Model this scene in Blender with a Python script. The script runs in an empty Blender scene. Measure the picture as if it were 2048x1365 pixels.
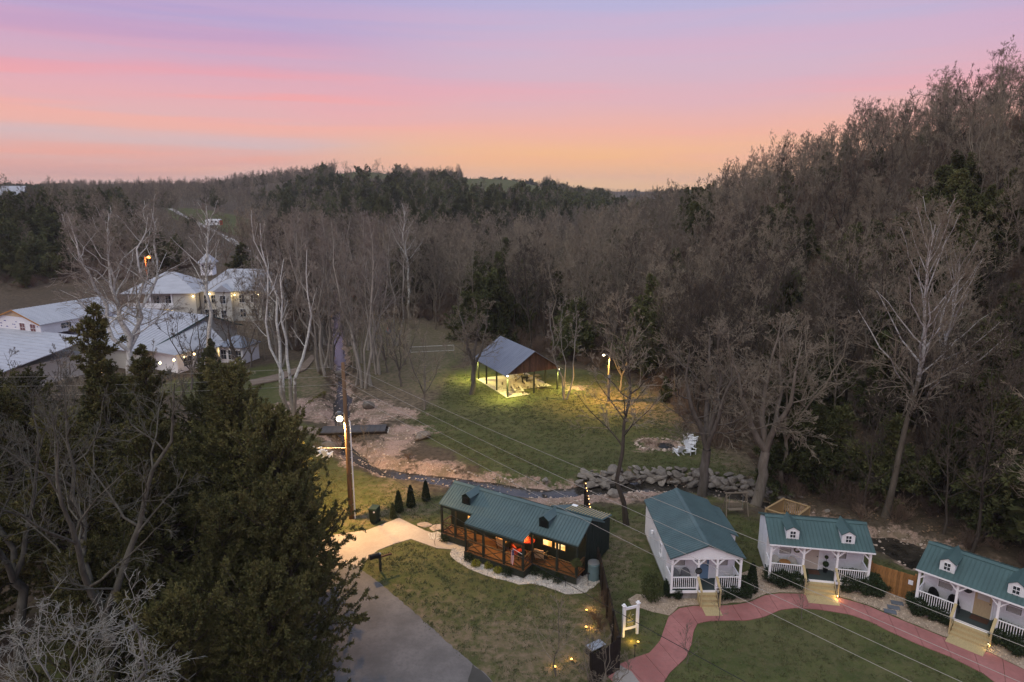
import bpy, math, random
import numpy as np
from mathutils import Vector, Matrix

# ------------------------------------------------------------------ camera, sky, fill sun, exposure
S = bpy.context.scene
COL = S.collection
CAMH = 25.5; PITCH = math.radians(12.7); FPX = 1365.0
cam_d = bpy.data.cameras.new('camera'); cam = bpy.data.objects.new('camera', cam_d); COL.objects.link(cam)
cam_d.sensor_width = 36.0; cam_d.lens = 36.0 * FPX / 2048.0
cam_d.clip_start = 0.5; cam_d.clip_end = 9000
cam.location = (0, 0, CAMH); cam.rotation_euler = (math.radians(90) - PITCH, 0, 0)
S.camera = cam
S.view_settings.view_transform = 'Standard'; S.view_settings.look = 'None'
S.view_settings.gamma = 1.0; S.view_settings.exposure = 0.0
S.view_settings.use_curve_mapping = False
try:
    S.cycles.max_bounces = 6; S.cycles.diffuse_bounces = 3; S.cycles.glossy_bounces = 2
    S.cycles.transparent_max_bounces = 8; S.cycles.volume_bounces = 0
    S.cycles.sample_clamp_indirect = 4.0
    S.cycles.use_light_tree = True
except Exception:
    pass

def lin(r, g, b):
    f = lambda c: (c/255/12.92) if c/255 <= 0.04045 else ((c/255+0.055)/1.055)**2.4
    return (f(r), f(g), f(b), 1.0)

world = bpy.data.worlds.new('World'); S.world = world; world.use_nodes = True
def build_sky(SUNAZ=math.radians(14), strength=1.0):
    nt = world.node_tree; N = nt.nodes; L = nt.links; N.clear()
    out = N.new('ShaderNodeOutputWorld'); bg = N.new('ShaderNodeBackground'); bg.inputs[1].default_value = strength
    tc = N.new('ShaderNodeTexCoord'); sep = N.new('ShaderNodeSeparateXYZ'); L.new(tc.outputs['Generated'], sep.inputs[0])
    def math_(op, a, b=None, c=None):
        n = N.new('ShaderNodeMath'); n.operation = op
        for i, v in enumerate((a, b, c)):
            if v is None: continue
            if isinstance(v, (int, float)): n.inputs[i].default_value = v
            else: L.new(v, n.inputs[i])
        return n.outputs[0]
    def noise(scale_vec, scale, detail, rough=0.55):
        m = N.new('ShaderNodeMapping'); m.inputs['Scale'].default_value = scale_vec
        L.new(tc.outputs['Generated'], m.inputs[0])
        n = N.new('ShaderNodeTexNoise'); n.inputs['Scale'].default_value = scale
        n.inputs['Detail'].default_value = detail; n.inputs['Roughness'].default_value = rough
        L.new(m.outputs[0], n.inputs['Vector']); return n.outputs[0]
    def ramp(fac, stops, interp='B_SPLINE'):
        r = N.new('ShaderNodeValToRGB'); r.color_ramp.interpolation = 'EASE' if interp == 'EASE' else 'LINEAR'
        els = r.color_ramp.elements
        while len(els) > 1: els.remove(els[-1])
        els[0].position = stops[0][0]; els[0].color = lin(*stops[0][1])
        for p, c in stops[1:]:
            e = els.new(p); e.color = lin(*c)
        L.new(fac, r.inputs[0]); return r.outputs[0]
    def mix(f, a, b, mode='MIX'):
        n = N.new('ShaderNodeMix'); n.data_type = 'RGBA'; n.blend_type = mode
        for i, v in ((0, f), (6, a), (7, b)):
            if isinstance(v, (int, float)): n.inputs[i].default_value = v
            elif isinstance(v, tuple): n.inputs[i].default_value = v
            else: L.new(v, n.inputs[i])
        return n.outputs[2]
    # elevation 0..1 -> 0..90 deg, warped a little so the bands drift
    w1 = noise((1.0, 1.0, 7.0), 1.1, 4)
    z = math_('ADD', sep.outputs[2], math_('MULTIPLY', math_('SUBTRACT', w1, 0.5), 0.075))
    fac = math_('POWER', math_('MAXIMUM', z, 0.0), 0.5)
    # two elevation gradients: toward the sunset and away to the left of it
    sunset = ramp(fac, [(0.0, (250, 200, 142)), (0.10, (254, 204, 134)), (0.18, (254, 196, 126)), (0.24, (252, 192, 146)), (0.30, (244, 184, 168)),
                        (0.35, (228, 182, 190)), (0.42, (208, 184, 208)), (0.49, (184, 182, 220)), (0.66, (186, 196, 228)), (1.0, (190, 206, 232))])
    away = ramp(fac, [(0.0, (216, 168, 158)), (0.15, (228, 172, 162)), (0.21, (240, 174, 160)), (0.25, (220, 186, 186)), (0.29, (238, 182, 174)),
                      (0.325, (248, 170, 168)), (0.37, (228, 166, 182)), (0.42, (202, 164, 198)), (0.49, (170, 164, 214)), (0.66, (184, 194, 228)), (1.0, (190, 206, 232))])
    sx, sy = math.sin(SUNAZ), math.cos(SUNAZ)
    dot = math_('ADD', math_('MULTIPLY', sep.outputs[0], sx), math_('MULTIPLY', sep.outputs[1], sy))
    mr = N.new('ShaderNodeMapRange'); mr.interpolation_type = 'SMOOTHERSTEP'
    L.new(dot, mr.inputs[0]); mr.inputs[1].default_value = 0.80; mr.inputs[2].default_value = 1.0
    col = mix(mr.outputs[0], away, sunset)
    # long thin cloud streaks, pink high up and peach low down
    st = noise((1.1, 1.1, 26.0), 1.0, 5, 0.5)
    stm = N.new('ShaderNodeMapRange'); stm.interpolation_type = 'SMOOTHSTEP'; L.new(st, stm.inputs[0])
    stm.inputs[1].default_value = 0.46; stm.inputs[2].default_value = 0.60
    cloudcol = ramp(fac, [(0.0, (252, 190, 156)), (0.20, (252, 186, 156)), (0.28, (250, 180, 164)), (0.34, (248, 170, 172)), (0.42, (224, 174, 196)), (0.6, (192, 186, 220)), (1.0, (196, 206, 228))])
    fade = N.new('ShaderNodeMapRange'); L.new(sep.outputs[2], fade.inputs[0]); fade.inputs[1].default_value = 0.0; fade.inputs[2].default_value = 0.30
    fade.inputs[3].default_value = 0.6; fade.inputs[4].default_value = 0.25
    col = mix(math_('MULTIPLY', stm.outputs[0], fade.outputs[0]), col, cloudcol)
    gl = noise((0.8, 0.8, 20.0), 1.7, 5, 0.5)
    glm = N.new('ShaderNodeMapRange'); glm.interpolation_type = 'SMOOTHSTEP'; L.new(gl, glm.inputs[0]); glm.inputs[1].default_value = 0.48; glm.inputs[2].default_value = 0.62
    col = mix(math_('MULTIPLY', math_('MULTIPLY', glm.outputs[0], 0.45), math_('SUBTRACT', 1.0, math_('MULTIPLY', mr.outputs[0], 0.85))), col, ramp(fac, [(0.0, (226, 192, 184)), (0.24, (216, 192, 194)), (0.34, (214, 184, 200)), (0.45, (182, 174, 214)), (0.6, (184, 186, 220)), (1.0, (190, 204, 230))]))
    L.new(col, bg.inputs[0]); L.new(bg.outputs[0], out.inputs[0])
build_sky()

sun_d = bpy.data.lights.new('dusk_fill', 'SUN'); sun_d.energy = 1.35; sun_d.angle = math.radians(60)
sun_d.color = (1.0, 0.93, 0.74)
sun = bpy.data.objects.new('dusk_fill', sun_d); COL.objects.link(sun)
sun.rotation_euler = (math.radians(38), 0, math.radians(-35))  # added soft fill from behind the camera to brighten the ground; sunset lies ahead

# ------------------------------------------------------------------ helpers
def G(px, py, z=0.0):
    """the point at height z that lies under a place in the photograph (2048 wide)"""
    c, s = math.cos(PITCH), math.sin(PITCH)
    a = (px-1024)/FPX; v = (py-682.5)/FPX
    Z = (CAMH-z)/(c*v+s)
    return (a*Z, (c-s*v)*Z, z)
def atY(px, py, Y):
    c, s = math.cos(PITCH), math.sin(PITCH)
    a = (px-1024)/FPX; v = (py-682.5)/FPX; k = Y/(c-s*v)
    return (a*k, Y, CAMH-k*(c*v+s))
def proj(x, y, z):
    c, s = math.cos(PITCH), math.sin(PITCH)
    Z = (CAMH-z)*s+y*c
    return 1024+FPX*x/Z, 682.5+FPX*((CAMH-z)*c-y*s)/Z, Z

def empty(name, loc=(0, 0, 0), rz=0.0, label=None, cat=None, group=None):
    o = bpy.data.objects.new(name, None); COL.objects.link(o); o.empty_display_size = 0.3
    o.location = loc; o.rotation_euler = (0, 0, rz); tag(o, label, cat, group); return o
def tag(o, label=None, cat=None, group=None, kind=None):
    if label: o['label'] = label
    if cat: o['category'] = cat
    if group: o['group'] = group
    if kind: o['kind'] = kind
    return o
def link(name, me, parent=None, loc=None, rot=None, scale=None):
    o = bpy.data.objects.new(name, me); COL.objects.link(o)
    if parent: o.parent = parent
    if loc: o.location = loc
    if rot: o.rotation_euler = rot
    if scale: o.scale = scale if isinstance(scale, tuple) else (scale,)*3
    return o
def copy_tree(o, parent=None):
    c = o.copy(); COL.objects.link(c)
    if parent: c.parent = parent
    for ch in list(o.children):
        copy_tree(ch, c)
    return c

class MB:
    def __init__(s): s.v = []; s.f = []; s.m = []
    def add(s, vs, fs, mi=0):
        b = len(s.v); s.v += [tuple(p) for p in vs]; s.f += [tuple(b+i for i in f) for f in fs]; s.m += [mi]*len(fs); return s
    def box(s, x0, y0, z0, x1, y1, z1, mi=0):
        return s.add([(x0,y0,z0),(x1,y0,z0),(x1,y1,z0),(x0,y1,z0),(x0,y0,z1),(x1,y0,z1),(x1,y1,z1),(x0,y1,z1)],
              [(3,2,1,0),(4,5,6,7),(0,1,5,4),(1,2,6,5),(2,3,7,6),(3,0,4,7)], mi)
    def bar(s, p, q, w, h=None, mi=0, up=(0,0,1)):
        h = h or w; p = Vector(p); q = Vector(q); d = (q-p).normalized(); u = Vector(up)
        if abs(d.dot(u)) > 0.98: u = Vector((0,1,0))
        a = d.cross(u).normalized()*w/2; b = a.cross(d).normalized()*h/2
        vs = [p-a-b,p+a-b,p+a+b,p-a+b,q-a-b,q+a-b,q+a+b,q-a+b]
        return s.add(vs, [(0,1,2,3),(7,6,5,4),(0,4,5,1),(1,5,6,2),(2,6,7,3),(3,7,4,0)], mi)
    def tube(s, pts, r, n=8, mi=0, cap=True):
        pts = [Vector(p) for p in pts]; rr = r if isinstance(r, (list, tuple)) else [r]*len(pts)
        vs = []; k = len(pts)
        for i, p in enumerate(pts):
            d = (pts[min(i+1,k-1)]-pts[max(i-1,0)]).normalized()
            u = Vector((0,0,1)) if abs(d.z) < 0.9 else Vector((1,0,0))
            a = d.cross(u).normalized(); b = a.cross(d)
            for j in range(n):
                t = 2*math.pi*j/n; vs.append(p+(a*math.cos(t)+b*math.sin(t))*rr[i])
        fs = [(i*n+j, i*n+(j+1)%n, (i+1)*n+(j+1)%n, (i+1)*n+j) for i in range(k-1) for j in range(n)]
        if cap: fs += [tuple(range(n-1,-1,-1)), tuple((k-1)*n+j for j in range(n))]
        return s.add(vs, fs, mi)
    def lathe(s, prof, n=12, c=(0,0,0), mi=0):
        vs = []; k = len(prof)
        for r, z in prof:
            for j in range(n):
                t = 2*math.pi*j/n; vs.append((c[0]+r*math.cos(t), c[1]+r*math.sin(t), c[2]+z))
        fs = [(i*n+j, i*n+(j+1)%n, (i+1)*n+(j+1)%n, (i+1)*n+j) for i in range(k-1) for j in range(n)]
        fs += [tuple(range(n-1,-1,-1)), tuple((k-1)*n+j for j in range(n))]
        return s.add(vs, fs, mi)
    def prism(s, poly, h0, h1, mi=0):
        n = len(poly)
        vs = [(x,y,h0) for x,y in poly]+[(x,y,h1) for x,y in poly]
        return s.add(vs, [tuple(range(n-1,-1,-1)), tuple(range(n,2*n))]+[(i,(i+1)%n,n+(i+1)%n,n+i) for i in range(n)], mi)
    def extr(s, poly, axis, a0, a1, mi=0):
        """polygon in the two other axes extruded along axis (0=x: poly is (y,z); 1=y: poly is (x,z))"""
        n = len(poly)
        pt = (lambda a, p: (a, p[0], p[1])) if axis == 0 else (lambda a, p: (p[0], a, p[1]))
        vs = [pt(a0, p) for p in poly]+[pt(a1, p) for p in poly]
        return s.add(vs, [tuple(range(n)), tuple(range(2*n-1,n-1,-1))]+[(i,n+i,n+(i+1)%n,(i+1)%n) for i in range(n)], mi)
    def mesh(s, name, mats, smooth=False):
        me = bpy.data.meshes.new(name); me.from_pydata(s.v, [], s.f)
        for m in (mats if isinstance(mats, (list, tuple)) else [mats]): me.materials.append(m)
        me.polygons.foreach_set('material_index', s.m)
        if smooth: me.polygons.foreach_set('use_smooth', [True]*len(s.f))
        me.update(); return me
    def build(s, name, mats, parent=None, smooth=False, **kw):
        return link(name, s.mesh(name, mats, smooth), parent, **kw)

def np_mesh(name, verts, quads=None, tris=None, mats=(), qm=None, tm=None, smooth=True):
    me = bpy.data.meshes.new(name)
    nq = 0 if quads is None else len(quads); ntr = 0 if tris is None else len(tris)
    me.vertices.add(len(verts)); me.vertices.foreach_set('co', np.ascontiguousarray(verts, dtype=np.float32).ravel())
    loops = []
    if nq: loops.append(np.asarray(quads, dtype=np.int32).ravel())
    if ntr: loops.append(np.asarray(tris, dtype=np.int32).ravel())
    lp = np.concatenate(loops)
    me.loops.add(len(lp)); me.loops.foreach_set('vertex_index', lp)
    me.polygons.add(nq+ntr)
    st = np.concatenate([np.arange(nq)*4, nq*4+np.arange(ntr)*3]).astype(np.int32)
    me.polygons.foreach_set('loop_start', st)
    for m in mats: me.materials.append(m)
    mi = np.zeros(nq+ntr, dtype=np.int32)
    if qm is not None: mi[:nq] = qm
    if tm is not None: mi[nq:] = tm
    me.polygons.foreach_set('material_index', mi)
    me.polygons.foreach_set('use_smooth', np.full(nq+ntr, smooth))
    me.update(calc_edges=True); return me

# ------------------------------------------------------------------ materials
class NT:
    def __init__(s, m):
        m.use_nodes = True; s.nt = m.node_tree; s.N = s.nt.nodes; s.L = s.nt.links
        s.b = s.N.get('Principled BSDF')
    def link(s, a, b): s.L.new(a, b)
    def coord(s, kind='Object'): return s.N.new('ShaderNodeTexCoord').outputs[kind]
    def noise(s, vec, scale, detail=4, rough=0.6, out=0, scl=None):
        if scl:
            mp = s.N.new('ShaderNodeMapping'); mp.inputs['Scale'].default_value = scl; s.L.new(vec, mp.inputs[0]); vec = mp.outputs[0]
        n = s.N.new('ShaderNodeTexNoise'); n.inputs['Scale'].default_value = scale; n.inputs['Detail'].default_value = detail
        n.inputs['Roughness'].default_value = rough; s.L.new(vec, n.inputs['Vector']); return n.outputs[out]
    def mapr(s, v, a, b, c=0.0, d=1.0, smooth=False):
        n = s.N.new('ShaderNodeMapRange'); n.interpolation_type = 'SMOOTHSTEP' if smooth else 'LINEAR'
        s.L.new(v, n.inputs[0])
        for i, x in enumerate((a, b, c, d)): n.inputs[i+1].default_value = x
        return n.outputs[0]
    def mix(s, f, a, b, mode='MIX'):
        n = s.N.new('ShaderNodeMix'); n.data_type = 'RGBA'; n.blend_type = mode
        for i, v in ((0, f), (6, a), (7, b)):
            if isinstance(v, (int, float)): n.inputs[i].default_value = v
            elif isinstance(v, tuple): n.inputs[i].default_value = v if len(v) == 4 else v+(1,)
            else: s.L.new(v, n.inputs[i])
        return n.outputs[2]
    def math(s, op, a, b=None):
        n = s.N.new('ShaderNodeMath'); n.operation = op
        for i, v in enumerate((a, b)):
            if v is None: continue
            if isinstance(v, (int, float)): n.inputs[i].default_value = v
            else: s.L.new(v, n.inputs[i])
        return n.outputs[0]
    def attr(s, name):
        n = s.N.new('ShaderNodeAttribute'); n.attribute_name = name; return n.outputs['Fac']
    def bump(s, h, strength=0.5, dist=0.05):
        n = s.N.new('ShaderNodeBump'); n.inputs['Strength'].default_value = strength; n.inputs['Distance'].default_value = dist
        s.L.new(h, n.inputs['Height']); s.L.new(n.outputs[0], s.b.inputs['Normal'])
    def rnd(s): return s.N.new('ShaderNodeObjectInfo').outputs['Random']

_mats = {}
def mat(name, base, rough=0.8, var=0.25, scale=3.0, metal=0.0, spec=0.3, bump=0.0, bscale=20.0, dirt=None, scl=None, rand=0.0, emit=None):
    if name in _mats: return _mats[name]
    m = bpy.data.materials.new(name); t = NT(m); b = t.b
    b.inputs['Roughness'].default_value = rough; b.inputs['Metallic'].default_value = metal
    b.inputs['Specular IOR Level'].default_value = spec
    v = t.coord()
    n = t.noise(v, scale, 5, 0.6, scl=scl)
    lo = tuple(c*(1-var) for c in base); hi = tuple(min(1, c*(1+var)) for c in base)
    col = t.mix(t.mapr(n, 0.3, 0.7), lo, hi)
    if dirt:
        col = t.mix(t.mapr(t.noise(v, scale*0.4, 6, 0.7), 0.52, 0.72, 0, 0.7), col, dirt)
    if rand:
        col = t.mix(1.0, col, t.mix(t.rnd(), (1-rand,)*3, (1+rand,)*3), 'MULTIPLY')
    t.link(col, b.inputs['Base Color'])
    if bump: t.bump(t.noise(v, bscale, 4, 0.6), bump, 0.02)
    if emit:
        b.inputs['Emission Color'].default_value = emit[0]+(1,); b.inputs['Emission Strength'].default_value = emit[1]
    _mats[name] = m; return m

M_white = mat('white_paint', (0.84, 0.84, 0.86), 0.6, 0.04, 2.0, dirt=(0.62, 0.61, 0.60))
def siding(m, k):
    t = NT(m); sep = t.N.new('ShaderNodeSeparateXYZ'); t.link(t.coord(), sep.inputs[0]); t.bump(t.math('FRACT', t.math('MULTIPLY', sep.outputs[2], k)), .6, .02)
siding(M_white, 6.0)
M_trim = mat('white_trim', (0.88, 0.88, 0.90), 0.5, 0.03, 4.0)
M_skirt = mat('skirting', (0.30, 0.28, 0.26), 0.9, 0.2, 3.0, dirt=(0.16, 0.14, 0.11))
M_groof = mat('green_metal_roof', (0.056, 0.102, 0.100), 0.52, 0.16, 0.9, 0.0, 0.4, dirt=(0.085, 0.132, 0.128), scl=(1, 0.4, 1))
M_groof2 = mat('teal_metal_roof', (0.068, 0.112, 0.118), 0.5, 0.16, 0.9, 0.0, 0.4, dirt=(0.105, 0.150, 0.152))
M_pine2 = mat('stained_pine_deck', (0.34, 0.225, 0.11), 0.75, 0.25, 6, scl=(8, 1, 1))
M_deck = mat('dark_deck', (0.045, 0.06, 0.06), 0.7, 0.2, 8, scl=(1, 12, 1))
M_pine = mat('new_pine', (0.46, 0.36, 0.19), 0.7, 0.22, 6, scl=(12, 1, 1))
M_cedarfence = mat('cedar_fence', (0.30, 0.145, 0.05), 0.75, 0.25, 5, scl=(8, 8, 1), rand=0.25)
M_darkwood = mat('dark_wood', (0.030, 0.034, 0.026), 0.7, 0.25, 6, spec=0.2)
M_darkwall = mat('dark_green_wall', (0.012, 0.020, 0.017), 0.6, 0.2, 4, spec=0.25)
M_rail = mat('stained_rail', (0.055, 0.035, 0.018), 0.6, 0.25, 6, spec=0.3)
M_warmdeck = mat('stained_deck', (0.16, 0.075, 0.03), 0.6, 0.2, 7, scl=(1, 10, 1))
M_fenceblk = mat('black_fence', (0.022, 0.017, 0.014), 0.7, 0.3, 6, spec=0.2)
M_grey = mat('grey_plastic', (0.17, 0.18, 0.19), 0.5, 0.1)
M_black = mat('black_plastic', (0.012, 0.013, 0.014), 0.45, 0.1)
M_bin = mat('dark_green_bin', (0.010, 0.024, 0.018), 0.5, 0.1)
M_metal = mat('galvanised', (0.42, 0.44, 0.46), 0.4, 0.1, metal=0.7)
M_wire = mat('aluminium_wire', (0.40, 0.37, 0.33), 0.5, 0.05, metal=0.3)
M_pole = mat('creosote_pole', (0.17, 0.10, 0.055), 0.85, 0.3, 2, scl=(6, 6, 0.5), bump=0.4)
M_oldwood = mat('weathered_wood', (0.20, 0.16, 0.12), 0.85, 0.25, 4, scl=(6, 6, 1))
M_barn = mat('barn_board', (0.115, 0.062, 0.042), 0.8, 0.3, 3, scl=(4, 4, 0.6), rand=0.3, spec=0.2)
M_pavroof = mat('grey_metal_roof', (0.22, 0.24, 0.29), 0.38, 0.12, 0.5, metal=0.35, spec=0.5, dirt=(0.15, 0.165, 0.21), scl=(1, 3, 1))
M_conc = mat('pale_concrete', (0.50, 0.44, 0.37), 0.85, 0.1, 1.5, dirt=(0.40, 0.34, 0.28))
M_lroof = mat('light_metal_roof', (0.40, 0.41, 0.45), 0.55, 0.10, 0.5, 0.0, 0.35, dirt=(0.27, 0.285, 0.33), scl=(1, 4, 1))
M_cream = mat('cream_siding', (0.52, 0.50, 0.455), 0.75, 0.06, 1.0, scl=(0.3, 0.3, 6))
M_wrap = mat('house_wrap', (0.72, 0.72, 0.74), 0.6, 0.04)
M_ply = mat('plywood', (0.50, 0.38, 0.25), 0.8, 0.12, 2)
M_dglass = mat('dark_glass', (0.03, 0.035, 0.045), 0.12, 0.1, spec=0.6)
M_blue = mat('blue_door', (0.16, 0.26, 0.38), 0.6, 0.05)
M_beige = mat('beige_door', (0.58, 0.50, 0.42), 0.6, 0.05)
M_oak = mat('pine_door', (0.52, 0.40, 0.24), 0.6, 0.1, 4, scl=(8, 1, 1))
M_blind = mat('window_blind', (0.52, 0.50, 0.46), 0.6, 0.05)
M_red = mat('red_fabric', (0.55, 0.06, 0.02), 0.7, 0.15)
M_tan = mat('tan_fabric', (0.45, 0.30, 0.18), 0.8, 0.15)
M_mat = mat('brown_doormat', (0.09, 0.045, 0.03), 0.9, 0.3, 20)
M_rock = mat('limestone_rock', (0.190, 0.163, 0.138), 0.95, 0.35, 1.6, bump=0.8, bscale=6, dirt=(0.09, 0.08, 0.068), rand=0.25)
M_pinkrock = mat('pink_stone', (0.42, 0.33, 0.27), 0.9, 0.25, 3, bump=0.6, bscale=8, rand=0.35)
M_slate = mat('slate_paver', (0.12, 0.135, 0.16), 0.8, 0.15, 3)
M_bridge = mat('bridge_deck', (0.070, 0.068, 0.072), 0.8, 0.2, 1.2)
M_aqua = mat('water_tank', (0.14, 0.22, 0.25), 0.5, 0.1)

def emis(name, c, s):
    m = bpy.data.materials.new(name); t = NT(m)
    t.b.inputs['Base Color'].default_value = c+(1,)
    t.b.inputs['Emission Color'].default_value = c+(1,); t.b.inputs['Emission Strength'].default_value = s
    return m
M_bulb = emis('warm_bulb', (1.0, 0.72, 0.36), 14)
M_amber = emis('amber_lens', (1.0, 0.55, 0.12), 4)
M_sodium = emis('sodium_bulb', (1.0, 0.30, 0.06), 14)
M_white_lamp = emis('white_lamp', (1.0, 0.86, 0.55), 12)
M_fairy = emis('fairy_bulb', (1.0, 0.50, 0.16), 8)
def litwin():
    m = bpy.data.materials.new('lit_window'); t = NT(m); v = t.coord('Object')
    n = t.noise(v, 1.1, 3, 0.5)
    c = t.mix(t.mapr(n, 0.42, 0.62, smooth=True), (1.0, 0.42, 0.09), (1.0, 0.78, 0.36))
    t.link(c, t.b.inputs['Emission Color']); t.b.inputs['Base Color'].default_value = (0.2, 0.1, 0.05, 1)
    t.link(t.mapr(t.noise(v, 2.6, 3, 0.5), 0.3, 0.7, 0.5, 2.6), t.b.inputs['Emission Strength'])
    t.b.inputs['Roughness'].default_value = 0.2
    return m
M_lit = litwin()

def bark(name, lo, hi, pale=None, z0=0, z1=1, rand=0.25, green=None):
    m = bpy.data.materials.new(name); t = NT(m); v = t.coord('Object')
    n = t.noise(v, 1.7, 5, 0.65, scl=(2, 2, 0.5))
    c = t.mix(t.mapr(n, 0.3, 0.7), lo, hi)
    if pale:
        sep = t.N.new('ShaderNodeSeparateXYZ'); t.link(v, sep.inputs[0])
        f = t.math('ADD', t.mapr(sep.outputs[2], z0, z1), t.mapr(t.noise(v, 2.2, 4, 0.6), 0.3, 0.7, -0.35, 0.35))
        f = t.mapr(f, 0.35, 0.65)
        c = t.mix(f, c, t.mix(t.mapr(t.noise(v, 3.5, 3), 0.42, 0.60), pale, tuple(x*0.72 for x in pale)))
    r = t.rnd()
    c = t.mix(1.0, c, t.mix(r, (1-rand, 1-rand, 1-rand*0.9), (1+rand, 1+rand*0.95, 1+rand*0.8)), 'MULTIPLY')
    t.link(c, t.b.inputs['Base Color']); t.b.inputs['Roughness'].default_value = 0.95; t.b.inputs['Specular IOR Level'].default_value = 0.1
    return m
B_forest = bark('forest_bark', (0.140, 0.118, 0.090), (0.250, 0.215, 0.170))
B_twig = bark('forest_twigs', (0.182, 0.152, 0.114), (0.318, 0.268, 0.206), rand=0.38)
B_grey = bark('grey_bark', (0.10, 0.085, 0.07), (0.19, 0.165, 0.14))
B_syc = bark('sycamore_bark', (0.17, 0.135, 0.10), (0.27, 0.225, 0.18), pale=(0.50, 0.48, 0.44), z0=5, z1=13, rand=0.08)
B_syctwig = bark('sycamore_twigs', (0.24, 0.205, 0.17), (0.38, 0.335, 0.285), rand=0.1)
B_syc2 = bark('mottled_sycamore_bark', (0.085, 0.072, 0.056), (0.150, 0.128, 0.10), pale=(0.46, 0.44, 0.42), z0=9, z1=15, rand=0.05)
B_shadetwig = bark('shade_dark_twigs', (0.070, 0.056, 0.044), (0.135, 0.110, 0.088), rand=0.3)  # darker twig colour stands in for the shade inside dense crowns
B_wsyc = bark('white_sycamore_bark', (0.20, 0.17, 0.13), (0.32, 0.28, 0.23), pale=(0.66, 0.65, 0.60), z0=1.5, z1=7, rand=0.04)
B_ltwig = bark('pale_twigs', (0.215, 0.180, 0.150), (0.345, 0.295, 0.250), rand=0.18)
B_lbark = bark('pale_grey_bark', (0.20, 0.175, 0.145), (0.36, 0.33, 0.29), rand=0.15)
B_brush = bark('brush_twigs', (0.120, 0.082, 0.062), (0.215, 0.155, 0.118), rand=0.35)
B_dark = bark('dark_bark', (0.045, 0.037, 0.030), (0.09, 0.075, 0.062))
def foliage(name, cols, rand=0.3, sc=0.5):
    m = bpy.data.materials.new(name); t = NT(m); v = t.coord('Object')
    n = t.noise(v, sc, 4, 0.6)
    c = t.mix(t.mapr(n, 0.35, 0.62), cols[0], cols[1])
    c = t.mix(t.mapr(t.noise(v, sc*5, 3, 0.6), 0.5, 0.75, 0, 0.6), c, cols[2])
    r = t.rnd()
    c = t.mix(1.0, c, t.mix(r, (1-rand, 1-rand*0.9, 1-rand), (1+rand, 1+rand, 1+rand*0.8)), 'MULTIPLY')
    t.link(c, t.b.inputs['Base Color']); t.b.inputs['Roughness'].default_value = 0.9; t.b.inputs['Specular IOR Level'].default_value = 0.15
    return m
F_cedar = foliage('cedar_foliage', [(0.058, 0.064, 0.025), (0.120, 0.108, 0.040), (0.165, 0.120, 0.056)], 0.25, 0.8)
F_cedar2 = foliage('hill_cedar_foliage', [(0.062, 0.076, 0.032), (0.100, 0.102, 0.042), (0.140, 0.115, 0.056)], 0.35, 0.35)
F_shrub = foliage('shrub_foliage', [(0.022, 0.036, 0.018), (0.035, 0.050, 0.024), (0.055, 0.060, 0.03)], 0.3, 2)
F_yellow = foliage('yellow_foliage', [(0.14, 0.16, 0.02), (0.28, 0.26, 0.04), (0.30, 0.22, 0.05)], 0.2, 3)
F_holly = foliage('holly_foliage', [(0.045, 0.060, 0.024), (0.085, 0.095, 0.038), (0.13, 0.12, 0.05)], 0.2, 2)

# ------------------------------------------------------------------ terrain
def sstep(x, a, b):
    t = np.clip((x-a)/(b-a), 0, 1); return t*t*(3-2*t)
def wav(x, y, s, seed=0):
    r = np.random.RandomState(seed); z = 0
    for k in range(5):
        f = s*(1.7**k); a1, a2 = r.uniform(0, 6.28, 2); d = r.uniform(0, 6.28)
        z = z+np.sin((x*math.cos(d)+y*math.sin(d))*f+a1+1.3*np.sin((x*math.sin(d)-y*math.cos(d))*f*0.7+a2))/(1.45**k)
    return z/2.6
FOOT_Y = [0, 20, 42, 49, 55, 62, 70, 80, 89, 100, 110, 125, 143, 170, 220, 300, 500]
FOOT_X = [75, 56, 39, 33, 28, 25, 23.5, 21, 19.0, 16, 12, 6, 0, -2, 4, 16, 60]
HR_Y = [0, 60, 110, 160, 190, 250, 300, 380, 600]
HR_H = [44, 44, 37, 29.5, 22.5, 11, 7, 6, 6]
PX_ = [-600, 0, 100, 400, 480, 560, 620, 665, 715, 760, 820, 900, 960, 1020, 1080, 1150, 1250, 1340, 2048, 2600]
PH_ = [19, 19, 19, 20, 25, 29, 31, 36, 39, 38, 31, 30.5, 32, 31, 25, 13, 10.5, 10.5, 12, 12]
CREEK = [G(*p, -0.6) for p in [(668,560),(672,600),(676,650),(677,690),(679,720),(684,745),(683,770),(685,800),(683,825),(686,850),(688,875),(694,900),(712,917),(740,932),(780,947),
        (830,955),(895,962),(960,972),(1050,984),(1130,986),(1200,977),(1300,971),(1400,979),(1480,994),(1540,1012),(1610,1040),(1690,1068),(1740,1085),(1790,1096),(1850,1118),(1940,1150),(2060,1200),(2250,1300)]]
CREEKW = [.3,.3,.4,.35,.35,.0,.1,.55,.6,.15,.2,.3,.3,.25,.35,.5,.7,.7,.6,0.55,.6,.8,.7,.5,.3,.2,.35,.8,1.2,1.5,1.5,1.7,1.7]
_c = np.array([(p[0], p[1]) for p in CREEK]); _w = np.array(CREEKW)
def creek_d(x, y):
    """distance outside the water's edge (negative in the stream)"""
    best = np.full(x.shape, 1e9)
    for i in range(len(_c)-1):
        a = _c[i]; b = _c[i+1]; d = b-a; L2 = d@d
        t = np.clip(((x-a[0])*d[0]+(y-a[1])*d[1])/L2, 0, 1)
        dd = np.hypot(x-a[0]-t*d[0], y-a[1]-t*d[1])-(_w[i]+t*(_w[i+1]-_w[i]))
        best = np.minimum(best, dd)
    return best+0.28*wav(x, y, 1.1, 31)+0.35*wav(x, y, 0.45, 32)
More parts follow.
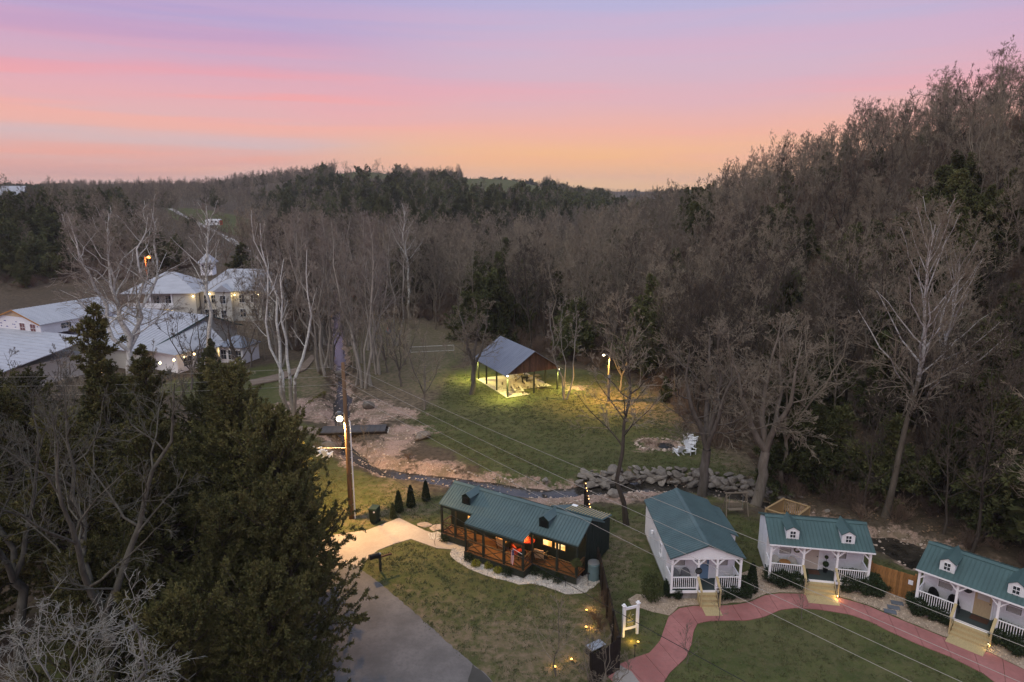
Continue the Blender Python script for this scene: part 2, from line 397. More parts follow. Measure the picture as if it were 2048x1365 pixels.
def terrain(x, y, carve=True):
    x = np.asarray(x, float); y = np.asarray(y, float)
    t = x-np.interp(y, FOOT_Y, FOOT_X)
    R = np.interp(y, HR_Y, HR_H)
    u = np.clip(t/78, 0, 1); ramp = np.where(t > 0, 0.75*u+0.25*u*u*(3-2*u), 0)
    hr = R*ramp*sstep(t, -0.5, 6)
    hr = hr+sstep(t, 4, 30)*wav(x, y, 0.05, 3)*1.6
    d = -x-70
    hl = 15*sstep(d, 15, 100)*sstep(y, 130, 210)
    # cut bank behind the lodge
    hl = hl+2.5*sstep(y, 146, 175)*sstep(-x, 30, 60)*(1-sstep(y, 240, 300))
    yy = np.maximum(y, 1.0)
    px = 1024+x/yy*FPX*1.029
    Hf = np.interp(px, PX_, PH_)
    hf = Hf*sstep(y, 215, 640)*(1-0.15*sstep(y, 720, 1200))
    hf = hf+wav(x, y, 0.012, 5)*2.5*sstep(y, 260, 480)*(1-sstep(y, 600, 680))
    h = np.maximum(hr, hf*0.999)+np.minimum(hr, hf)*0.0
    h = np.maximum(h, hl)
    flat = sstep(y, 62, 75)
    h = h+flat*wav(x, y, 0.10, 7)*0.16
    if carve:
        near = (y < 200) & (y > 10)
        cd = np.full(x.shape, 99.0)
        if near.any(): cd[near] = creek_d(x[near], y[near])
        bank = np.where(cd < 0, -1.05, -1.05+1.05*sstep(cd, -0.3, 2.0))
        w = 1-sstep(cd, 1.8, 3.2)
        h = np.where(cd < 3.2, h*(1-w)+np.minimum(bank, h)*w+0*h, h)
    return h
def th(x, y): return float(terrain(np.array([x]), np.array([y]))[0])

def poly_sd(x, y, poly):
    """signed distance, positive inside"""
    P = np.array(poly)[:, :2]; n = len(P); best = np.full(x.shape, 1e9); ins = np.zeros(x.shape, bool)
    for i in range(n):
        a = P[i]; b = P[(i+1) % n]; d = b-a
        t = np.clip(((x-a[0])*d[0]+(y-a[1])*d[1])/(d@d+1e-9), 0, 1)
        best = np.minimum(best, np.hypot(x-a[0]-t*d[0], y-a[1]-t*d[1]))
        c = ((a[1] > y) != (b[1] > y)) & (x < (b[0]-a[0])*(y-a[1])/(b[1]-a[1]+1e-12)+a[0])
        ins ^= c
    return np.where(ins, best, -best)
GP = lambda pts: [G(*p) for p in pts]
GRASS = [GP([(800,835),(870,800),(895,745),(1000,715),(1130,735),(1240,752),(1330,800),(1400,880),(1490,925),(1560,985),(1500,1010),(1300,990),(1150,990),(1000,975),(900,900),(840,880)]),
         GP([(560,866),(640,876),(690,925),(760,950),(850,985),(960,995),(1180,1010),(1400,1010),(1550,1040),(1800,1130),(2100,1230),(2500,1500),(2500,2400),(-300,2400),(100,1200),(500,900)]),
         GP([(300,770),(480,738),(600,722),(655,735),(650,780),(560,812),(540,835),(560,860),(640,868),(640,850),(560,842),(420,830)]),
         GP([(690,690),(760,640),(860,650),(930,675),(920,720),(860,790),(770,775),(710,740)])]
GRAVEL = [GP([(528,822),(560,806),(600,796),(640,800),(655,812),(676,806),(684,830),(676,850),(650,846),(620,838),(580,836),(545,836)]),
          GP([(705,810),(730,796),(770,800),(790,812),(840,820),(828,836),(790,830),(760,846),(735,852),(712,840)]),
          GP([(770,858),(800,848),(858,850),(866,864),(840,872),(826,888),(800,902),(826,924),(870,922),(905,930),(955,944),(1020,968),(1010,980),(940,966),(860,948),(790,938),(740,918),(705,900),(730,885),(760,878)]),
          GP([(640,868),(660,870),(690,905),(700,935),(660,905)]),
          GP([(1040,1003),(1080,985),(1160,982),(1260,975),(1330,980),(1350,995),(1250,1005),(1190,1000),(1130,1012),(1060,1015)]),
          GP([(1480,985),(1570,1000),(1620,1022),(1700,1050),(1790,1080),(1790,1094),(1690,1062),(1600,1042),(1540,1010),(1470,1000)]),
          GP([(1130,770),(1170,775),(1165,785),(1140,782)]),
          GP([(1285,880),(1350,878),(1372,895),(1352,905),(1290,900)])]
DIRT = [GP([(690,640),(900,640),(945,690),(890,730),(870,800),(810,860),(760,800),(700,790),(700,700)]), GP([(560,740),(655,700),(655,790),(600,800)]), 
        GP([(770,1180),(900,1240),(1060,1230),(1200,1180),(1240,1365),(1000,1420)]), GP([(1215,1060),(1290,1060),(1250,1150),(1210,1130)]),
        GP([(1400,880),(1500,900),(1560,980),(1450,940)]), GP([(780,960),(850,975),(830,1000),(770,985)]), GP([(690,1025),(800,1010),(870,1015),(800,1040),(700,1050)]),
        GP([(1140,770),(1330,790),(1400,860),(1300,850),(1190,800)])]

# ------------------------------------------------------------------ ground mesh
def ground():
    ys = list(np.arange(-60, 10, 5.0))+list(np.arange(10, 30, 0.8))+list(np.arange(30, 100, 0.33))
    y = ys[-1]
    st = 0.36
    while y < 2600:
        y += st; ys.append(y); st *= 1.028
    a = np.concatenate([np.linspace(-2.2, -0.62, 40, endpoint=False), np.linspace(-0.62, 0.62, 470), np.linspace(0.62, 2.2, 41)[1:]])
    ys = np.array(ys); A, Y = np.meshgrid(a, ys); X = A*(np.maximum(Y, -30)+55)
    x = X.ravel(); y = Y.ravel(); z = terrain(x, y)
    nr, nc = len(ys), len(a)
    i = np.arange(nr-1)[:, None]*nc+np.arange(nc-1)[None, :]
    q = np.stack([i, i+1, i+1+nc, i+nc], -1).reshape(-1, 4)
    me = np_mesh('ground', np.stack([x, y, z], 1), quads=q, mats=[ground_mat()])
    near = y < 230
    def fill(polys, seed=None):
        o = np.full(x.shape, -9.0)
        for p in polys: o[near] = np.maximum(o[near], poly_sd(x[near], y[near], p))
        return np.clip(o, -9, 9)
    g = fill(GRASS)
    # pastures on the far ridge, verge of the far road
    pxx = 1024+x/np.maximum(y, 1)*FPX*1.029
    for (p0, p1, y0, y1) in ((672, 795, 520, 820), (925, 1085, 470, 900), (1225, 1325, 600, 900)):
        m = np.minimum(np.minimum(pxx-p0, p1-pxx)*0.4, np.minimum(y-y0, y1-y))
        g = np.maximum(g, np.where(y > 230, np.clip(m, -9, 9), -9))
    fld = poly_sd(x, y, [(-185, 330), (-100, 250), (-120, 215), (-155, 290)]) if False else None
    g = np.maximum(g, np.clip(poly_sd(x, y, FIELD), -9, 9))
    at = me.attributes.new('grass', 'FLOAT', 'POINT'); at.data.foreach_set('value', g.astype(np.float32))
    gr = fill(GRAVEL)
    cd = np.full(x.shape, 9.0); cd[near] = creek_d(x[near], y[near]); gr = np.maximum(gr, 0.9-cd)
    at = me.attributes.new('gravel', 'FLOAT', 'POINT'); at.data.foreach_set('value', gr.astype(np.float32))
    d = fill(DIRT)
    at = me.attributes.new('bare', 'FLOAT', 'POINT'); at.data.foreach_set('value', d.astype(np.float32))
    o = link('ground', me); o['kind'] = 'structure'; return o
FIELD = [(-180, 358), (-110, 356), (-100, 300), (-145, 296)]
def ground_mat():
    m = bpy.data.materials.new('ground'); t = NT(m); v = t.coord('Object')
    n1 = t.noise(v, 0.35, 6, 0.65); n2 = t.noise(v, 1.7, 5, 0.7); n3 = t.noise(v, 9, 4, 0.7); n4 = t.noise(v, 0.09, 4, 0.6)
    litter = t.mix(t.mapr(n2, 0.3, 0.7), (0.045, 0.034, 0.023), (0.150, 0.112, 0.080))
    litter = t.mix(t.mapr(n3, 0.5, 0.8, 0, 0.55), litter, (0.17, 0.125, 0.095))
    litter = t.mix(t.mapr(n4, 0.4, 0.65, 0, 0.5), litter, (0.060, 0.050, 0.035))
    grass = t.mix(t.mapr(n1, 0.35, 0.65), (0.052, 0.068, 0.021), (0.105, 0.110, 0.040))
    grass = t.mix(t.mapr(n2, 0.45, 0.68, 0, 0.6), grass, (0.135, 0.108, 0.058))
    grass = t.mix(t.mapr(n4, 0.50, 0.66, 0, 0.3), grass, (0.120, 0.100, 0.055))
    grass = t.mix(t.mapr(n3, 0.5, 0.78, 0, 0.6), grass, (0.035, 0.045, 0.018))
    grass = t.mix(t.mapr(t.noise(v, 26, 3, 0.7), 0.5, 0.8, 0, 0.55), grass, (0.15, 0.13, 0.075))
    bare = t.mix(t.mapr(n2, 0.3, 0.7), (0.125, 0.098, 0.062), (0.21, 0.160, 0.110))
    gravel = t.mix(t.mapr(n3, 0.35, 0.65), (0.23, 0.148, 0.115), (0.54, 0.385, 0.315))
    gravel = t.mix(t.mapr(n2, 0.52, 0.70, 0, 0.8), gravel, (0.27, 0.165, 0.12))
    def mask(name, amp, w, off=0.0):
        a = t.attr(name)
        s = t.math('ADD', a, t.math('MULTIPLY', t.math('SUBTRACT', n1, 0.5), amp*2))
        s = t.math('ADD', s, t.math('MULTIPLY', t.math('SUBTRACT', n2, 0.5), amp*1.6))
        return t.mapr(s, off-w, off+w, smooth=True)
    c = t.mix(mask('grass', 3.2, 1.0), litter, grass)
    bm = t.math('MULTIPLY', mask('bare', 4.0, 2.6, 0.2), t.mapr(n2, 0.30, 0.60, 0.15, 1.0))
    c = t.mix(bm, c, bare)
    gravel = t.mix(t.mapr(t.noise(v, 0.55, 5, 0.7), 0.44, 0.62, 0, 0.85), gravel, bare)
    c = t.mix(mask('gravel', 3.0, 0.6), c, gravel)
    # grass thins to brown here and there
    t.link(c, t.b.inputs['Base Color']); t.b.inputs['Roughness'].default_value = 0.95; t.b.inputs['Specular IOR Level'].default_value = 0.1
    h = t.math('ADD', t.math('MULTIPLY', n2, 1.0), t.math('MULTIPLY', n3, 0.5))
    t.bump(h, 0.55, 0.2)
    return m
ground()

# ------------------------------------------------------------------ trees: mesh makers
def tube_arrays(pts, rad, sides):
    """pts (n,k,3), rad (n,k) -> verts, quads"""
    n, k, _ = pts.shape
    T = np.empty_like(pts); T[:, 1:-1] = pts[:, 2:]-pts[:, :-2]; T[:, 0] = pts[:, 1]-pts[:, 0]; T[:, -1] = pts[:, -1]-pts[:, -2]
    T /= np.linalg.norm(T, axis=2, keepdims=True)+1e-9
    main = pts[:, -1]-pts[:, 0]; ref = np.where(np.abs(main[:, 2:3]) > 0.8*np.linalg.norm(main, axis=1, keepdims=True), np.array([[1., 0, 0]]), np.array([[0, 0, 1.]]))
    A = np.cross(T, ref[:, None, :]); A /= np.linalg.norm(A, axis=2, keepdims=True)+1e-9; B = np.cross(A, T)
    ang = np.arange(sides)*2*np.pi/sides
    ring = pts[:, :, None, :]+rad[:, :, None, None]*(A[:, :, None, :]*np.cos(ang)[None, None, :, None]+B[:, :, None, :]*np.sin(ang)[None, None, :, None])
    V = ring.reshape(-1, 3)
    b = (np.arange(n)[:, None, None]*k*sides+np.arange(k-1)[None, :, None]*sides)
    j = np.arange(sides)[None, None, :]; j2 = (j+1) % sides
    Q = np.stack([b+j, b+j2, b+sides+j2, b+sides+j], -1).reshape(-1, 4)
    return V, Q
def kids(rng, pts, rad, m, smin, smax, ang, ratio, k, wig=0.08, up=0.15, rr=0.55, rmin=0.008, drop=0.0):
    n, K, _ = pts.shape
    s = rng.uniform(smin, smax, (n, m)); f = s*(K-1); i = np.minimum(f.astype(int), K-2); fr = (f-i)[..., None]
    ar = np.arange(n)[:, None]
    p0 = pts[ar, i]*(1-fr)+pts[ar, i+1]*fr
    tg = pts[ar, i+1]-pts[ar, i]; tg /= np.linalg.norm(tg, axis=2, keepdims=True)+1e-9
    r0 = (rad[ar, i]*(1-fr[..., 0])+rad[ar, i+1]*fr[..., 0])*rr
    L = np.linalg.norm(np.diff(pts, axis=1), axis=2).sum(1)[:, None]*ratio*(1.15-0.75*s)*rng.uniform(0.6, 1.25, (n, m))
    rv = rng.normal(size=(n, m, 3)); pr = np.cross(tg, rv); pr /= np.linalg.norm(pr, axis=2, keepdims=True)+1e-9
    a = np.radians(rng.uniform(ang[0], ang[1], (n, m)))[..., None]
    d = tg*np.cos(a)+pr*np.sin(a); d[..., 2] += up; d /= np.linalg.norm(d, axis=2, keepdims=True)+1e-9
    n2 = n*m; p0 = p0.reshape(n2, 3); d = d.reshape(n2, 3); L = L.reshape(n2); r0 = np.maximum(r0.reshape(n2), rmin*1.2)
    u = np.linspace(0, 1, k)
    P = p0[:, None]+d[:, None]*(L[:, None]*u[None])[..., None]
    if k > 2:
        w = np.cumsum(rng.normal(size=(n2, k, 3)), axis=1); w -= w[:, :1]
        P += w*wig*L[:, None, None]/math.sqrt(k)
        P[..., 2] += (up*0.35-drop)*L[:, None]*u[None]**2
    R = np.maximum(r0[:, None]*(1-u[None]*0.72), rmin)
    return P, R
def merge(parts):
    V = []; Q = []; b = 0
    for v, q in parts: V.append(v); Q.append(q+b); b += len(v)
    return np.concatenate(V), np.concatenate(Q)

def skeleton(seed, H=15, r0=0.2, clear=0.35, nl=16, spread=4.0, lowang=68, topang=25, up=0.25, wob=0.02, form='single', lean=0.0, n=(6, 5, 4), twig=0.012, ratios=(0.5, 0.5, 0.5), forks=3, wig=0.1, secmin=0.2, drop=0.0):
    rng = np.random.RandomState(seed)
    k = 9; u = np.linspace(0, 1, k)
    stems = []
    def stem(base, d, L, r, k=9, rt=0.12):
        w = np.cumsum(rng.normal(size=(k, 3))*np.array([1, 1, 0.2]), axis=0); w -= w[:1]
        uu = np.linspace(0, 1, k); P = np.array(base)[None]+np.array(d)[None]*(L*uu)[:, None]+w*wob*L
        return P, r*(1-uu*(1-rt))
    if form == 'single':
        P, R = stem((0, 0, -0.4), (lean, rng.uniform(-.04, .04), 1), H+0.4, r0)
        R[0] *= 1.35
        stems.append((P, R))
    elif form == 'fork':
        P, R = stem((0, 0, -0.4), (lean, 0, 1), H*clear+0.4, r0, rt=0.8); R[0] *= 1.3
        stems.append((P, R))
        a0 = rng.uniform(0, 6.28)
        for i in range(forks):
            a = a0+i*6.283/forks+rng.uniform(-.5, .5); t = rng.uniform(0.18, 0.42)
            L = H*(1-clear)*rng.uniform(0.85, 1.08)
            Q_, R_ = stem(P[-1], (math.cos(a)*t+lean, math.sin(a)*t, 1), L, r0*rng.uniform(0.5, 0.68))
            Q_[:, 2] -= 0.0
            uu = np.linspace(0, 1, 9); Q_[:, 0] += math.cos(a)*0.9*np.sin(uu*3.14)*0.5; Q_[:, 1] += math.sin(a)*0.9*np.sin(uu*3.14)*0.5
            stems.append((Q_, R_))
    elif form == 'multi':
        a0 = rng.uniform(0, 6.28)
        for i in range(forks):
            a = a0+i*6.283/forks; t = rng.uniform(0.03, 0.13)
            stems.append(stem((math.cos(a)*r0*1.2, math.sin(a)*r0*1.2, -0.4), (math.cos(a)*t, math.sin(a)*t, 1), H*rng.uniform(0.8, 1.05), r0*rng.uniform(0.7, 1)))
    limbs = []; lr = []
    crownstems = stems if form != 'fork' else stems[1:]
    for P, R in crownstems:
        nn = max(3, nl//len(crownstems)); ga = rng.uniform(0, 6.28)
        for i in range(nn):
            q = (i+rng.uniform(0, 1))/nn
            c0 = clear if form != 'fork' else 0.12
            t = c0+(0.98-c0)*q; f = t*8; ii = min(int(f), 7); p = P[ii]*(1-(f-ii))+P[ii+1]*(f-ii); r = R[ii]*(1-(f-ii))+R[ii+1]*(f-ii)
            ga += 2.4+rng.uniform(-.5, .5)
            an = math.radians(lowang+(topang-lowang)*q+rng.uniform(-10, 10))
            L = spread*(1-0.62*q**1.4)*rng.uniform(0.6, 1.15)/(1 if form == 'single' else 1.15)
            d = np.array([math.sin(an)*math.cos(ga), math.sin(an)*math.sin(ga), math.cos(an)])
            kk = 6; uu = np.linspace(0, 1, kk)
            w = np.cumsum(rng.normal(size=(kk, 3)), axis=0); w -= w[:1]
            Lp = p[None]+d[None]*(L*uu)[:, None]+w*wig*0.55*L/math.sqrt(kk); Lp[:, 2] += up*L*uu**1.7-drop*L*uu**2
            limbs.append(Lp); lr.append(np.maximum(min(r*0.6, 0.018+L*0.0125)*(1-0.75*uu), twig*1.2))
    limbs = np.array(limbs); lr = np.array(lr)
    S2 = kids(rng, limbs, lr, n[0], secmin, 1.0, (28, 60), ratios[0], 4, wig, up*0.5, 0.55, twig*1.1, drop*0.5)
    S3 = kids(rng, S2[0], S2[1], n[1], 0.2, 1.0, (25, 60), ratios[1], 3, wig, up*0.4, 0.55, twig, drop*0.5)
    S4 = kids(rng, S3[0], S3[1], n[2], 0.2, 1.0, (20, 55), ratios[2], 2, wig, up*0.3, 0.6, twig*0.85) if n[2] else None
    top = []
    for P, R in crownstems:   # twigs off the leader itself
        top.append((P[None], R[None]))
    return stems, (limbs, lr), S2, S3, S4

def tree_mesh(seed, bm_, tm_, name='tree', sides=(8, 5, 3, 3, 3), split=True, big_in_trunk=True, **kw):
    stems, LB, S2, S3, S4 = skeleton(seed, **kw)
    tp = [tube_arrays(P[None], R[None], sides[0]) for P, R in stems]
    if big_in_trunk: tp.append(tube_arrays(*LB, sides[1]))
    cp = [] if big_in_trunk else [tube_arrays(*LB, sides[1])]
    cp += [tube_arrays(*S2, sides[2]), tube_arrays(*S3, sides[3])]
    if S4 is not None: cp.append(tube_arrays(*S4, sides[4]))
    tv, tq = merge(tp); cv, cq = merge(cp)
    if split:
        return np_mesh(name+'_trunk', tv, quads=tq, mats=[bm_]), np_mesh(name+'_crown', cv, quads=cq, mats=[tm_])
    V, Q = merge([(tv, tq), (cv, cq)])
    return np_mesh(name, V, quads=Q, mats=[bm_, tm_], qm=np.concatenate([np.zeros(len(tq), int), np.ones(len(cq), int)]))

def cedar_mesh(seed, H=10, R=3.0, nl=90, ntuft=3000, leaf=0.5, wleaf=0.11, fol=None, name='cedar', split=True, base=0.04, shape=0.8, ragged=0.35, bk=None, per=3):
    rng = np.random.RandomState(seed); fol = fol or F_cedar2; bk = bk or B_dark
    k = 9; u = np.linspace(0, 1, k)
    w = np.cumsum(rng.normal(size=(k, 3))*[1, 1, 0], axis=0); w -= w[:1]
    TP = np.stack([np.zeros(k), np.zeros(k), u*(H+0.3)-0.3], 1)+w*0.012*H; TR = 0.03+0.022*H*(1-u)*0.7
    q = np.sort(rng.uniform(0, 1, nl)); t = base+(0.985-base)*q
    prof = np.minimum((t-base+0.06)/0.16, 1.0)*(1-np.clip((t-base)/(1-base), 0, 1))**shape
    lobes = 1+ragged*np.sin(rng.uniform(0, 6.28)+t*rng.uniform(8, 14))
    az = np.arange(nl)*2.4+rng.uniform(-.6, .6, nl)
    L = R*(prof*lobes+0.06)*rng.uniform(0.55, 1.15, nl)
    L *= 1+ragged*0.8*np.sin(az*2+rng.uniform(0, 6))*np.sin(t*9+1)
    L = np.maximum(L, 0.25)
    an = np.radians(86-52*t**1.3+rng.uniform(-12, 12, nl))
    f = t*8; i = np.minimum(f.astype(int), 7); fr = (f-i)[:, None]; p = TP[i]*(1-fr)+TP[i+1]*fr
    d = np.stack([np.sin(an)*np.cos(az), np.sin(an)*np.sin(az), np.cos(an)], 1)
    kk = 5; uu = np.linspace(0, 1, kk); LP = p[:, None]+d[:, None]*(L[:, None]*uu)[..., None]
    LP[..., 2] += 0.22*L[:, None]*uu**2
    w = np.cumsum(rng.normal(size=(nl, kk, 3)), axis=1); w -= w[:, :1]; LP += w*0.05*L[:, None, None]
    LR = np.maximum((0.015+L*0.014)[:, None]*(1-0.7*uu), 0.01)
    S2P, S2R = kids(rng, LP, LR, 5, 0.2, 1.0, (25, 60), 0.5, 3, 0.08, 0.12, 0.5, 0.008)
    # tufts sit along limbs and side shoots; weight by length
    def sample(P, n):
        ln = np.linalg.norm(np.diff(P, axis=1), axis=2).sum(1); pr = ln/ln.sum()
        idx = rng.choice(len(P), n, p=pr); s = 1-rng.uniform(0, 0.8, n)**1.4
        K = P.shape[1]; f = s*(K-1); i = np.minimum(f.astype(int), K-2); fr = (f-i)[:, None]
        pos = P[idx, i]*(1-fr)+P[idx, i+1]*fr; tg = P[idx, i+1]-P[idx, i]; tg /= np.linalg.norm(tg, axis=1, keepdims=True)+1e-9
        return pos, tg
    a = sample(LP, int(ntuft*0.25)); b = sample(S2P, ntuft-int(ntuft*0.25))
    pos = np.concatenate([a[0], b[0]]); tg = np.concatenate([a[1], b[1]])
    V = []
    for j in range(per):
        dr = tg+rng.normal(size=pos.shape)*0.75; dr[:, 2] += 0.15; dr /= np.linalg.norm(dr, axis=1, keepdims=True)
        sd = np.cross(dr, rng.normal(size=pos.shape)); sd /= np.linalg.norm(sd, axis=1, keepdims=True)+1e-9
        l = leaf*rng.uniform(0.5, 1.25, (len(pos), 1)); ww = wleaf*rng.uniform(0.6, 1.3, (len(pos), 1))
        st = pos+rng.normal(size=pos.shape)*leaf*0.15
        V.append(np.stack([st-sd*ww*0.4, st+dr*l*0.55+sd*ww, st+dr*l, st+dr*l*0.45-sd*ww], 1))
    V = np.concatenate(V).reshape(-1, 3); Q = np.arange(len(V)).reshape(-1, 4)
    tv, tq = merge([tube_arrays(TP[None], TR[None], 7), tube_arrays(LP, LR, 4)])
    if split:
        return np_mesh(name+'_trunk', tv, quads=tq, mats=[bk]), np_mesh(name+'_crown', V, quads=Q, mats=[fol], smooth=False)
    A, Qa = merge([(tv, tq), (V, Q)])
    return np_mesh(name, A, quads=Qa, mats=[bk, fol], qm=np.concatenate([np.zeros(len(tq), int), np.ones(len(Q), int)]))

# forest variants
FV = []
spec = [dict(H=15, r0=.13, clear=.30, nl=20, spread=4.4), dict(H=16, r0=.14, clear=.38, nl=18, spread=4.0, lowang=58), dict(H=14, r0=.16, clear=.24, nl=24, spread=5.0, form='fork', forks=3, lowang=62),
        dict(H=17, r0=.14, clear=.46, nl=17, spread=3.8, lowang=55), dict(H=13, r0=.12, clear=.22, nl=22, spread=4.4, lowang=66, topang=22), dict(H=15, r0=.17, clear=.3, nl=24, spread=4.8, form='fork', forks=4, lowang=60),
        dict(H=16, r0=.13, clear=.36, nl=20, spread=4.3, lowang=62, wob=.03)]
for i, sp in enumerate(spec):
    FV.append(tree_mesh(100+i, B_forest, B_twig, 'bare', n=(7, 6, 5), twig=0.0105, wig=.15, secmin=.38, **sp))
CV = [cedar_mesh(200+i, H=h, R=r, nl=90, ntuft=6500, leaf=0.42, wleaf=0.075, shape=s) for i, (h, r, s) in enumerate([(9, 2.6, .8), (11, 2.9, .7), (8, 3.0, .6), (12, 3.2, .85)])]
FV_SHADE = []
for i in (0, 2, 4, 5): FV_SHADE.append(tree_mesh(130+i, B_dark, B_shadetwig, 'shade_dark_bare', n=(7, 6, 5), twig=0.0105, wig=.15, secmin=.38, **spec[i]))  # tree kinds with thicket shade put into their bark and twig colour
LOWB = [tree_mesh(300+i, B_forest, B_twig, 'woods', split=False, sides=(5, 3, 3, 3, 3), n=(5, 4, 3), twig=0.03, **{k: (v if k != 'nl' else 14) for k, v in spec[i].items()}) for i in range(4)]
LOWC = [cedar_mesh(320+i, H=h*.82, R=r*1.1, nl=44, ntuft=950, leaf=.95, wleaf=0.22, shape=.42, split=False, name='evergreen_woods', per=2) for i, (h, r) in enumerate([(9, 2.8), (11, 3.1), (8, 3.2)])]

# ------------------------------------------------------------------ where trees may stand
def pin(x, y, poly): return bool(poly_sd(np.array([x]), np.array([y]), poly)[0] > 0)
CLEARINGS = [GP([(-300,1300),(-300,602),(0,602),(60,596),(230,584),(420,578),(545,590),(548,640),(560,700),(640,735),(560,860),(300,800)]),
             GP([(520,860),(560,735),(640,700),(670,640),(700,640),(840,640),(900,665),(960,700),(1010,690),(1130,735),(1240,745),(1310,780),(1340,850),(1420,900),(1540,980),(1650,1035),(1850,1130),(2100,1240),(2500,1500),(2500,2400),(-300,2400),(-300,1300),(0,1000)]),
             [(-168, 352), (-122, 352), (-102, 285), (-84, 235), (-76, 175), (-70, 150), (-84, 150), (-98, 235), (-140, 290)],
             [(-120, 130), (-62, 128), (-62, 145), (-75, 158), (-130, 158)]]
def allowed(xs, ys):
    ok = np.ones(xs.shape, bool)
    for c in CLEARINGS: ok &= poly_sd(xs, ys, c) < -0.5
    near = ys < 220
    cd = np.full(xs.shape, 99.); cd[near] = creek_d(xs[near], ys[near]); ok &= cd > 1.0
    px = 1024+xs/np.maximum(ys, 1)*FPX*1.029
    for (p0, p1, y0, y1) in ((672, 795, 500, 900), (925, 1085, 450, 1000), (1225, 1325, 530, 900)):
        ok &= ~((px > p0) & (px < p1) & (ys > y0) & (ys < y1))
    return ok
def jitter_grid(x0, x1, y0, y1, step, rng):
    X, Y = np.meshgrid(np.arange(x0, x1, step), np.arange(y0, y1, step))
    x = X.ravel()+rng.uniform(-.48, .48, X.size)*step; y = Y.ravel()+rng.uniform(-.48, .48, X.size)*step
    return x, y
rng = np.random.RandomState(42)
cand = []
def band(y0, y1, step, amax=0.86):
    x, y = jitter_grid(-amax*y1*1.05, amax*y1*1.05, y0, y1, step, rng)
    m = (np.abs(x) < amax*np.maximum(y, 30)+8) & allowed(x, y); return x[m], y[m]
bands = [band(25, 95, 3.2), band(95, 130, 3.8), band(130, 240, 4.6), band(240, 420, 6.6), band(420, 800, 8.2), band(800, 1150, 11.5)]
bx = np.concatenate([b[0] for b in bands]); by = np.concatenate([b[1] for b in bands])
m = (by > 34) & ~((by < 100) & (bx < 0))
bx = bx[m]; by = by[m]; bz = terrain(bx, by, False)
c_, s_ = math.cos(PITCH), math.sin(PITCH)
Zc = (CAMH-bz-9)*s_+by*c_; ppx = 1024+FPX*bx/Zc; ppy = 682.5+FPX*((CAMH-bz-9)*c_-by*s_)/Zc
# evergreens grow in patches
ever = 0.05+0.22*sstep(wav(bx, by, 0.045, 11), 0.15, 0.9)
far = by > 235
ever = np.where(far, 0.06+0.10*sstep(wav(bx, by, 0.02, 12), 0.2, 0.9), ever)
for (cx, cy, rx, ry, p) in [(900, 400, 300, 48, 0.55), (650, 385, 120, 35, 0.5), (40, 440, 80, 100, 0.9), (340, 500, 60, 45, 0.85), (1400, 375, 45, 35, 0.8), (1560, 420, 60, 60, 0.45), (1745, 440, 70, 70, 0.8), (1930, 380, 110, 110, 0.75),
                            (970, 590, 60, 70, 0.85), (1000, 540, 40, 40, 0.8), (1130, 400, 120, 20, 0.6), (150, 420, 160, 60, 0.35), (1990, 520, 80, 120, 0.5), (1850, 680, 240, 230, 0.30), (800, 385, 250, 40, 0.42), (1620, 620, 120, 120, 0.2), (1290, 640, 60, 60, 0.25), (1700, 560, 50, 80, 0.35), (1040, 640, 40, 40, 0.8), (1330, 800, 60, 40, 0.3)]:
    q = ((ppx-cx)/rx)**2+((ppy-cy)/ry)**2
    ever = np.maximum(ever, p*(1-sstep(q, 0.6, 1.2)))
isev = rng.uniform(0, 1, bx.shape) < ever
dens = rng.uniform(0, 1, bx.shape) < np.where(isev, 0.95, np.where(by < 130, 0.82, 0.9))
# keep sight lines to the pavilion lamp and the lit bank open
bx, by, bz, isev, ppx, ppy = [a[dens] for a in (bx, by, bz, isev, ppx, ppy)]
hs = np.where(isev, rng.uniform(0.7, 1.15, bx.shape), rng.uniform(0.72, 1.15, bx.shape))
hs *= np.where(by > 235, np.where(isev, np.where(ppx < 560, .95, 1.25), 0.72), 1.0)*np.where((by > 120) & (by <= 235) & ~isev, .92, 1.0)
# the trees along the valley bottom stand taller
hs *= np.where((bx < np.interp(by, FOOT_Y, FOOT_X)+6) & (by > 100) & (by < 200) & ~isev, 1.05, 1.0)
# hillside trees near the crest are smaller, open oaks
hs *= np.where((bx-np.interp(by, FOOT_Y, FOOT_X) > 12) & (by < 300), 0.80, 1.0)*np.where((bx < -85) & (by < 300), .75, 1.0)
inview = (ppx > -60) & (ppx < 2110) & (ppy > 40)
dist = np.hypot(bx, by)+np.where(inview, 0, 1e4)
order = np.argsort(dist/hs)
def zone(x, y):
    if y > 235: return 0
    t = x-np.interp(y, FOOT_Y, FOOT_X)
    if t > 30: return 1
    if t > -1: return 2
    return 3 if x > -60 else 4
BLAB = [('bare grey tree in the woods on the far valley slopes', 'bare trees on the far slopes'), ('bare brown tree high on the wooded hillside', 'bare trees high on the hillside'),
        ('bare brown tree at the foot of the wooded hillside', 'bare trees along the foot of the hillside'), ('tall bare tree in the valley woods beyond the open field', 'bare trees in the valley woods'), ('bare tree on the rise behind the white lodge', 'bare trees behind the lodge')]
CLAB = [('dark green cedar in the woods on the far valley slopes', 'cedars on the far slopes'), ('dark green cedar among bare trees high on the hillside', 'cedars high on the hillside'),
        ('dark green cedar low on the wooded hillside', 'cedars low on the hillside'), ('dark green cedar in the valley woods beyond the pavilion', 'cedars in the valley woods'), ('dark green cedar on the rise behind the white lodge', 'cedars behind the lodge')]
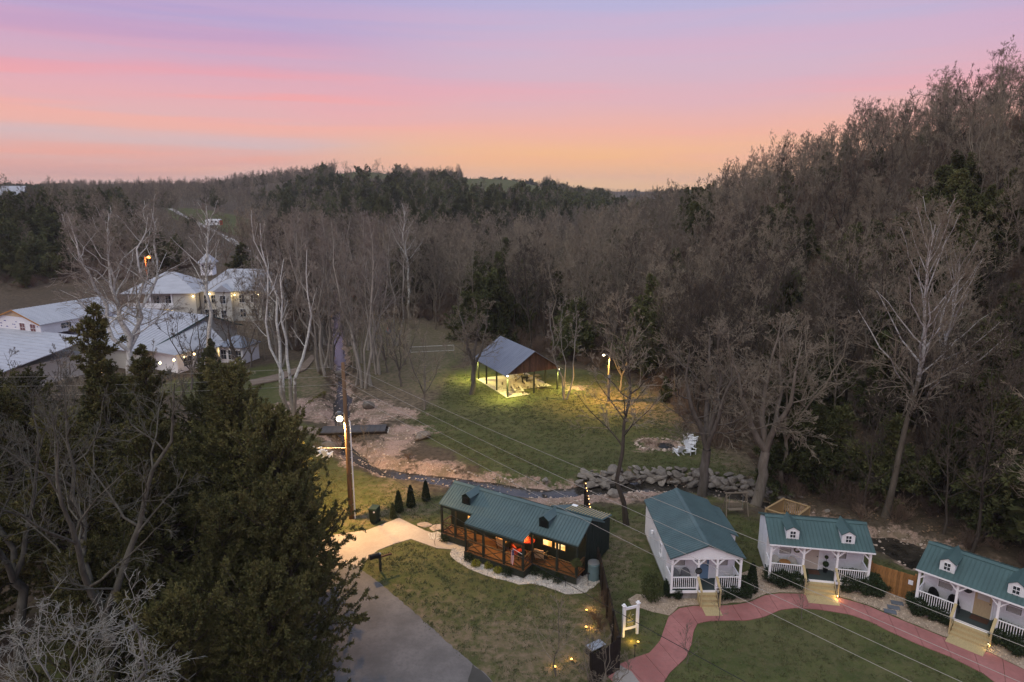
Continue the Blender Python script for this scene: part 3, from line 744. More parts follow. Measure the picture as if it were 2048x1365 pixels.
def where(zn, px):
    if zn == 0: return ' over the lodge side' if px < 560 else (' below the skyline pastures' if px < 1150 else ' near the hill foot')
    if zn == 1: return ' near the skyline' if px < 1650 else ' above the rightmost cabins'
    if zn == 2: return ' behind the pavilion and lamp pole' if px < 1330 else (' across the creek from two white cabins' if px < 1680 else ' behind the rightmost cabins')
    if zn == 3: return ' beside the lodge' if px < 600 else (' along the upper creek' if px < 880 else ' past the pavilion')
    return ''
nb = nc_ = 0; restb = []; restc = []
r2 = random.Random(5)
for i in order:
    x, y, z = float(bx[i]), float(by[i]), float(bz[i])
    if isev[i]:
        if nc_ < 290 and inview[i]:
            nc_ += 1; k = r2.randrange(4); zn = zone(x, y); wh = where(zn, float(ppx[i])); lab = [('cedar' if zn != 4 else 'dark green cedar')+' '+['in the far valley woods', 'high on the wooded hillside', 'low on the wooded hillside', 'in the valley woods', 'on the rise behind the white lodge'][zn]+wh, CLAB[zn][1]+wh]
            o = empty('cedar_tree', (x, y, z-0.15), r2.uniform(0, 6.28), lab[0], 'tree', lab[1]); s = float(hs[i]); o.scale = (s*r2.uniform(.9, 1.15), s*r2.uniform(.9, 1.15), s)
            link('trunk', CV[k][0], o); link('crown', CV[k][1], o)
        else: restc.append(i)
    else:
        if nb < 292 and inview[i]:
            nb += 1; zn = zone(x, y); wh = where(zn, float(ppx[i])); lab = ['bare tree '+['in the far valley woods', 'high on the wooded hillside', 'at the foot of the hillside', 'in the valley woods', 'on the rise behind the white lodge'][zn]+wh, BLAB[zn][1]+wh]; px_ = float(ppx[i]); py_ = float(ppy[i])
            pool = FV_SHADE if r2.random() < (.72 if (px_ > 1380 and py_ > 560) else .30) else FV; k = r2.randrange(len(pool))  # lower right slope mostly takes the kinds with shade painted in
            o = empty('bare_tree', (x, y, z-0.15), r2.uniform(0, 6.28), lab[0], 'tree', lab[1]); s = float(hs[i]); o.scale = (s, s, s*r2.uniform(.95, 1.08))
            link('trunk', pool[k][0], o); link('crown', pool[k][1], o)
        else: restb.append(i)

def scatter(name, label, cat, protos, x, y, z, sc, kind='stuff', tilt=0.0, seed=1, loc=(0, 0, 0)):
    rg = np.random.RandomState(seed); n = len(x)
    pc = bpy.data.collections.new(name+'_kinds')
    for j, me in enumerate(protos):
        p = bpy.data.objects.new('%s_kind_%02d' % (name, j), me); pc.objects.link(p)
    me = bpy.data.meshes.new(name+'_points'); me.vertices.add(n)
    me.vertices.foreach_set('co', np.stack([x, y, z], 1).astype(np.float32).ravel())
    def A(nm, ty, val, f='value'):
        a = me.attributes.new(nm, ty, 'POINT'); a.data.foreach_set(f, val)
    A('spin', 'FLOAT_VECTOR', np.stack([rg.uniform(-tilt, tilt, n), rg.uniform(-tilt, tilt, n), rg.uniform(0, 6.28, n)], 1).astype(np.float32).ravel(), 'vector')
    A('size', 'FLOAT', np.asarray(sc, np.float32)); A('pick', 'INT', rg.randint(0, len(protos), n).astype(np.int32))
    o = link(name, me); tag(o, label, cat, None, kind)
    ng = bpy.data.node_groups.new(name+'_nodes', 'GeometryNodeTree')
    ng.interface.new_socket(name='Geometry', in_out='INPUT', socket_type='NodeSocketGeometry')
    ng.interface.new_socket(name='Geometry', in_out='OUTPUT', socket_type='NodeSocketGeometry')
    N = ng.nodes; L = ng.links
    gi = N.new('NodeGroupInput'); go = N.new('NodeGroupOutput'); ip = N.new('GeometryNodeInstanceOnPoints'); ci = N.new('GeometryNodeCollectionInfo')
    ci.inputs['Collection'].default_value = pc; ci.inputs['Separate Children'].default_value = True; ci.inputs['Reset Children'].default_value = True
    def na(nm, ty):
        a = N.new('GeometryNodeInputNamedAttribute'); a.data_type = ty; a.inputs['Name'].default_value = nm
        return [q for q in a.outputs if q.enabled and q.name == 'Attribute'][0]
    er = N.new('FunctionNodeEulerToRotation'); L.new(na('spin', 'FLOAT_VECTOR'), er.inputs[0])
    L.new(gi.outputs[0], ip.inputs['Points']); L.new(ci.outputs[0], ip.inputs['Instance']); ip.inputs['Pick Instance'].default_value = True
    L.new(na('pick', 'INT'), ip.inputs['Instance Index']); L.new(er.outputs[0], ip.inputs['Rotation']); L.new(na('size', 'FLOAT'), ip.inputs['Scale'])
    L.new(ip.outputs[0], go.inputs[0])
    md = o.modifiers.new('scatter', 'NODES'); md.node_group = ng
    return o
restb = np.array(restb); restc = np.array(restc)
# nearer ones of the rest use the finer kinds
rb1 = restb[by[restb] < 330]; rb2 = restb[by[restb] >= 330]
FVM = []
for k in (0, 1, 2, 3, 5):
    stv = tree_mesh(400+k, B_forest, B_twig, 'woods', split=False, sides=(5, 4, 3, 3, 3), n=(6, 6, 3), secmin=.35, twig=0.017, **spec[k]); FVM.append(stv)
sel = np.concatenate([rb1, rb2])
scatter('distant_bare_woods', 'grey brown bare woods covering the far valley and slopes', 'woods', FVM+LOWB, bx[sel], by[sel], bz[sel]-0.1, hs[sel], seed=3)
scatter('distant_evergreen_woods', 'dark green evergreen woods in patches on the far slopes', 'woods', LOWC, bx[restc], by[restc], bz[restc]-0.1, hs[restc], seed=4)

# undergrowth: low twiggy brush on the wooded slopes
def brush_mesh(seed, H=1.8, n=26):
    rg = np.random.RandomState(seed)
    az = rg.uniform(0, 6.28, n); an = rg.uniform(0.1, 0.9, n); L = H*rg.uniform(.5, 1.2, n)
    d = np.stack([np.sin(an)*np.cos(az), np.sin(an)*np.sin(az), np.cos(an)], 1); uu = np.linspace(0, 1, 4)
    P = d[:, None]*(L[:, None]*uu)[..., None]+rg.normal(size=(n, 1, 3))*[.15, .15, 0]; P += np.cumsum(rg.normal(size=(n, 4, 3)), 1)*0.05*H
    R = np.full((n, 4), 0.016)*(1.2-uu*0.7)
    a = kids(rg, P, R, 5, .2, 1, (20, 55), .5, 3, .1, .1, .7, .010); b = kids(rg, a[0], a[1], 3, .2, 1, (20, 60), .5, 2, .1, .1, .7, .009)
    V, Q = merge([tube_arrays(P, R, 3), tube_arrays(*a, 3), tube_arrays(*b, 3)])
    return np_mesh('brush', V, quads=Q, mats=[B_brush])
BR = [brush_mesh(500+i, H=h) for i, h in enumerate([1.4, 2.2, 3.0, 1.8])]
x, y = jitter_grid(-120, 170, 36, 215, 2.1, rng)
m = (np.abs(x) < .86*y+5) & allowed(x, y) & (~((y < 100) & (x < 0))); x = x[m]; y = y[m]
scatter('hillside_undergrowth', 'low brown twiggy undergrowth covering the floor of the woods', 'undergrowth', BR, x, y, terrain(x, y, False)-0.05, rng.uniform(.5, 1.2, len(x))*np.where(y < 75, .8, 1.0), seed=6)
# fallen leaves drifted over the wood floor and lawns
def leafm():
    m = bpy.data.materials.new('dead_leaves'); t = NT(m); t.link(t.mix(t.rnd(), (.10, .055, .03), (.27, .17, .10)), t.b.inputs['Base Color']); t.b.inputs['Roughness'].default_value = .9; return m
M_leaf = leafm()
def leaf_patch(seed, n=26):
    rr = np.random.RandomState(seed); p = np.c_[rr.normal(size=(n, 2))*.5, rr.uniform(.01, .05, n)]; a = rr.normal(size=(n, 3)); a[:, 2] *= .35; a /= np.linalg.norm(a, axis=1, keepdims=True); b = np.cross(a, [0, 0, 1.]); b /= np.linalg.norm(b, axis=1, keepdims=True)+1e-9; l = rr.uniform(.05, .10, (n, 1))
    V = np.stack([p-a*l, p+b*l*.6, p+a*l, p-b*l*.6], 1).reshape(-1, 3); return np_mesh('leaves', V, quads=np.arange(4*n).reshape(-1, 4), mats=[M_leaf], smooth=False)
LP_ = [leaf_patch(i) for i in range(5)]
x, y = jitter_grid(-50, 80, 34, 110, 1.25, rng); cd_ = creek_d(x, y); fl_ = x-np.interp(y, FOOT_Y, FOOT_X); k_ = (fl_ > -6) & (np.abs(x) < .85*y) & (cd_ > 1.2) & ((fl_ > 0) | (rng.uniform(0, 1, x.shape) < .25)); x, y = x[k_], y[k_]
scatter('fallen_leaves', 'brown fallen leaves scattered over the wood floor', 'leaves', LP_, x, y, terrain(x, y), rng.uniform(.8, 1.6, len(x)), seed=41)

# ------------------------------------------------------------------ water, road, paths, beds
def water():
    P = _c; W = _w+1.1; vs = []; fs = []
    for i in range(len(P)):
        d = P[min(i+1, len(P)-1)]-P[max(i-1, 0)]; d = d/np.hypot(*d); nrm = np.array([-d[1], d[0]])
        a = P[i]+nrm*W[i]; b = P[i]-nrm*W[i]; vs += [(a[0], a[1], -0.76), (b[0], b[1], -0.76)]
    fs = [(2*i, 2*i+1, 2*i+3, 2*i+2) for i in range(len(P)-1)]
    m = bpy.data.materials.new('creek_water'); t = NT(m); v = t.coord()
    t.b.inputs['Roughness'].default_value = 0.08; t.b.inputs['Specular IOR Level'].default_value = 0.6
    t.link(t.mix(t.mapr(t.noise(v, 0.8, 4), 0.35, 0.65), (0.014, 0.013, 0.011), (0.060, 0.050, 0.040)), t.b.inputs['Base Color'])
    t.bump(t.noise(v, 2.6, 5, 0.6), 0.30, 0.06)
    mb = MB(); mb.add(vs, fs); o = mb.build('creek_water', m); o['kind'] = 'structure'
water()

def sheet(name, pts, z, mt, edge=0.0, rag=0.0, seed=0, smooth_n=0):
    """flat slab sheet over the ground; pts in world xy; edge = depth of its visible side"""
    rg = random.Random(seed); P = [(p[0], p[1]) for p in pts]
    for _ in range(smooth_n):
        Q = []
        for i in range(len(P)):
            a = P[i]; b = P[(i+1) % len(P)]
            Q += [(a[0]*.75+b[0]*.25, a[1]*.75+b[1]*.25), (a[0]*.25+b[0]*.75, a[1]*.25+b[1]*.75)]
        P = Q
    if rag:
        Q = []
        for i in range(len(P)):
            a = P[i]; b = P[(i+1) % len(P)]; n = max(1, int(math.hypot(b[0]-a[0], b[1]-a[1])/0.3))
            for k in range(n):
                f = k/n; Q.append((a[0]+(b[0]-a[0])*f+rg.uniform(-rag, rag), a[1]+(b[1]-a[1])*f+rg.uniform(-rag, rag)))
        P = Q
    mb = MB(); mb.prism(P, z-max(edge, 0.05)-0.1, z); o = mb.build(name, mt); o['kind'] = 'structure'; return o
def surf(name, c1, c2, c3, s1=0.5, s2=6, rough=0.9, bumpd=0.02, fine=30, tint=None, joints=None):
    m = bpy.data.materials.new(name); t = NT(m); v = t.coord()
    c = t.mix(t.mapr(t.noise(v, s1, 5, 0.6), 0.35, 0.65), c1, c2)
    c = t.mix(t.mapr(t.noise(v, s2, 5, 0.7), 0.45, 0.75, 0, 0.7), c, c3)
    t.link(c, t.b.inputs['Base Color']); t.b.inputs['Roughness'].default_value = rough; t.b.inputs['Specular IOR Level'].default_value = 0.2
    t.bump(t.noise(v, fine, 4, 0.7), 0.5, bumpd); return m
M_asph = surf('grey_asphalt', (0.120, 0.115, 0.117), (0.185, 0.175, 0.177), (0.105, 0.10, 0.10), 0.5, 5)
M_asph2 = surf('dark_asphalt', (0.055, 0.055, 0.052), (0.075, 0.072, 0.070), (0.06, 0.06, 0.055), 0.5, 9)
M_drive = surf('driveway_concrete', (0.36, 0.30, 0.265), (0.46, 0.40, 0.35), (0.32, 0.27, 0.235), 0.35, 5)
M_redp = surf('red_stamped_concrete', (0.29, 0.115, 0.105), (0.41, 0.175, 0.160), (0.24, 0.12, 0.11), 0.45, 4, bumpd=0.05, fine=7)
M_pea = surf('pea_gravel', (0.34, 0.26, 0.19), (0.46, 0.36, 0.28), (0.22, 0.16, 0.12), 1.2, 14, bumpd=0.06, fine=14)
M_wgrav = surf('white_gravel', (0.42, 0.38, 0.35), (0.58, 0.54, 0.50), (0.24, 0.20, 0.18), 1.5, 12, bumpd=0.06, fine=12)
M_trail = surf('trail', (0.20, 0.15, 0.115), (0.27, 0.21, 0.165), (0.16, 0.12, 0.09), 0.8, 6)
M_lot = surf('pale_road', (0.30, 0.27, 0.25), (0.40, 0.37, 0.34), (0.24, 0.22, 0.20), 0.2, 4)

sheet('road', GP([(700,1124),(722,1140),(766,1171),(814,1214),(867,1259),(907,1297),(942,1326),(965,1345),(1010,1390),(1080,1470),(420,1500),(500,1330),(560,1220),(620,1150),(660,1128)]), 0.02, M_asph, rag=0.06, seed=1)
sheet('road_patch', GP([(944,1330),(967,1347),(1005,1386),(1060,1450),(960,1420),(935,1368)]), 0.026, M_asph2, rag=0.04, seed=2)
sheet('driveway', GP([(798,1037),(850,1062),(902,1080),(940,1092),(930,1102),(907,1100),(873,1097),(822,1079),(790,1088),(757,1101),(735,1118),(722,1136),(700,1128),(640,1150),(560,1140),(590,1090),(640,1075),(735,1061)]), 0.035, M_drive)
pO = [(1205,1345),(1241,1329),(1265,1318),(1299,1307),(1320,1283),(1329,1257),(1337,1235),(1358,1218),(1389,1213),(1433,1213),(1470,1211),(1498,1206),(1530,1192),(1559,1188),(1606,1189),(1678,1196),(1733,1212),(1780,1232),(1809,1244),(1888,1276),(1982,1308),(2048,1341),(2200,1420),
      (2200,1500),(1989,1365),(1966,1348),(1901,1315),(1832,1288),(1775,1262),(1740,1244),(1700,1230),(1638,1220),(1590,1217),(1560,1221),(1528,1235),(1495,1242),(1461,1242),(1420,1243),(1395,1248),(1387,1264),(1383,1289),(1372,1316),(1339,1347),(1310,1395),(1280,1420),(1250,1380)]
def slab_path(name, outer, inner, z, mt, n):
    def resample(P, m):
        P = [Vector((p[0], p[1], 0)) for p in P]; L = [0]
        for a, b in zip(P, P[1:]): L.append(L[-1]+(b-a).length)
        out = []; k = 0
        for i in range(m+1):
            t = L[-1]*i/m
            while k < len(P)-2 and L[k+1] < t: k += 1
            out.append(P[k].lerp(P[k+1], (t-L[k])/(L[k+1]-L[k])))
        return out
    sub = 6; A = resample(outer, n*sub); B = resample(inner, n*sub); o = bpy.data.objects.new(name, None); COL.objects.link(o); o['kind'] = 'structure'
    for i in range(n):
        a = A[i*sub:(i+1)*sub+1]; b = B[i*sub:(i+1)*sub+1]; e = .012
        a = [a[0].lerp(a[1], e*2/(a[1]-a[0]).length)]+a[1:]; b = [b[0].lerp(b[1], e*2/max((b[1]-b[0]).length, .1))]+b[1:]
        m_ = MB(); k = len(a); vs = [(p.x, p.y, z) for p in a]+[(p.x, p.y, z) for p in b]; vs += [(x, y, -.1) for x, y, _ in vs]
        fs = [(q, q+1, k+q+1, k+q) for q in range(k-1)]; fs += [(2*k+q, 2*k+q+1, q+1, q) for q in range(k-1)]+[(k+q, k+q+1, 3*k+q+1, 3*k+q) for q in range(k-1)]+[(0, k, 3*k, 2*k), (k-1, 3*k-1, 4*k-1, 2*k-1)]
        m_.add(vs, fs).build('path_slab', mt, o)
pOut, pIn = pO[:23], pO[23:]
slab_path('red_path', GP(pOut), GP(list(reversed(pIn[:-1]))), .04, M_redp, 22)
sheet('path_end_patch', GP([(1235,1328),(1262,1345),(1295,1385),(1320,1440),(1230,1440),(1225,1360)]), 0.048, M_lot, rag=0.03, seed=4)
sheet('white_cabin_gravel_bed', GP([(1256,1200),(1272,1190),(1300,1189),(1330,1196),(1345,1160),(1480,1150),(1500,1140),(1540,1130),(1745,1160),(1800,1190),(1840,1190),(2048,1240),(2120,1300),(2080,1352),(2048,1338),(1982,1306),(1888,1273),(1809,1241),(1733,1209),(1678,1193),(1606,1186),(1559,1185),(1530,1189),(1498,1203),(1433,1210),(1389,1210),(1358,1215),(1337,1231),(1318,1228),(1290,1220),(1262,1210)]), 0.022, M_pea, rag=0.05, seed=5)
R1 = lambda a, b: (840+a/4.875, 920+b/4.875)
sheet('white_gravel_bed', GP([(903,1097),(901,1113),(914,1124),(936,1137),(955,1146),(982,1155),(1000,1159),(1018,1164),(1036,1170),(1060,1169),(1076,1169),(1095,1175),(1107,1180),(1131,1188),(1150,1189),(1172,1184),(1186,1176),(1202,1164),(1195,1130),(1150,1120),(1050,1100),(1000,1090),(950,1080)]), 0.024, M_wgrav, rag=0.06, seed=6)
sheet('small_gravel_bed', GP([(856,1068),(875,1064),(930,1083),(925,1092),(880,1080),(860,1080)]), 0.042, M_wgrav, rag=0.05, seed=7)
sheet('walking_trail', GP([(540,851),(600,853),(640,857),(640,870),(580,864),(540,859)]), 0.03, M_trail, rag=0.04, seed=8)
sheet('lodge_footpath', GP([(500,762),(555,750),(600,735),(622,712),(634,714),(612,740),(565,760),(505,772)]), 0.12, M_trail, rag=0.04, seed=9)

# far road and pasture by the parked trailer follow the rise of the ground
def ribbon(name, pts, w, mt, dz=0.12, n=60):
    P = [Vector((p[0], p[1], 0)) for p in pts]; out = []
    seg = [(P[i], P[i+1]) for i in range(len(P)-1)]
    for a, b in seg:
        for k in range(12): out.append(a.lerp(b, k/12))
    out.append(P[-1]); vs = []
    ws = w if isinstance(w, list) else [w]*len(P)
    for i, p in enumerate(out):
        d = (out[min(i+1, len(out)-1)]-out[max(i-1, 0)]).normalized(); nn = Vector((-d.y, d.x, 0)); f = i/12; j = min(int(f), len(ws)-2) if len(ws) > 1 else 0
        ww = ws[j]*(1-(f-j))+ws[j+1]*(f-j)
        for s in (-1, -.33, .33, 1):
            q = p+nn*ww*s; vs.append((q.x, q.y, th(q.x, q.y)+dz))
    fs = [(i*4+j, i*4+j+1, i*4+j+5, i*4+j+4) for i in range(len(out)-1) for j in range(3)]
    mb = MB(); mb.add(vs, fs); o = mb.build(name, mt); o['kind'] = 'structure'; return o
ribbon('far_road', [(-170, 345), (-152, 318), (-134, 300), (-116, 282), (-103, 262), (-96, 246)], [1.3, 1.3, 1.6, 2.2, 2.6, 2.2], M_lot)

# ------------------------------------------------------------------ building kit
def roof_gable(W, y0, y1, z0, z1, yr, t=0.09, rib=0.23, x0=0.0, ribh=0.03):
    """ridge along x at y=yr; front eave y0, rear eave y1; ribs run down the slope"""
    mb = MB(); xs = (x0, x0+W)
    mb.extr([(y0, z0), (y0, z0+t), (yr, z1+t), (yr, z1)], 0, *xs)
    zb = z1-(z1-z0)*(y1-yr)/(yr-y0) if yr != y0 else z0
    mb.extr([(yr, z1), (yr, z1+t), (y1, zb+t), (y1, zb)], 0, *xs)
    n = int(W/rib)
    for i in range(n+1):
        x = x0+W*i/n
        xx = min(max(x, x0+0.02), x0+W-0.02)
        mb.extr([(y0-.003, z0+t-.01), (y0-.003, z0+t+ribh), (yr, z1+t+ribh), (yr, z1+t-.01)], 0, xx-.014, xx+.014)
        mb.extr([(yr, z1+t-.01), (yr, z1+t+ribh), (y1+.003, zb+t+ribh), (y1+.003, zb+t-.01)], 0, xx-.014, xx+.014)
    return mb, zb
def ridge_cap(W, yr, z1, t=0.09, s=0.42, x0=0.0):
    mb = MB(); h = z1+t+0.032; w = 0.2
    mb.extr([(yr-w, h-w*s), (yr-w, h-w*s+.02), (yr, h+.025), (yr+w, h-w*s+.02), (yr+w, h-w*s), (yr, h)], 0, x0-.02, x0+W+.02)
    return mb
def window(parent, x0, x1, z0, z1, y, glass, frame=None, bars=(0, 1), out=-1, blind=False, depth=0.06, axis='y'):
    """window in a wall whose face is at y, facing out (-1 = towards the viewer); frame > pane"""
    frame = frame or M_trim; w = 0.055; f = MB()
    def bx(a0, b0, a1, b1, d0, d1, mb, mi=0):
        lo, hi = min(y+out*d0, y+out*d1), max(y+out*d0, y+out*d1)
        if axis == 'y': mb.box(a0, lo, b0, a1, hi, b1, mi)
        else: mb.box(lo, a0, b0, hi, a1, b1, mi)
    bx(x0-w, z1, x1+w, z1+w, -.01, depth, f); bx(x0-w, z0-w, x1+w, z0, -.01, depth+.02, f)
    bx(x0-w, z0, x0, z1, -.01, depth, f); bx(x1, z0, x1+w, z1, -.01, depth, f)
    fo = f.build('window', frame, parent)
    nx, nz = bars; m = MB()
    for i in range(nx): c = x0+(x1-x0)*(i+1)/(nx+1); bx(c-.014, z0, c+.014, z1, 0.012, 0.03, m)
    for i in range(nz): c = z0+(z1-z0)*(i+1)/(nz+1); bx(x0, c-.018, x1, c+.018, 0.008, 0.034, m)
    if nx or nz: m.build('glazing_bar', frame, fo)
    p = MB(); bx(x0, z0, x1, z1, 0.0, 0.006, p); p.build('pane', glass, fo)
    if blind:
        b = MB(); k = z1
        while k > z0+0.05: bx(x0+.03, k-.035, x1-.03, k, 0.0065, 0.0075+0.004, b); k -= 0.05
        b.build('blind', M_blind, fo)
    return fo
_bal = None
def railing(parent, p, q, z, h=0.85, mt=None, pitch=0.125):
    """railing part with its balusters"""
    global _bal
    mt = mt or M_trim; p = Vector((p[0], p[1], 0)); q = Vector((q[0], q[1], 0)); d = q-p; L = d.length; d.normalize()
    mb = MB(); Z = Vector((0, 0, 1))
    mb.bar(p+Z*(z+h), q+Z*(z+h), 0.075, 0.045); mb.bar(p+Z*(z+0.10), q+Z*(z+0.10), 0.05, 0.05)
    mb.bar(p+d*.02+Z*(z+.075), p+d*.02+Z*(z+h-.02), .03); mb.bar(q-d*.02+Z*(z+.075), q-d*.02+Z*(z+h-.02), .03)
    r = mb.build('railing', mt, parent); n = int(L/pitch)
    if _bal is None:
        b = MB(); b.box(-.017, -.017, 0, .017, .017, 0.7); _bal = b.mesh('baluster', M_trim)
    for i in range(1, n):
        c = p+d*L*i/n; o = link('baluster', _bal, r, (c.x, c.y, z+0.122), (0, 0, math.atan2(d.y, d.x)), (1, 1, (h-.145)/0.7))
        if mt is not M_trim: pass
    return r
def post(parent, x, y, z0, z1, w=0.13, mt=None, name='post'):
    return MB().box(x-w/2, y-w/2, z0, x+w/2, y+w/2, z1).build(name, mt or M_trim, parent)
def brace(parent, p, q, mt=None, w=0.08): return MB().bar(p, q, w).build('brace', mt or M_trim, parent)
def point(name, loc, energy, color, r=0.08, parent=None):
    d = bpy.data.lights.new(name, 'POINT'); d.energy = energy; d.color = color; d.shadow_soft_size = r
    o = bpy.data.objects.new(name, d); COL.objects.link(o); o.location = loc
    if parent: o.parent = parent
    return o

def spotl(name, loc, energy, color, r=0.1, parent=None, cone=155, blend=.6):
    d = bpy.data.lights.new(name, 'SPOT'); d.energy = energy; d.color = color; d.shadow_soft_size = r; d.spot_size = math.radians(cone); d.spot_blend = blend
    o = bpy.data.objects.new(name, d); COL.objects.link(o); o.location = loc
    if parent: o.parent = parent
    return o
FZ = 0.7   # porch floor height of the white cabins
def cabin_steps(root, xa, xb, land=0.9):
    n = 4
    for i in range(n):
        z1 = FZ-0.0-(i+1)*FZ/(n+0.0)+0.02; y1 = -i*0.27-0.02; y0 = y1-(0.27 if i < n-1 else land)
        if z1 < 0.05: z1 = 0.06
        # boards of each tread, two per step
        k = 2 if i < n-1 else 6
        for j in range(k):
            a = y1+(y0-y1)*j/k; b = y1+(y0-y1)*(j+1)/k+0.012
            MB().box(xa, b, z1-0.04, xb, a, z1).build('tread', M_pine, root)
        if i < n-1: MB().box(xa+.01, y0+.02, max(z1-FZ/n-.01, 0.0), xb-.01, y0+.05, z1-.042).build('riser', M_pine, root)
    for x, s in ((xa, -1), (xb, 1)):
        mb = MB(); xx = x+s*0.035
        mb.extr([(0, 0.0), (0, FZ), (-0.85, 0.12), (-0.85, 0.0)], 0, min(xx, xx+s*.04), max(xx, xx+s*.04)); mb.build('stringer', M_pine, root)
        h = MB(); h.bar((xx+s*.03, 0.02, FZ+0.92), (xx+s*.03, -0.80, FZ+0.42), 0.15, 0.04); h.box(xx-.02+s*.03, -0.84, 0.0, xx+.06+s*.03, -0.75, FZ+0.42)
        h.build('handrail', M_pine, root)
def patio_chair(loc, rz, mt, label, group='porch chairs', parent=None):
    o = empty('patio_chair', loc, rz, label, 'chair', group)
    MB().box(-.27, -.25, .38, .27, .25, .44).build('seat', mt, o)
    b = MB(); pts = [(-.28, .22), (-.3, .30), (-.25, .85), (-.12, .95), (.12, .95), (.25, .85), (.3, .30), (.28, .22)]
    # curved back, a half shell
    n = 9; vs = []
    for i in range(n):
        a = math.pi*(i/(n-1)); x = -.31*math.cos(a); y = .05+.26*math.sin(a); h = .50+.42*math.sin(a)
        vs += [(x, y, .40), (x, y, h), (x*1.08, y+.035, h), (x*1.08, y+.035, .40)]
    fs = []
    for i in range(n-1):
        for k in range(4): fs.append((i*4+k, i*4+(k+1) % 4, i*4+4+(k+1) % 4, i*4+4+k))
    fs += [(3, 2, 1, 0), tuple((n-1)*4+k for k in range(4))]
    b.add(vs, fs); b.build('backrest', mt, o, smooth=False)
    for x in (-.23, .23):
        for y in (-.21, .21): MB().bar((x, y, 0), (x*.95, y*.95, .38), .035).build('leg', mt, o)
    return o

def cabin_porch(root, W, P, xs, gap, rail_sides=True):
    """deck, posts, railings, braces, beam; gap = index of the bay left open for the steps"""
    MB().box(0, 0, FZ-0.05, W, P, FZ).build('porch_floor', M_deck, root)
    MB().box(-.012, -.03, FZ-.2, W+.012, -.002, FZ-.012).build('fascia', M_trim, root)
    for x in xs: post(root, x, .08, FZ, 2.80)
    MB().box(-.02, .02, 2.80, W+.02, .15, 2.94).build('beam', M_trim, root)
    for i in range(len(xs)-1):
        a, b = xs[i]+.065, xs[i+1]-.065
        if i != gap: railing(root, (a, .08), (b, .08), FZ)
        for x, s in ((a, 1), (b, -1)):
            brace(root, (x-s*.02, .08, 2.42), (x+s*.36, .08, 2.80))
    for x in (xs[0], xs[-1]):
        if rail_sides: railing(root, (x, .145), (x, P), FZ)
        brace(root, (x, .13, 2.42), (x, .50, 2.80))
    # ceiling beam along the sides
    for x in (xs[0], xs[-1]): MB().box(x-.06, .152, 2.80, x+.06, P, 2.93).build('side_beam', M_trim, root)
def cabin_body(root, W, P, D, z0=0.42, zt=2.95):
    MB().box(.12, P+.1, 0.0, W-.12, D-.1, z0).build('foundation', M_skirt, root)
    MB().box(.12, .12, 0.0, W-.12, P+.09, FZ-.2).build('porch_skirt', M_skirt, root)
    MB().box(0.11, P, z0, W-.11, P+.10, zt).build('front_wall', M_white, root)

def dormer(root, xc, yf, W=0.78, slope=0.45, z_e=2.95, y_e=-0.2, side=M_white, roofm=None, louver=False, mt_face=None):
    """small gabled dormer standing on a roof that rises from (y_e,z_e)"""
    roofm = roofm or M_groof; face = mt_face or M_white
    zr = lambda y: z_e+.09+(y-y_e)*slope
    zb = zr(yf)-.02; zt = zb+0.62; za = zt+0.24; w = W/2; L = (za-zr(yf))/slope
    o = MB().extr([(xc-w, zb), (xc+w, zb), (xc+w, zt), (xc, za), (xc-w, zt)], 1, yf, yf+.05).build('dormer', face, root)
    m = MB()
    for s in (-1, 1):
        x = xc+s*(w-.03); m.extr([(yf+.052, zr(yf+.052)-.02), (yf+.052, zt), (yf+(zt-zr(yf))/slope, zt)], 0, min(x-.02, x+.02), max(x-.02, x+.02))
    m.build('cheek', side, o)
    r = MB(); ov = .07
    for s in (-1, 1):
        x0 = xc; x1 = xc+s*(w+ov); ze = zt-.24*ov/w
        v = [(x0, yf-.06, za), (x1, yf-.06, ze), (x1, yf+(ze-zr(yf))/slope, ze), (x0, yf+(za-zr(yf))/slope+.1, za)]
        v += [(a, b, c+.045) for a, b, c in v]
        r.add(v, [(0,1,2,3),(7,6,5,4),(0,4,5,1),(1,5,6,2),(2,6,7,3),(3,7,4,0)])
    r.build('dormer_roof', roofm, o)
    if louver:
        for k in range(6):
            MB().bar((xc-w+.1, yf-.02, zb+.1+k*.085), (xc+w-.1, yf-.02, zb+.1+k*.085), .03, .05).build('louver', M_black, o)
    else:
        wf = MB(); x0, x1, z0, z1 = xc-.16, xc+.16, zb+.12, zb+.56; y = yf
        MB().box(x0, y-.012, z0, x1, y+.0, z1).build('dormer_window', M_dglass, o)
        for a, b, c, d in ((x0-.03, z1, x1+.03, z1+.03), (x0-.03, z0-.03, x1+.03, z0), (x0-.03, z0, x0, z1), (x1, z0, x1+.03, z1), (xc-.012, z0, xc+.012, z1), (x0, (z0+z1)/2-.014, x1, (z0+z1)/2+.014)):
            wf.box(a, y-.035, b, c, y-.013, d)
        wf.build('window_bar', M_trim, o)
    return o
def door(root, x0, x1, y, mt, glass=True, frame=None, lit=False):
    d = MB().box(x0, y-.05, FZ, x1, y-.004, FZ+1.98).build('door', mt, root)
    f = MB(); fr = frame or M_trim
    f.box(x0-.08, y-.07, FZ, x0-.003, y-.003, FZ+2.06); f.box(x1+.003, y-.07, FZ, x1+.08, y-.003, FZ+2.06); f.box(x0-.003, y-.07, FZ+1.985, x1+.003, y-.003, FZ+2.06)
    f.build('door_frame', fr, d)
    if glass: MB().box(x0+.14, y-.062, FZ+1.05, x1-.14, y-.052, FZ+1.80).build('pane', M_blind, d)
    k = MB(); k.lathe([(.02, 0), (.035, .02), (.035, .05), (.015, .06)], 8, (0, 0, 0)); me = k.mesh('handle', M_black)
    link('handle', me, d, (x1-.09, y-.05, FZ+.95), (math.radians(90), 0, 0)); return d
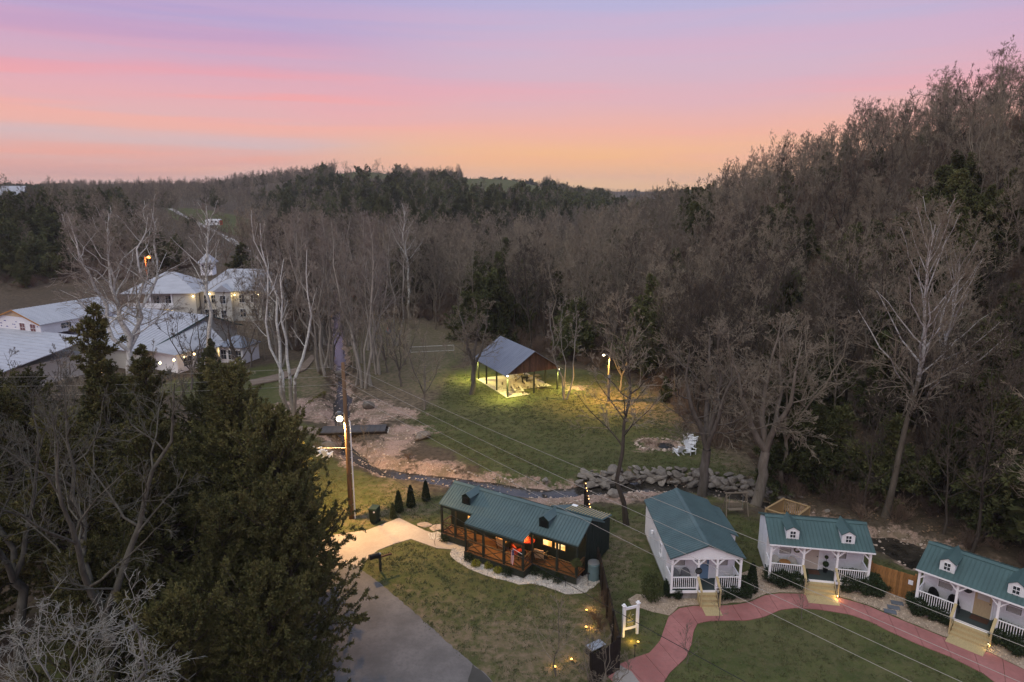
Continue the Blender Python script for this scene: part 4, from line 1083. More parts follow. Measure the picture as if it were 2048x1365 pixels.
def wall_sign(loc, rz, label, r=.22, wide=1.0):
    """round hanging plaque, dark with pale lettering"""
    o = empty('wall_plaque', loc, rz, label, 'plaque')
    m = MB(); n = 20
    m.add([(math.cos(6.2832*i/n)*r*wide, 0, math.sin(6.2832*i/n)*r) for i in range(n)]+[(math.cos(6.2832*i/n)*r*wide, -.03, math.sin(6.2832*i/n)*r) for i in range(n)],
          [tuple(range(n)), tuple(range(2*n-1, n-1, -1))]+[(i, i+n, (i+1) % n+n, (i+1) % n) for i in range(n)])
    m.build('board', M_black, o)
    t = MB()
    for k, (w, z) in enumerate(((.16, .08), (.24, 0.02), (.20, -.04), (.12, -.10))):
        x = -w*wide
        rr = random.Random(k)
        while x < w*wide-.03:
            l = rr.uniform(.015, .035); t.box(x, -.036, z-.012, x+l, -.031, z+.012); x += l+.014
    t.build('lettering', M_grey, o); return o
def step_light(parent_loc, label):
    o = empty('step_light', parent_loc, 0, label, 'light', 'small lights on the cabin steps')
    MB().lathe([(.05, 0), (.06, .04), (.03, .07)], 10).build('housing', M_black, o)
    MB().lathe([(.045, .0), (.03, -.03), (.01, -.04)], 10).build('lens', M_white_lamp, o)
    point('glow', (0, -.12, -.04), 9, (1, .66, .22), .04, o)

# --- white cabin whose gable faces the viewer
c1 = empty('white_cabin', (9.98, 38.55, 0), math.radians(0.6), 'white cabin with blue door and gable end facing the red path', 'cabin')
W, P_, D = 4.45, 1.35, 7.9
xs1 = [.07, 1.72, 2.90, W-.07]
cabin_porch(c1, W, P_, xs1, 1, True)
cabin_body(c1, W, P_, D)
zr1 = 3.80; ze1 = 2.95
for nm, x0, x1 in (('left_wall', 0, .1), ('right_wall', W-.1, W)):
    MB().box(x0, P_, .42, x1, D, 2.95).build(nm, M_white, c1)
MB().box(.11, D-.1, .42, W-.11, D, 2.95).build('rear_wall', M_white, c1)
MB().extr([(0, 2.95), (W, 2.95), (W/2, zr1)], 1, 0.03, .12).build('gable', M_trim, c1)
MB().extr([(0, 2.952), (W, 2.952), (W/2, zr1)], 1, D-.1, D).build('gable', M_white, c1)
def roof_along_y(W, x0, y0, y1, ze, zr, t=.08, ov=.14, rib=.23, ribh=.022):
    mb = MB(); xc = x0+W/2; sl = (zr-ze)/(W/2)
    for s in (-1, 1):
        xe = xc+s*(W/2+ov); zz = ze-ov*sl
        mb.extr([(xc, zr), (xe, zz), (xe, zz+t), (xc, zr+t)], 1, y0, y1)
        y = y0+.02
        while y < y1:
            mb.extr([(xc, zr+t-.01), (xe, zz+t-.01), (xe, zz+t+ribh), (xc, zr+t+ribh)], 1, y-.013, y+.013); y += rib
    return mb
roof_along_y(W, 0, -.16, D+.16, 2.955, zr1).build('roof', M_groof2, c1)
mb = MB(); h = zr1+.105; mb.extr([(W/2-.2, h-.09), (W/2, h-.01), (W/2+.2, h-.09), (W/2+.2, h-.07), (W/2, h+.02), (W/2-.2, h-.07)], 1, -.18, D+.18); mb.build('ridge_cap', M_groof2, c1)
# side bump-out with its own lower roof
MB().box(W, 3.6, .3, W+.75, D-.5, 2.45).build('side_addition', M_white, c1)
MB().add([(W-.05, 3.4, 2.86), (W+.9, 3.4, 2.48), (W+.9, D-.3, 2.48), (W-.05, D-.3, 2.86), (W-.05, 3.4, 2.93), (W+.9, 3.4, 2.55), (W+.9, D-.3, 2.55), (W-.05, D-.3, 2.93)],
         [(0,1,2,3),(7,6,5,4),(0,4,5,1),(1,5,6,2),(2,6,7,3),(3,7,4,0)]).build('side_roof', M_groof2, c1)
MB().extr([(W+.001, 2.45), (W+.75, 2.45), (W+.001, 2.85)], 1, 3.6, 3.68).build('side_gable', M_white, c1)
door(c1, 1.98, 2.76, P_, M_blue)
window(c1, .50, 1.22, 1.62, 2.42, P_, M_dglass, blind=True)
window(c1, 3.28, 3.98, 1.62, 2.42, P_, M_dglass, blind=True)
window(c1, 2.6, 3.05, 1.55, 2.35, 0.0, M_dglass, out=-1, axis='x', bars=(1, 1))
cabin_steps(c1, 1.80, 2.84)
mb = MB(); mb.tube([(-.14, 5.0, 1.9), (-.14, 5.0, 2.15)], .1, 10); mb.bar((-.14, 5, 2.0), (0.0, 5, 2.0), .04); mb.build('vent_hood', M_trim, c1)
def on(root, x, y, z):
    r = root.rotation_euler.z; c, s = math.cos(r), math.sin(r)
    return (root.location.x+c*x-s*y, root.location.y+s*x+c*y, root.location.z+z)
patio_chair(on(c1, .48, .75, FZ), math.radians(10), M_grey, 'grey curved-back chair at the left end of the blue-door porch')
patio_chair(on(c1, 1.15, .80, FZ), math.radians(-6), M_grey, 'grey curved-back chair beside the post of the blue-door porch')
wall_sign(on(c1, 1.72, -.01, 2.05), c1.rotation_euler.z, 'round black plaque hung on the porch post of the blue-door cabin')

# --- white cabins with dormers
def eave_cabin(name, loc, rz, label, doorm, dx, chairs, doorglass, W=6.12, D=4.1):
    o = empty(name, loc, rz, label, 'cabin')
    xs = [.07, 2.08, 4.12, W-.07]; P_ = 1.35
    cabin_porch(o, W, P_, xs, 1, True); cabin_body(o, W, P_, D)
    yr = D/2; zr = 3.85; z0 = 2.95
    for nm, x0, x1 in (('left_wall', 0, .1), ('right_wall', W-.1, W)):
        MB().extr([(P_, .42), (D, .42), (D, z0), (yr, zr-.02), (P_, zr-.02-(yr-P_)*.44)], 0, x0, x1).build(nm, M_white, o)
        MB().extr([(0.16, 2.945), (P_-.003, 2.945), (P_-.003, zr-.02-(yr-P_)*.44-.003), (0.16, 2.99)], 0, x0+.01, x1-.01).build('side_trim', M_trim, o)
    MB().box(.11, D-.1, .42, W-.11, D, z0).build('rear_wall', M_white, o)
    mb, zb = roof_gable(W+.24, -.2, D+.2, z0, zr+.02, yr, x0=-.12); mb.build('roof', M_groof, o)
    ridge_cap(W+.24, yr, zr+.02, x0=-.12).build('ridge_cap', M_groof, o)
    MB().box(-.125, -.225, z0-.02, W+.125, -.203, z0+.075).build('gutter', M_trim, o)
    dormer(o, 1.35, .32, slope=(zr+.02-z0)/(yr+.2), z_e=z0); dormer(o, 4.72, .32, slope=(zr+.02-z0)/(yr+.2), z_e=z0)
    door(o, dx, dx+.88, P_, doorm, doorglass)
    window(o, .85, 1.60, 1.62, 2.42, P_, M_dglass, blind=True); window(o, 4.30, 5.02, 1.62, 2.42, P_, M_dglass, blind=True)
    cabin_steps(o, 2.18, 4.02)
    MB().box(dx, P_-.75, FZ+.003, dx+.9, P_-.2, FZ+.02).build('doormat', M_mat, o)
    return o
c2 = eave_cabin('white_cabin', (16.80, 40.28, 0), math.radians(-10.4), 'white cabin with two dormers, green roof and beige door', M_beige, 2.45, None, False)
c3 = eave_cabin('white_cabin', (24.62, 37.25, 0), math.radians(-46.0), 'white cabin with green roof cut off by the photo edge, pine door', M_oak, 2.75, None, True)
for ch in c2.children:
    pass
MB().box(-.012, 1.9, 3.05, -.001, 2.15, 3.25).build('vent', M_trim, c2)
patio_chair(on(c2, .55, .75, FZ), math.radians(-4), M_blind, 'pale curved-back chair left on the beige-door porch')
patio_chair(on(c2, 1.65, .75, FZ), math.radians(0), M_blind, 'pale curved-back chair nearest the post on the beige-door porch')
def round_table(loc, mt, label):
    o = empty('porch_table', loc, 0, label, 'table')
    MB().lathe([(.02, .68), (.36, .69), (.36, .72), (.02, .73)], 18).build('tabletop', mt, o)
    MB().lathe([(.2, 0), (.18, .03), (.03, .06), (.03, .68)], 10).build('pedestal', M_black, o)
round_table(on(c2, 1.1, .62, FZ), M_cedarfence, 'round brown table between the pale chairs on the beige-door porch')
patio_chair(on(c3, .85, .75, FZ), math.radians(0), M_black, 'black chair at the left end of the pine-door porch')
patio_chair(on(c3, 1.9, .72, FZ), math.radians(-8), M_black, 'black chair beside the post of the pine-door porch')
wall_sign(on(c3, 2.35, 1.31, 2.05), c3.rotation_euler.z, 'oval black plaque on the wall beside the pine door', .18, 1.3)
def wreath(loc, rz, label):
    o = bpy.data.objects.new('wreath', None)
    mb = MB(); pts = [(math.cos(a)*.17, 0, math.sin(a)*.17) for a in [i*math.pi/9 for i in range(19)]]; mb.tube(pts, .045, 6, cap=False)
    w = mb.build('wreath', F_cedar, None, loc=loc, rot=(0, 0, rz)); tag(w, label, 'wreath')
wreath(on(c2, 1.95, 1.28, 2.0), c2.rotation_euler.z, 'dark round wreath on the wall between window and beige door')
def topiary(loc, label):
    o = empty('topiary', loc, 0, label, 'plant')
    MB().lathe([(.12, 0), (.16, .25), (.14, .26)], 12).build('pot', M_black, o)
    MB().tube([(0, 0, .25), (0, 0, 1.1)], .015, 6).build('stem', B_dark, o)
    MB().lathe([(.03, .38), (.16, .46), (.2, .58), (.16, .70), (.03, .78)], 12).build('lower_ball', F_shrub, o, smooth=True)
    MB().lathe([(.02, .95), (.1, 1.0), (.13, 1.08), (.1, 1.16), (.02, 1.2)], 12).build('upper_ball', F_shrub, o, smooth=True)
topiary(on(c2, 3.75, 1.05, FZ), 'ball topiary in a pot right of the beige door')
step_light(on(c2, 4.05, -.95, .28), 'small lit lamp at the foot of the beige-door cabin steps')
step_light(on(c3, 4.05, -.75, .38), 'small lit lamp beside the pine-door cabin steps')

# --- dark green cabin with stepped porch roof
dk = empty('dark_cabin', (-5.31, 46.09, 0), math.radians(-32.3), 'dark green cabin with teal metal roof and warmly lit long porch', 'cabin')
DW, DD = 11.3, 3.9; DF = .6; zr = 3.86; z0 = 2.84; yr = 1.95; sl = (zr-z0)/(yr+.0)
MB().box(0.15, 1.25, 0, DW-.15, DD-.05, .5).build('foundation', M_fenceblk, dk)
def planks(root, name, x0, x1, y0, y1, z, mt, n, thick=.04):
    w = (x1-x0)/n
    mb = MB().box(0, y0, z-thick, w-.008, y1, z); me = mb.mesh(name, mt)
    for i in range(n): link(name, me, root, (x0+i*w, 0, 0))
planks(dk, 'deck_board', .05, 3.05, .05, 1.3, DF, M_warmdeck, 20)
planks(dk, 'deck_board', 3.05, 7.9, -1.12, 1.3, DF, M_warmdeck, 32)
planks(dk, 'deck_board', 7.9, 11.25, .05, 1.3, DF, M_warmdeck, 22)
MB().box(.05, .02, .1, 3.05, .045, DF-.045).build('deck_skirt', M_darkwood, dk)
MB().box(3.05, -1.15, .1, 7.9, -1.125, DF-.045).build('deck_skirt', M_darkwood, dk)
MB().box(7.9, .02, .1, 11.25, .045, DF-.045).build('deck_skirt', M_darkwood, dk)
MB().box(3.02, -1.15, .1, 3.045, .02, DF-.045).build('deck_skirt', M_darkwood, dk)
MB().box(7.902, -1.15, .1, 7.93, .02, DF-.045).build('deck_skirt', M_darkwood, dk)
# walls
MB().box(.15, 1.3, .5, DW-.12, 1.4, z0+.05).build('front_wall', M_darkwall, dk)
MB().box(.15, DD-.1, .5, DW-.12, DD, z0).build('rear_wall', M_darkwall, dk)
for nm, x0, x1 in (('left_wall', .05, .15), ('right_wall', DW-.12, DW-.02)):
    MB().extr([(1.3, 0.15), (DD, 0.15), (DD, z0-.02), (yr, zr-.02), (1.3, zr-.02-(yr-1.3)*sl)], 0, x0, x1).build(nm, M_darkwall, dk)
# board-and-batten strips on the right wall
for k in range(7):
    y = 1.45+k*.38; zt = (zr-.03-abs(y-yr)*sl) if y > 1.3 else 2.8
    MB().box(DW-.02, y-.02, .2, DW-.0, y+.02, zt-.02).build('batten', M_darkwall, dk)
mb, zb = roof_gable(DW+.1, 0.0-.0, DD+.15, z0, zr, yr, x0=-.05, ribh=.035); mb.build('roof', M_groof2, dk)
ridge_cap(DW+.1, yr, zr, s=.52, x0=-.05).build('ridge_cap', M_groof2, dk)
# lower porch roof carrying on from the main slope
e0, ez = -1.02, z0-.27
mb = MB(); mb.extr([(e0, ez), (e0, ez+.09), (.02, z0+.097), (.02, z0+.0)], 0, 3.0, 7.78)
n = 21
for i in range(n+1):
    x = 3.0+4.78*i/n; x = min(max(x, 3.02), 7.76); mb.extr([(e0-.003, ez+.085), (e0-.003, ez+.125), (.05, z0+.135), (.05, z0+.08)], 0, x-.014, x+.014)
mb.build('porch_roof', M_groof2, dk)
# posts and crossed rails
pz = lambda y: (z0-.02 if y > -.2 else ez-.0)
posts = [(.12, .1), (1.35, .1), (3.12, -1.05), (4.62, -1.05), (6.3, -1.05), (7.82, -1.05), (9.75, .1), (11.2, .1)]
for x, y in posts: post(dk, x, y, DF, pz(y), .13, M_darkwood)
post(dk, 3.12, .1, DF, z0-.02, .12, M_darkwood); post(dk, 7.82, .1, DF, z0-.02, .12, M_darkwood)
MB().box(.05, .04, z0-.16, 3.0, .15, z0-.003).build('beam', M_darkwood, dk); MB().box(7.8, .04, z0-.16, 11.25, .15, z0-.003).build('beam', M_darkwood, dk)
MB().box(3.02, -1.1, ez-.14, 7.9, -1.0, ez-.003).build('beam', M_darkwood, dk)
def xrail(p, q):
    r = MB(); Z = Vector((0, 0, 1)); p = Vector((p[0], p[1], 0)); q = Vector((q[0], q[1], 0))
    r.bar(p+Z*(DF+.88), q+Z*(DF+.88), .11, .05); r.bar(p+Z*(DF+.12), q+Z*(DF+.12), .06, .08)
    d = (q-p).normalized(); up = d.cross(Z)
    for e in (p+d*.03, q-d*.03): r.bar(e+Z*(DF+.09), e+Z*(DF+.87), .04)
    o = r.build('railing', M_rail, dk)
    MB().bar(p+Z*(DF+.16), q+Z*(DF+.84), .035, .07, up=up).build('cross_rail', M_rail, o)
    MB().bar(p+Z*(DF+.84)+up*.04, q+Z*(DF+.16)+up*.04, .035, .07, up=up).build('cross_rail', M_rail, o)
for p, q in (((.12, .16), (.12, 1.25)), ((.19, .1), (1.28, .1)), ((1.42, .1), (3.05, .1)), ((3.19, -1.05), (4.55, -1.05)), ((4.69, -1.05), (6.23, -1.05)), ((6.37, -1.05), (7.75, -1.05)),
             ((7.82, -.98), (7.82, .04)), ((7.89, .1), (9.68, .1)), ((9.82, .1), (11.13, .1)), ((11.2, .17), (11.2, 1.25))): xrail(p, q)
for xa, xb in ((1.62, 2.30), (8.02, 8.72), (8.95, 9.28), (9.40, 9.74)):
    window(dk, xa, xb, 1.45, 2.30, 1.3, M_lit, frame=M_darkwood, bars=(0, 1))
window(dk, 4.2, 4.9, 1.45, 2.3, 1.3, M_lit, frame=M_darkwood, bars=(0, 1))
MB().box(5.6, 1.25, DF, 6.5, 1.295, DF+2.0).build('door', M_barn, dk)
dormer(dk, 2.05, .5, W=.72, slope=sl, z_e=z0, y_e=0, side=M_groof2, roofm=M_groof2, louver=True, mt_face=M_darkwall)
dormer(dk, 8.48, .5, W=.72, slope=sl, z_e=z0, y_e=0, side=M_groof2, roofm=M_groof2, louver=True, mt_face=M_darkwall)
mb = MB(); mb.lathe([(.09, 0), (.07, .05), (.04, .06), (.04, .32)], 10); mb.build('vent_pipe', M_metal, dk, loc=(3.9, 2.15, zr+.02))
# rear lean-to roof
MB().add([(7.2, DD-.1, 3.02), (11.28, DD-.1, 3.02), (11.28, DD+1.5, 2.72), (8.2, DD+1.5, 2.72), (7.2, DD-.1, 3.09), (11.28, DD-.1, 3.09), (11.28, DD+1.5, 2.79), (8.2, DD+1.5, 2.79)],
         [(3,2,1,0),(4,5,6,7),(0,1,5,4),(1,2,6,5),(2,3,7,6),(3,0,4,7)]).build('lean_to_roof', M_groof2, dk)
mb = MB()
for i in range(14):
    x = 8.4+i*.21; mb.extr([(DD+.0, 3.07), (DD+.0, 3.11), (DD+1.5, 2.83), (DD+1.5, 2.78)], 0, x-.03, x+.03)
mb.build('roof_batten', M_pine, dk)
MB().box(8.2, DD, .2, 11.2, DD+1.35, 2.74).build('lean_to', M_darkwall, dk)
MB().box(0, 0, 0, .4, .26, .05).build('skylight', M_trim, dk, loc=(8.35, DD+.95, 2.93))
for x, y, e in ((1.9, .7, 22), (4.2, 0, 52), (5.7, 0.2, 58), (7.1, .1, 42), (8.6, .75, 36), (10.2, .75, 18)):
    l = MB().lathe([(.07, 0), (.07, -.05), (.02, -.07)], 10).build('porch_light', M_bulb, dk, loc=(x, y, 2.5 if y > .5 else 2.52))
    point('porch_glow', (x, y, 2.36), e, (1, .50, .16), .08, dk)
# things on the dark porch
def armchair(loc, rz, mt, label):
    o = empty('porch_armchair', loc, rz, label, 'chair')
    MB().box(-.33, -.3, .25, .33, .3, .45).build('seat', mt, o); MB().add([(-.33, .24, .4), (.33, .24, .4), (.33, .36, .95), (-.33, .36, .95), (-.33, .36, .4), (.33, .36, .4), (.33, .46, .95), (-.33, .46, .95)],
        [(0,1,2,3),(7,6,5,4),(0,4,5,1),(1,5,6,2),(2,6,7,3),(3,7,4,0)]).build('backrest', mt, o)
    for s in (-1, 1): MB().box(min(s*.34, s*.44), -.3, .25, max(s*.34, s*.44), .3, .62).build('armrest', M_darkwood, o)
    for x in (-.36, .36):
        for y in (-.25, .27): MB().box(x-.03, y-.03, 0, x+.03, y+.03, .25).build('leg', M_darkwood, o)
rzd = dk.rotation_euler.z
armchair(on(dk, 6.75, .2, DF), rzd+2.6, M_red, 'red cushioned armchair at the middle of the lit porch')
armchair(on(dk, 8.15, .72, DF), rzd+3.3, M_tan, 'tan armchair under the first lit window of the dark cabin')
armchair(on(dk, 5.2, .6, DF), rzd+3.0, M_tan, 'brown armchair by the dark cabin door')
o = empty('porch_parasol', on(dk, 7.35, .45, DF), rzd, 'red half-folded parasol beside the armchairs of the dark cabin', 'parasol')
MB().lathe([(.03, 1.62), (.42, 1.36), (.44, 1.30), (.06, 1.42)], 8).build('canopy', M_red, o); MB().tube([(0, 0, 0), (0, 0, 1.7)], .02, 6).build('pole', M_darkwood, o)
fl = empty('flag', on(dk, 7.5, -1.12, 1.95), rzd+math.radians(-18), 'stars and stripes flag hanging from the dark cabin porch post', 'flag')
MB().tube([(.32, .05, -.12), (-.05, -.45, .30)], .015, 6).build('flagpole', M_trim, fl)
M_fr = mat('flag_red', (.45, .03, .04), .8, .05); M_fw = mat('flag_white', (.75, .74, .72), .8, .04); M_fb = mat('flag_blue', (.03, .05, .16), .8, .05)
def flag_cloth():
    mb = MB(); nr, ncol = 13, 8
    def pt(u, v):   # u across the stripes, v along them (hanging down)
        fold = .05*math.sin(u*9+v*3)*(0.4+v)
        return (-.02-.44*u*(1-.35*v)-.22*v, -.38+.10*u+fold+.12*v, .24-.30*u*(1-v)-1.30*v)
    for i in range(nr):
        for j in range(ncol):
            u0, u1 = i/nr, (i+1)/nr; v0, v1 = j/ncol, (j+1)/ncol
            mi = 2 if (i < 7 and j < 3) else (0 if i % 2 == 0 else 1)
            mb.add([pt(u0, v0), pt(u1, v0), pt(u1, v1), pt(u0, v1)], [(0, 1, 2, 3)], mi)
    for i in range(3):
        for j in range(3):
            u, v = .09+i*.16, .06+j*.11; x, y, z = pt(u, v); mb.add([(x-.012, y-.01, z-.012), (x+.012, y-.01, z-.012), (x+.012, y-.01, z+.012), (x-.012, y-.01, z+.012)], [(0, 1, 2, 3)], 1)
    mb.build('cloth', [M_fr, M_fw, M_fb], fl)
flag_cloth()

# ------------------------------------------------------------------ pavilion
pv = empty('picnic_pavilion', (-.6, 80.92, 0), math.radians(26.2), 'open picnic pavilion with grey metal roof and brown board gable', 'pavilion')
PW, PL, PE, PR = 7.4, 9.4, 2.95, 5.6
MB().box(-.05, -.05, -.3, PW+.05, PL+.05, .10).build('slab', M_conc, pv)
for x, y in ((.15, .2), (PW*.52, .2), (PW-.15, .2), (.15, PL*.36), (.15, PL*.7), (.15, PL-.2), (PW-.15, PL*.36), (PW-.15, PL*.7), (PW-.15, PL-.2)): post(pv, x, y, .10, PE, .17, M_darkwood)
for y in (.2, PL-.2): MB().box(-.1, y-.07, PE-.02, PW+.1, y+.07, PE+.2).build('beam', M_oldwood, pv)
for x in (.15, PW-.15): MB().box(x-.07, .275, PE-.02, x+.07, PL-.275, PE+.18).build('side_beam', M_oldwood, pv)
roof_along_y(PW, 0, -.35, PL+.35, PE+.17, PR, .06, .35, .45, .03).build('roof', M_pavroof, pv)
nb_ = 27; sl_ = (PR-PE-.17)/(PW/2)
for yy in (.03, PL-.05):
    for i in range(nb_):
        x0 = PW*i/nb_+.006; x1 = PW*(i+1)/nb_-.006; zt = lambda x: PE+.165+sl_*(PW/2-abs(x-PW/2))
        MB().extr([(x0, PE+.0), (x1, PE+.0), (x1, zt(x1)), (x0, zt(x0))], 1, yy-(.012 if i % 2 else 0), yy+.03).build('gable_board', M_barn, pv)
for k in range(6):
    y = .6+k*1.6; m_ = MB(); m_.bar((.1, y, PE+.25), (PW-.1, y, PE+.25), .06, .16); m_.bar((PW/2, y, PE+.25), (PW/2, y, PR-.1), .06, .12); m_.build('truss', M_oldwood, pv)
for x, y, z in ((.05, -.0, PE-.10), (PW-.1, -.0, PE-.1), (PW*.5, 2.2, PE-.1), (PW*.5, 6.8, PE-.1), (.05, PL-.1, PE-.1)):
    MB().lathe([(.05, .05), (.10, 0), (.09, -.08), (.03, -.12)], 10).build('light_fitting', M_white_lamp, pv, loc=(x, y, z))
for x, y, z, e in ((PW*.3, 2.2, PE-.3, 210), (PW*.7, 4.5, PE-.3, 180), (PW*.4, 7.2, PE-.3, 210)):
    point('pavilion_glow', (x, y, z), e, (1, .74, .24), .12, pv)
for x, y, e in ((-.25, -.25, 1300), (PW+.25, -.25, 1100), (-.3, PL+.2, 1500)): spotl('eave_glow', (x, y, PE-.35), e, (.95, .88, .25), .1, pv, 165, .6)
M_benchw = mat('bench_plank', (.42, .38, .32), .8, .15, 4)
def picnic_bench(x, y, rz, L, label, w=.3, h=.45):
    o = empty('plank_bench', on(pv, x, y, .10), pv.rotation_euler.z+rz, label, 'bench', 'benches under the pavilion')
    MB().box(-L/2, -w/2, h-.05, L/2, w/2, h).build('seat', M_benchw if h < .6 else M_oldwood, o)
    for s in (-1, 1): MB().box(s*L*.4-.04, -w*.4, 0, s*L*.4+.04, w*.4, h-.052).build('leg', M_oldwood, o)
for i, (x, y, rz, L) in enumerate([(2.0, 2.4, 1.3, 3.0), (2.8, 1.8, 1.3, 3.0), (4.3, 3.2, 1.3, 2.6), (5.3, 2.2, 1.3, 2.4), (5.9, 3.2, 1.3, 2.6), (3.0, 5.6, .3, 3.0)]):
    picnic_bench(x, y, rz, L, ['white plank bench nearest the left front post of the pavilion', 'white plank bench second from the left under the pavilion', 'white plank bench behind the middle front post', 'white plank bench right of the middle front post', 'white plank bench by the right side of the pavilion slab', 'white plank bench at the back of the pavilion'][i])
for i, (x, y) in enumerate([(6.4, 5.2), (5.2, 6.6)]):
    o = empty('picnic_table', on(pv, x, y, .1), pv.rotation_euler.z+1.3*i, ['picnic table at the right rear of the pavilion slab', 'picnic table near the back edge of the pavilion slab'][i], 'table', 'picnic tables')
    for k in range(4): MB().box(-.9, -.38+k*.2, .70, .9, -.2+k*.2, .74).build('table_board', M_oldwood, o)
    for s in (-1, 1):
        MB().box(-.9, s*.68-.13, .42, .9, s*.68+.13, .46).build('seat', M_oldwood, o)
        MB().bar((s*.7, -.7, 0), (s*.7, .1, .7), .06).build('leg', M_oldwood, o); MB().bar((s*.7+.07, .7, 0), (s*.7+.07, -.1, .7), .06).build('leg', M_oldwood, o)
o = empty('barrel_grill', on(pv, 5.0, 5.0, .1), 0.4, 'dark barrel grill in the middle of the pavilion slab', 'grill')
MB().tube([(-.4, 0, .8), (.4, 0, .8)], .26, 12).build('drum', M_black, o)
for x in (-.3, .3): MB().box(x-.03, -.2, 0, x+.03, .2, .6).build('leg', M_black, o)
MB().tube([(0, 0, 1.0), (0, 0, 1.5)], .05, 8).build('chimney', M_black, o)

# ------------------------------------------------------------------ poles, lamps and wires
up = empty('utility_pole', (-12.67, 49.5, 0), 0, 'tall wooden utility pole carrying wires and a lit lamp by the driveway', 'pole')
MB().tube([(0, 0, -.2), (0, 0, 4), (0, 0, 8), (0, 0, 12.7)], [.20, .18, .16, .13], 14).build('shaft', M_pole, up, smooth=True)
MB().tube([(.30, -.05, 0), (.30, -.05, 8.0), (.22, -.03, 8.15)], .055, 8).build('conduit', M_trim, up)
for k in range(6): MB().box(.12, -.09, 1.2+k*1.3, .31, -.0, 1.25+k*1.3).build('conduit_clamp', M_metal, up)
for z, s, l in ((12.45, -1, .5), (12.5, 1, .62), (11.75, -1, .5), (11.1, -1, .55), (10.95, -1, .45)):
    b = MB().bar((0, 0, z), (s*l, 0, z-.15), .035).build('insulator_bracket', M_fenceblk, up)
    MB().lathe([(.02, 0), (.035, .04), (.02, .07), (.035, .1), (.02, .13)], 8, (s*l, 0, z-.17)).build('insulator', M_grey, b)
MB().bar((0, -.05, 8.75), (-.42, -.12, 8.72), .05).build('lamp_arm', M_metal, up)
MB().lathe([(.12, .45), (.19, .40), (.20, .2), (.16, .12), (.10, .1)], 14, (-.45, -.14, 8.45)).build('lamp_housing', M_grey, up)
MB().lathe([(.10, .1), (.23, -.02), (.25, -.16), (.18, -.28), (.04, -.32)], 14, (-.45, -.14, 8.43)).build('lamp_globe', M_white_lamp, up)
spotl('pole_lamp_glow', (-.45, -.14, 8.05), 9000, (1, .60, .22), .12, up, 168, .5)
p2 = empty('utility_pole', (15.3, 14.1, 0), 0, 'wooden utility pole that the long wires run to beyond the lawn', 'pole')
MB().tube([(0, 0, -.2), (0, 0, 14)], [.2, .14], 12).build('shaft', M_pole, p2)
def wire(a, b, sag, label, r=.008, mt=None, n=16, group='wires on the utility pole'):
    a = Vector(a); b = Vector(b); pts = []
    for i in range(n+1):
        f = i/n; p = a.lerp(b, f); p.z -= sag*4*f*(1-f); pts.append(p)
    o = MB().tube(pts, r, 5).build('overhead_wire', mt or M_wire); tag(o, label, 'wire', group); return o
X0, Y0 = -12.67, 49.5
wire((X0+.6, Y0, 12.4), (15.3, 14.1, 13.6), .35, 'topmost wire running from the utility pole over the cabins')
wire((X0-.5, Y0, 12.35), (15.2, 14.0, 12.6), .4, 'second wire from the top running over the cabin roofs')
wire((X0-.5, Y0, 11.65), (15.1, 14.0, 11.9), .5, 'third wire from the top running over the cabin roofs')
wire((X0-.55, Y0, 11.0), (15.1, 14.1, 11.1), .5, 'lowest of the four power wires over the cabin roofs')
wire((X0, Y0-.1, 5.95), (15.2, 14.1, 8.4), .7, 'thick dark service cable low across the dark cabin porch', .014, M_black)
wire((X0-.5, Y0, 12.35), (-46, 47, 12.3), .3, 'topmost wire running from the pole towards the lodge side')
wire((X0-.5, Y0, 11.65), (-46, 47, 11.6), .3, 'middle wire running from the pole towards the cedars')
wire((X0-.55, Y0, 11.0), (-46, 47, 10.9), .3, 'lower wire running from the pole towards the cedars')
wire((X0, Y0-.1, 5.95), (-40, 50, 6.4), .3, 'lamplit low cable running from the pole behind the cedars', .016)
lp = empty('lamp_pole', (11.75, 79.7, 0), 0, 'tall pale pole with curved lit lamp right of the pavilion', 'lamp')
MB().tube([(0, 0, -.2), (0, 0, 4.5), (.2, 0, 7.3)], [.16, .13, .10], 10).build('shaft', M_oldwood, lp)
MB().tube([(.1, 0, 5.0), (.05, 0, 5.5), (-.25, 0, 5.85), (-.65, 0, 5.85)], .045, 7).build('lamp_arm', M_metal, lp)
MB().lathe([(.05, .1), (.14, .03), (.15, -.05), (.05, -.1)], 10, (-.72, 0, 5.8)).build('lamp_head', M_white_lamp, lp)
MB().box(-.15, -.14, 3.0, .15, .0-.12, 3.4).build('meter_box', M_metal, lp)
spotl('field_lamp_glow', (-.74, -.05, 5.66), 6500, (1, .56, .13), .1, lp, 158, .7)
sp_ = empty('street_lamp', (-80.5, 150, th(-80.5, 150)), 0, 'orange street lamp on a pole behind the white lodge', 'lamp')
sz = 10.6-sp_.location.z
MB().tube([(0, 0, 0), (0, 0, sz)], [.16, .12], 8).build('shaft', M_oldwood, sp_); MB().bar((0, 0, sz-.2), (.9, 0, sz), .08).build('lamp_arm', M_metal, sp_)
MB().lathe([(.1, .2), (.42, .05), (.45, -.15), (.15, -.3)], 12, (.9, 0, sz)).build('lamp_head', M_sodium, sp_)
point('street_lamp_glow', (1.1, -.8, sz-.5), 1800, (1, .22, .05), .3, sp_)

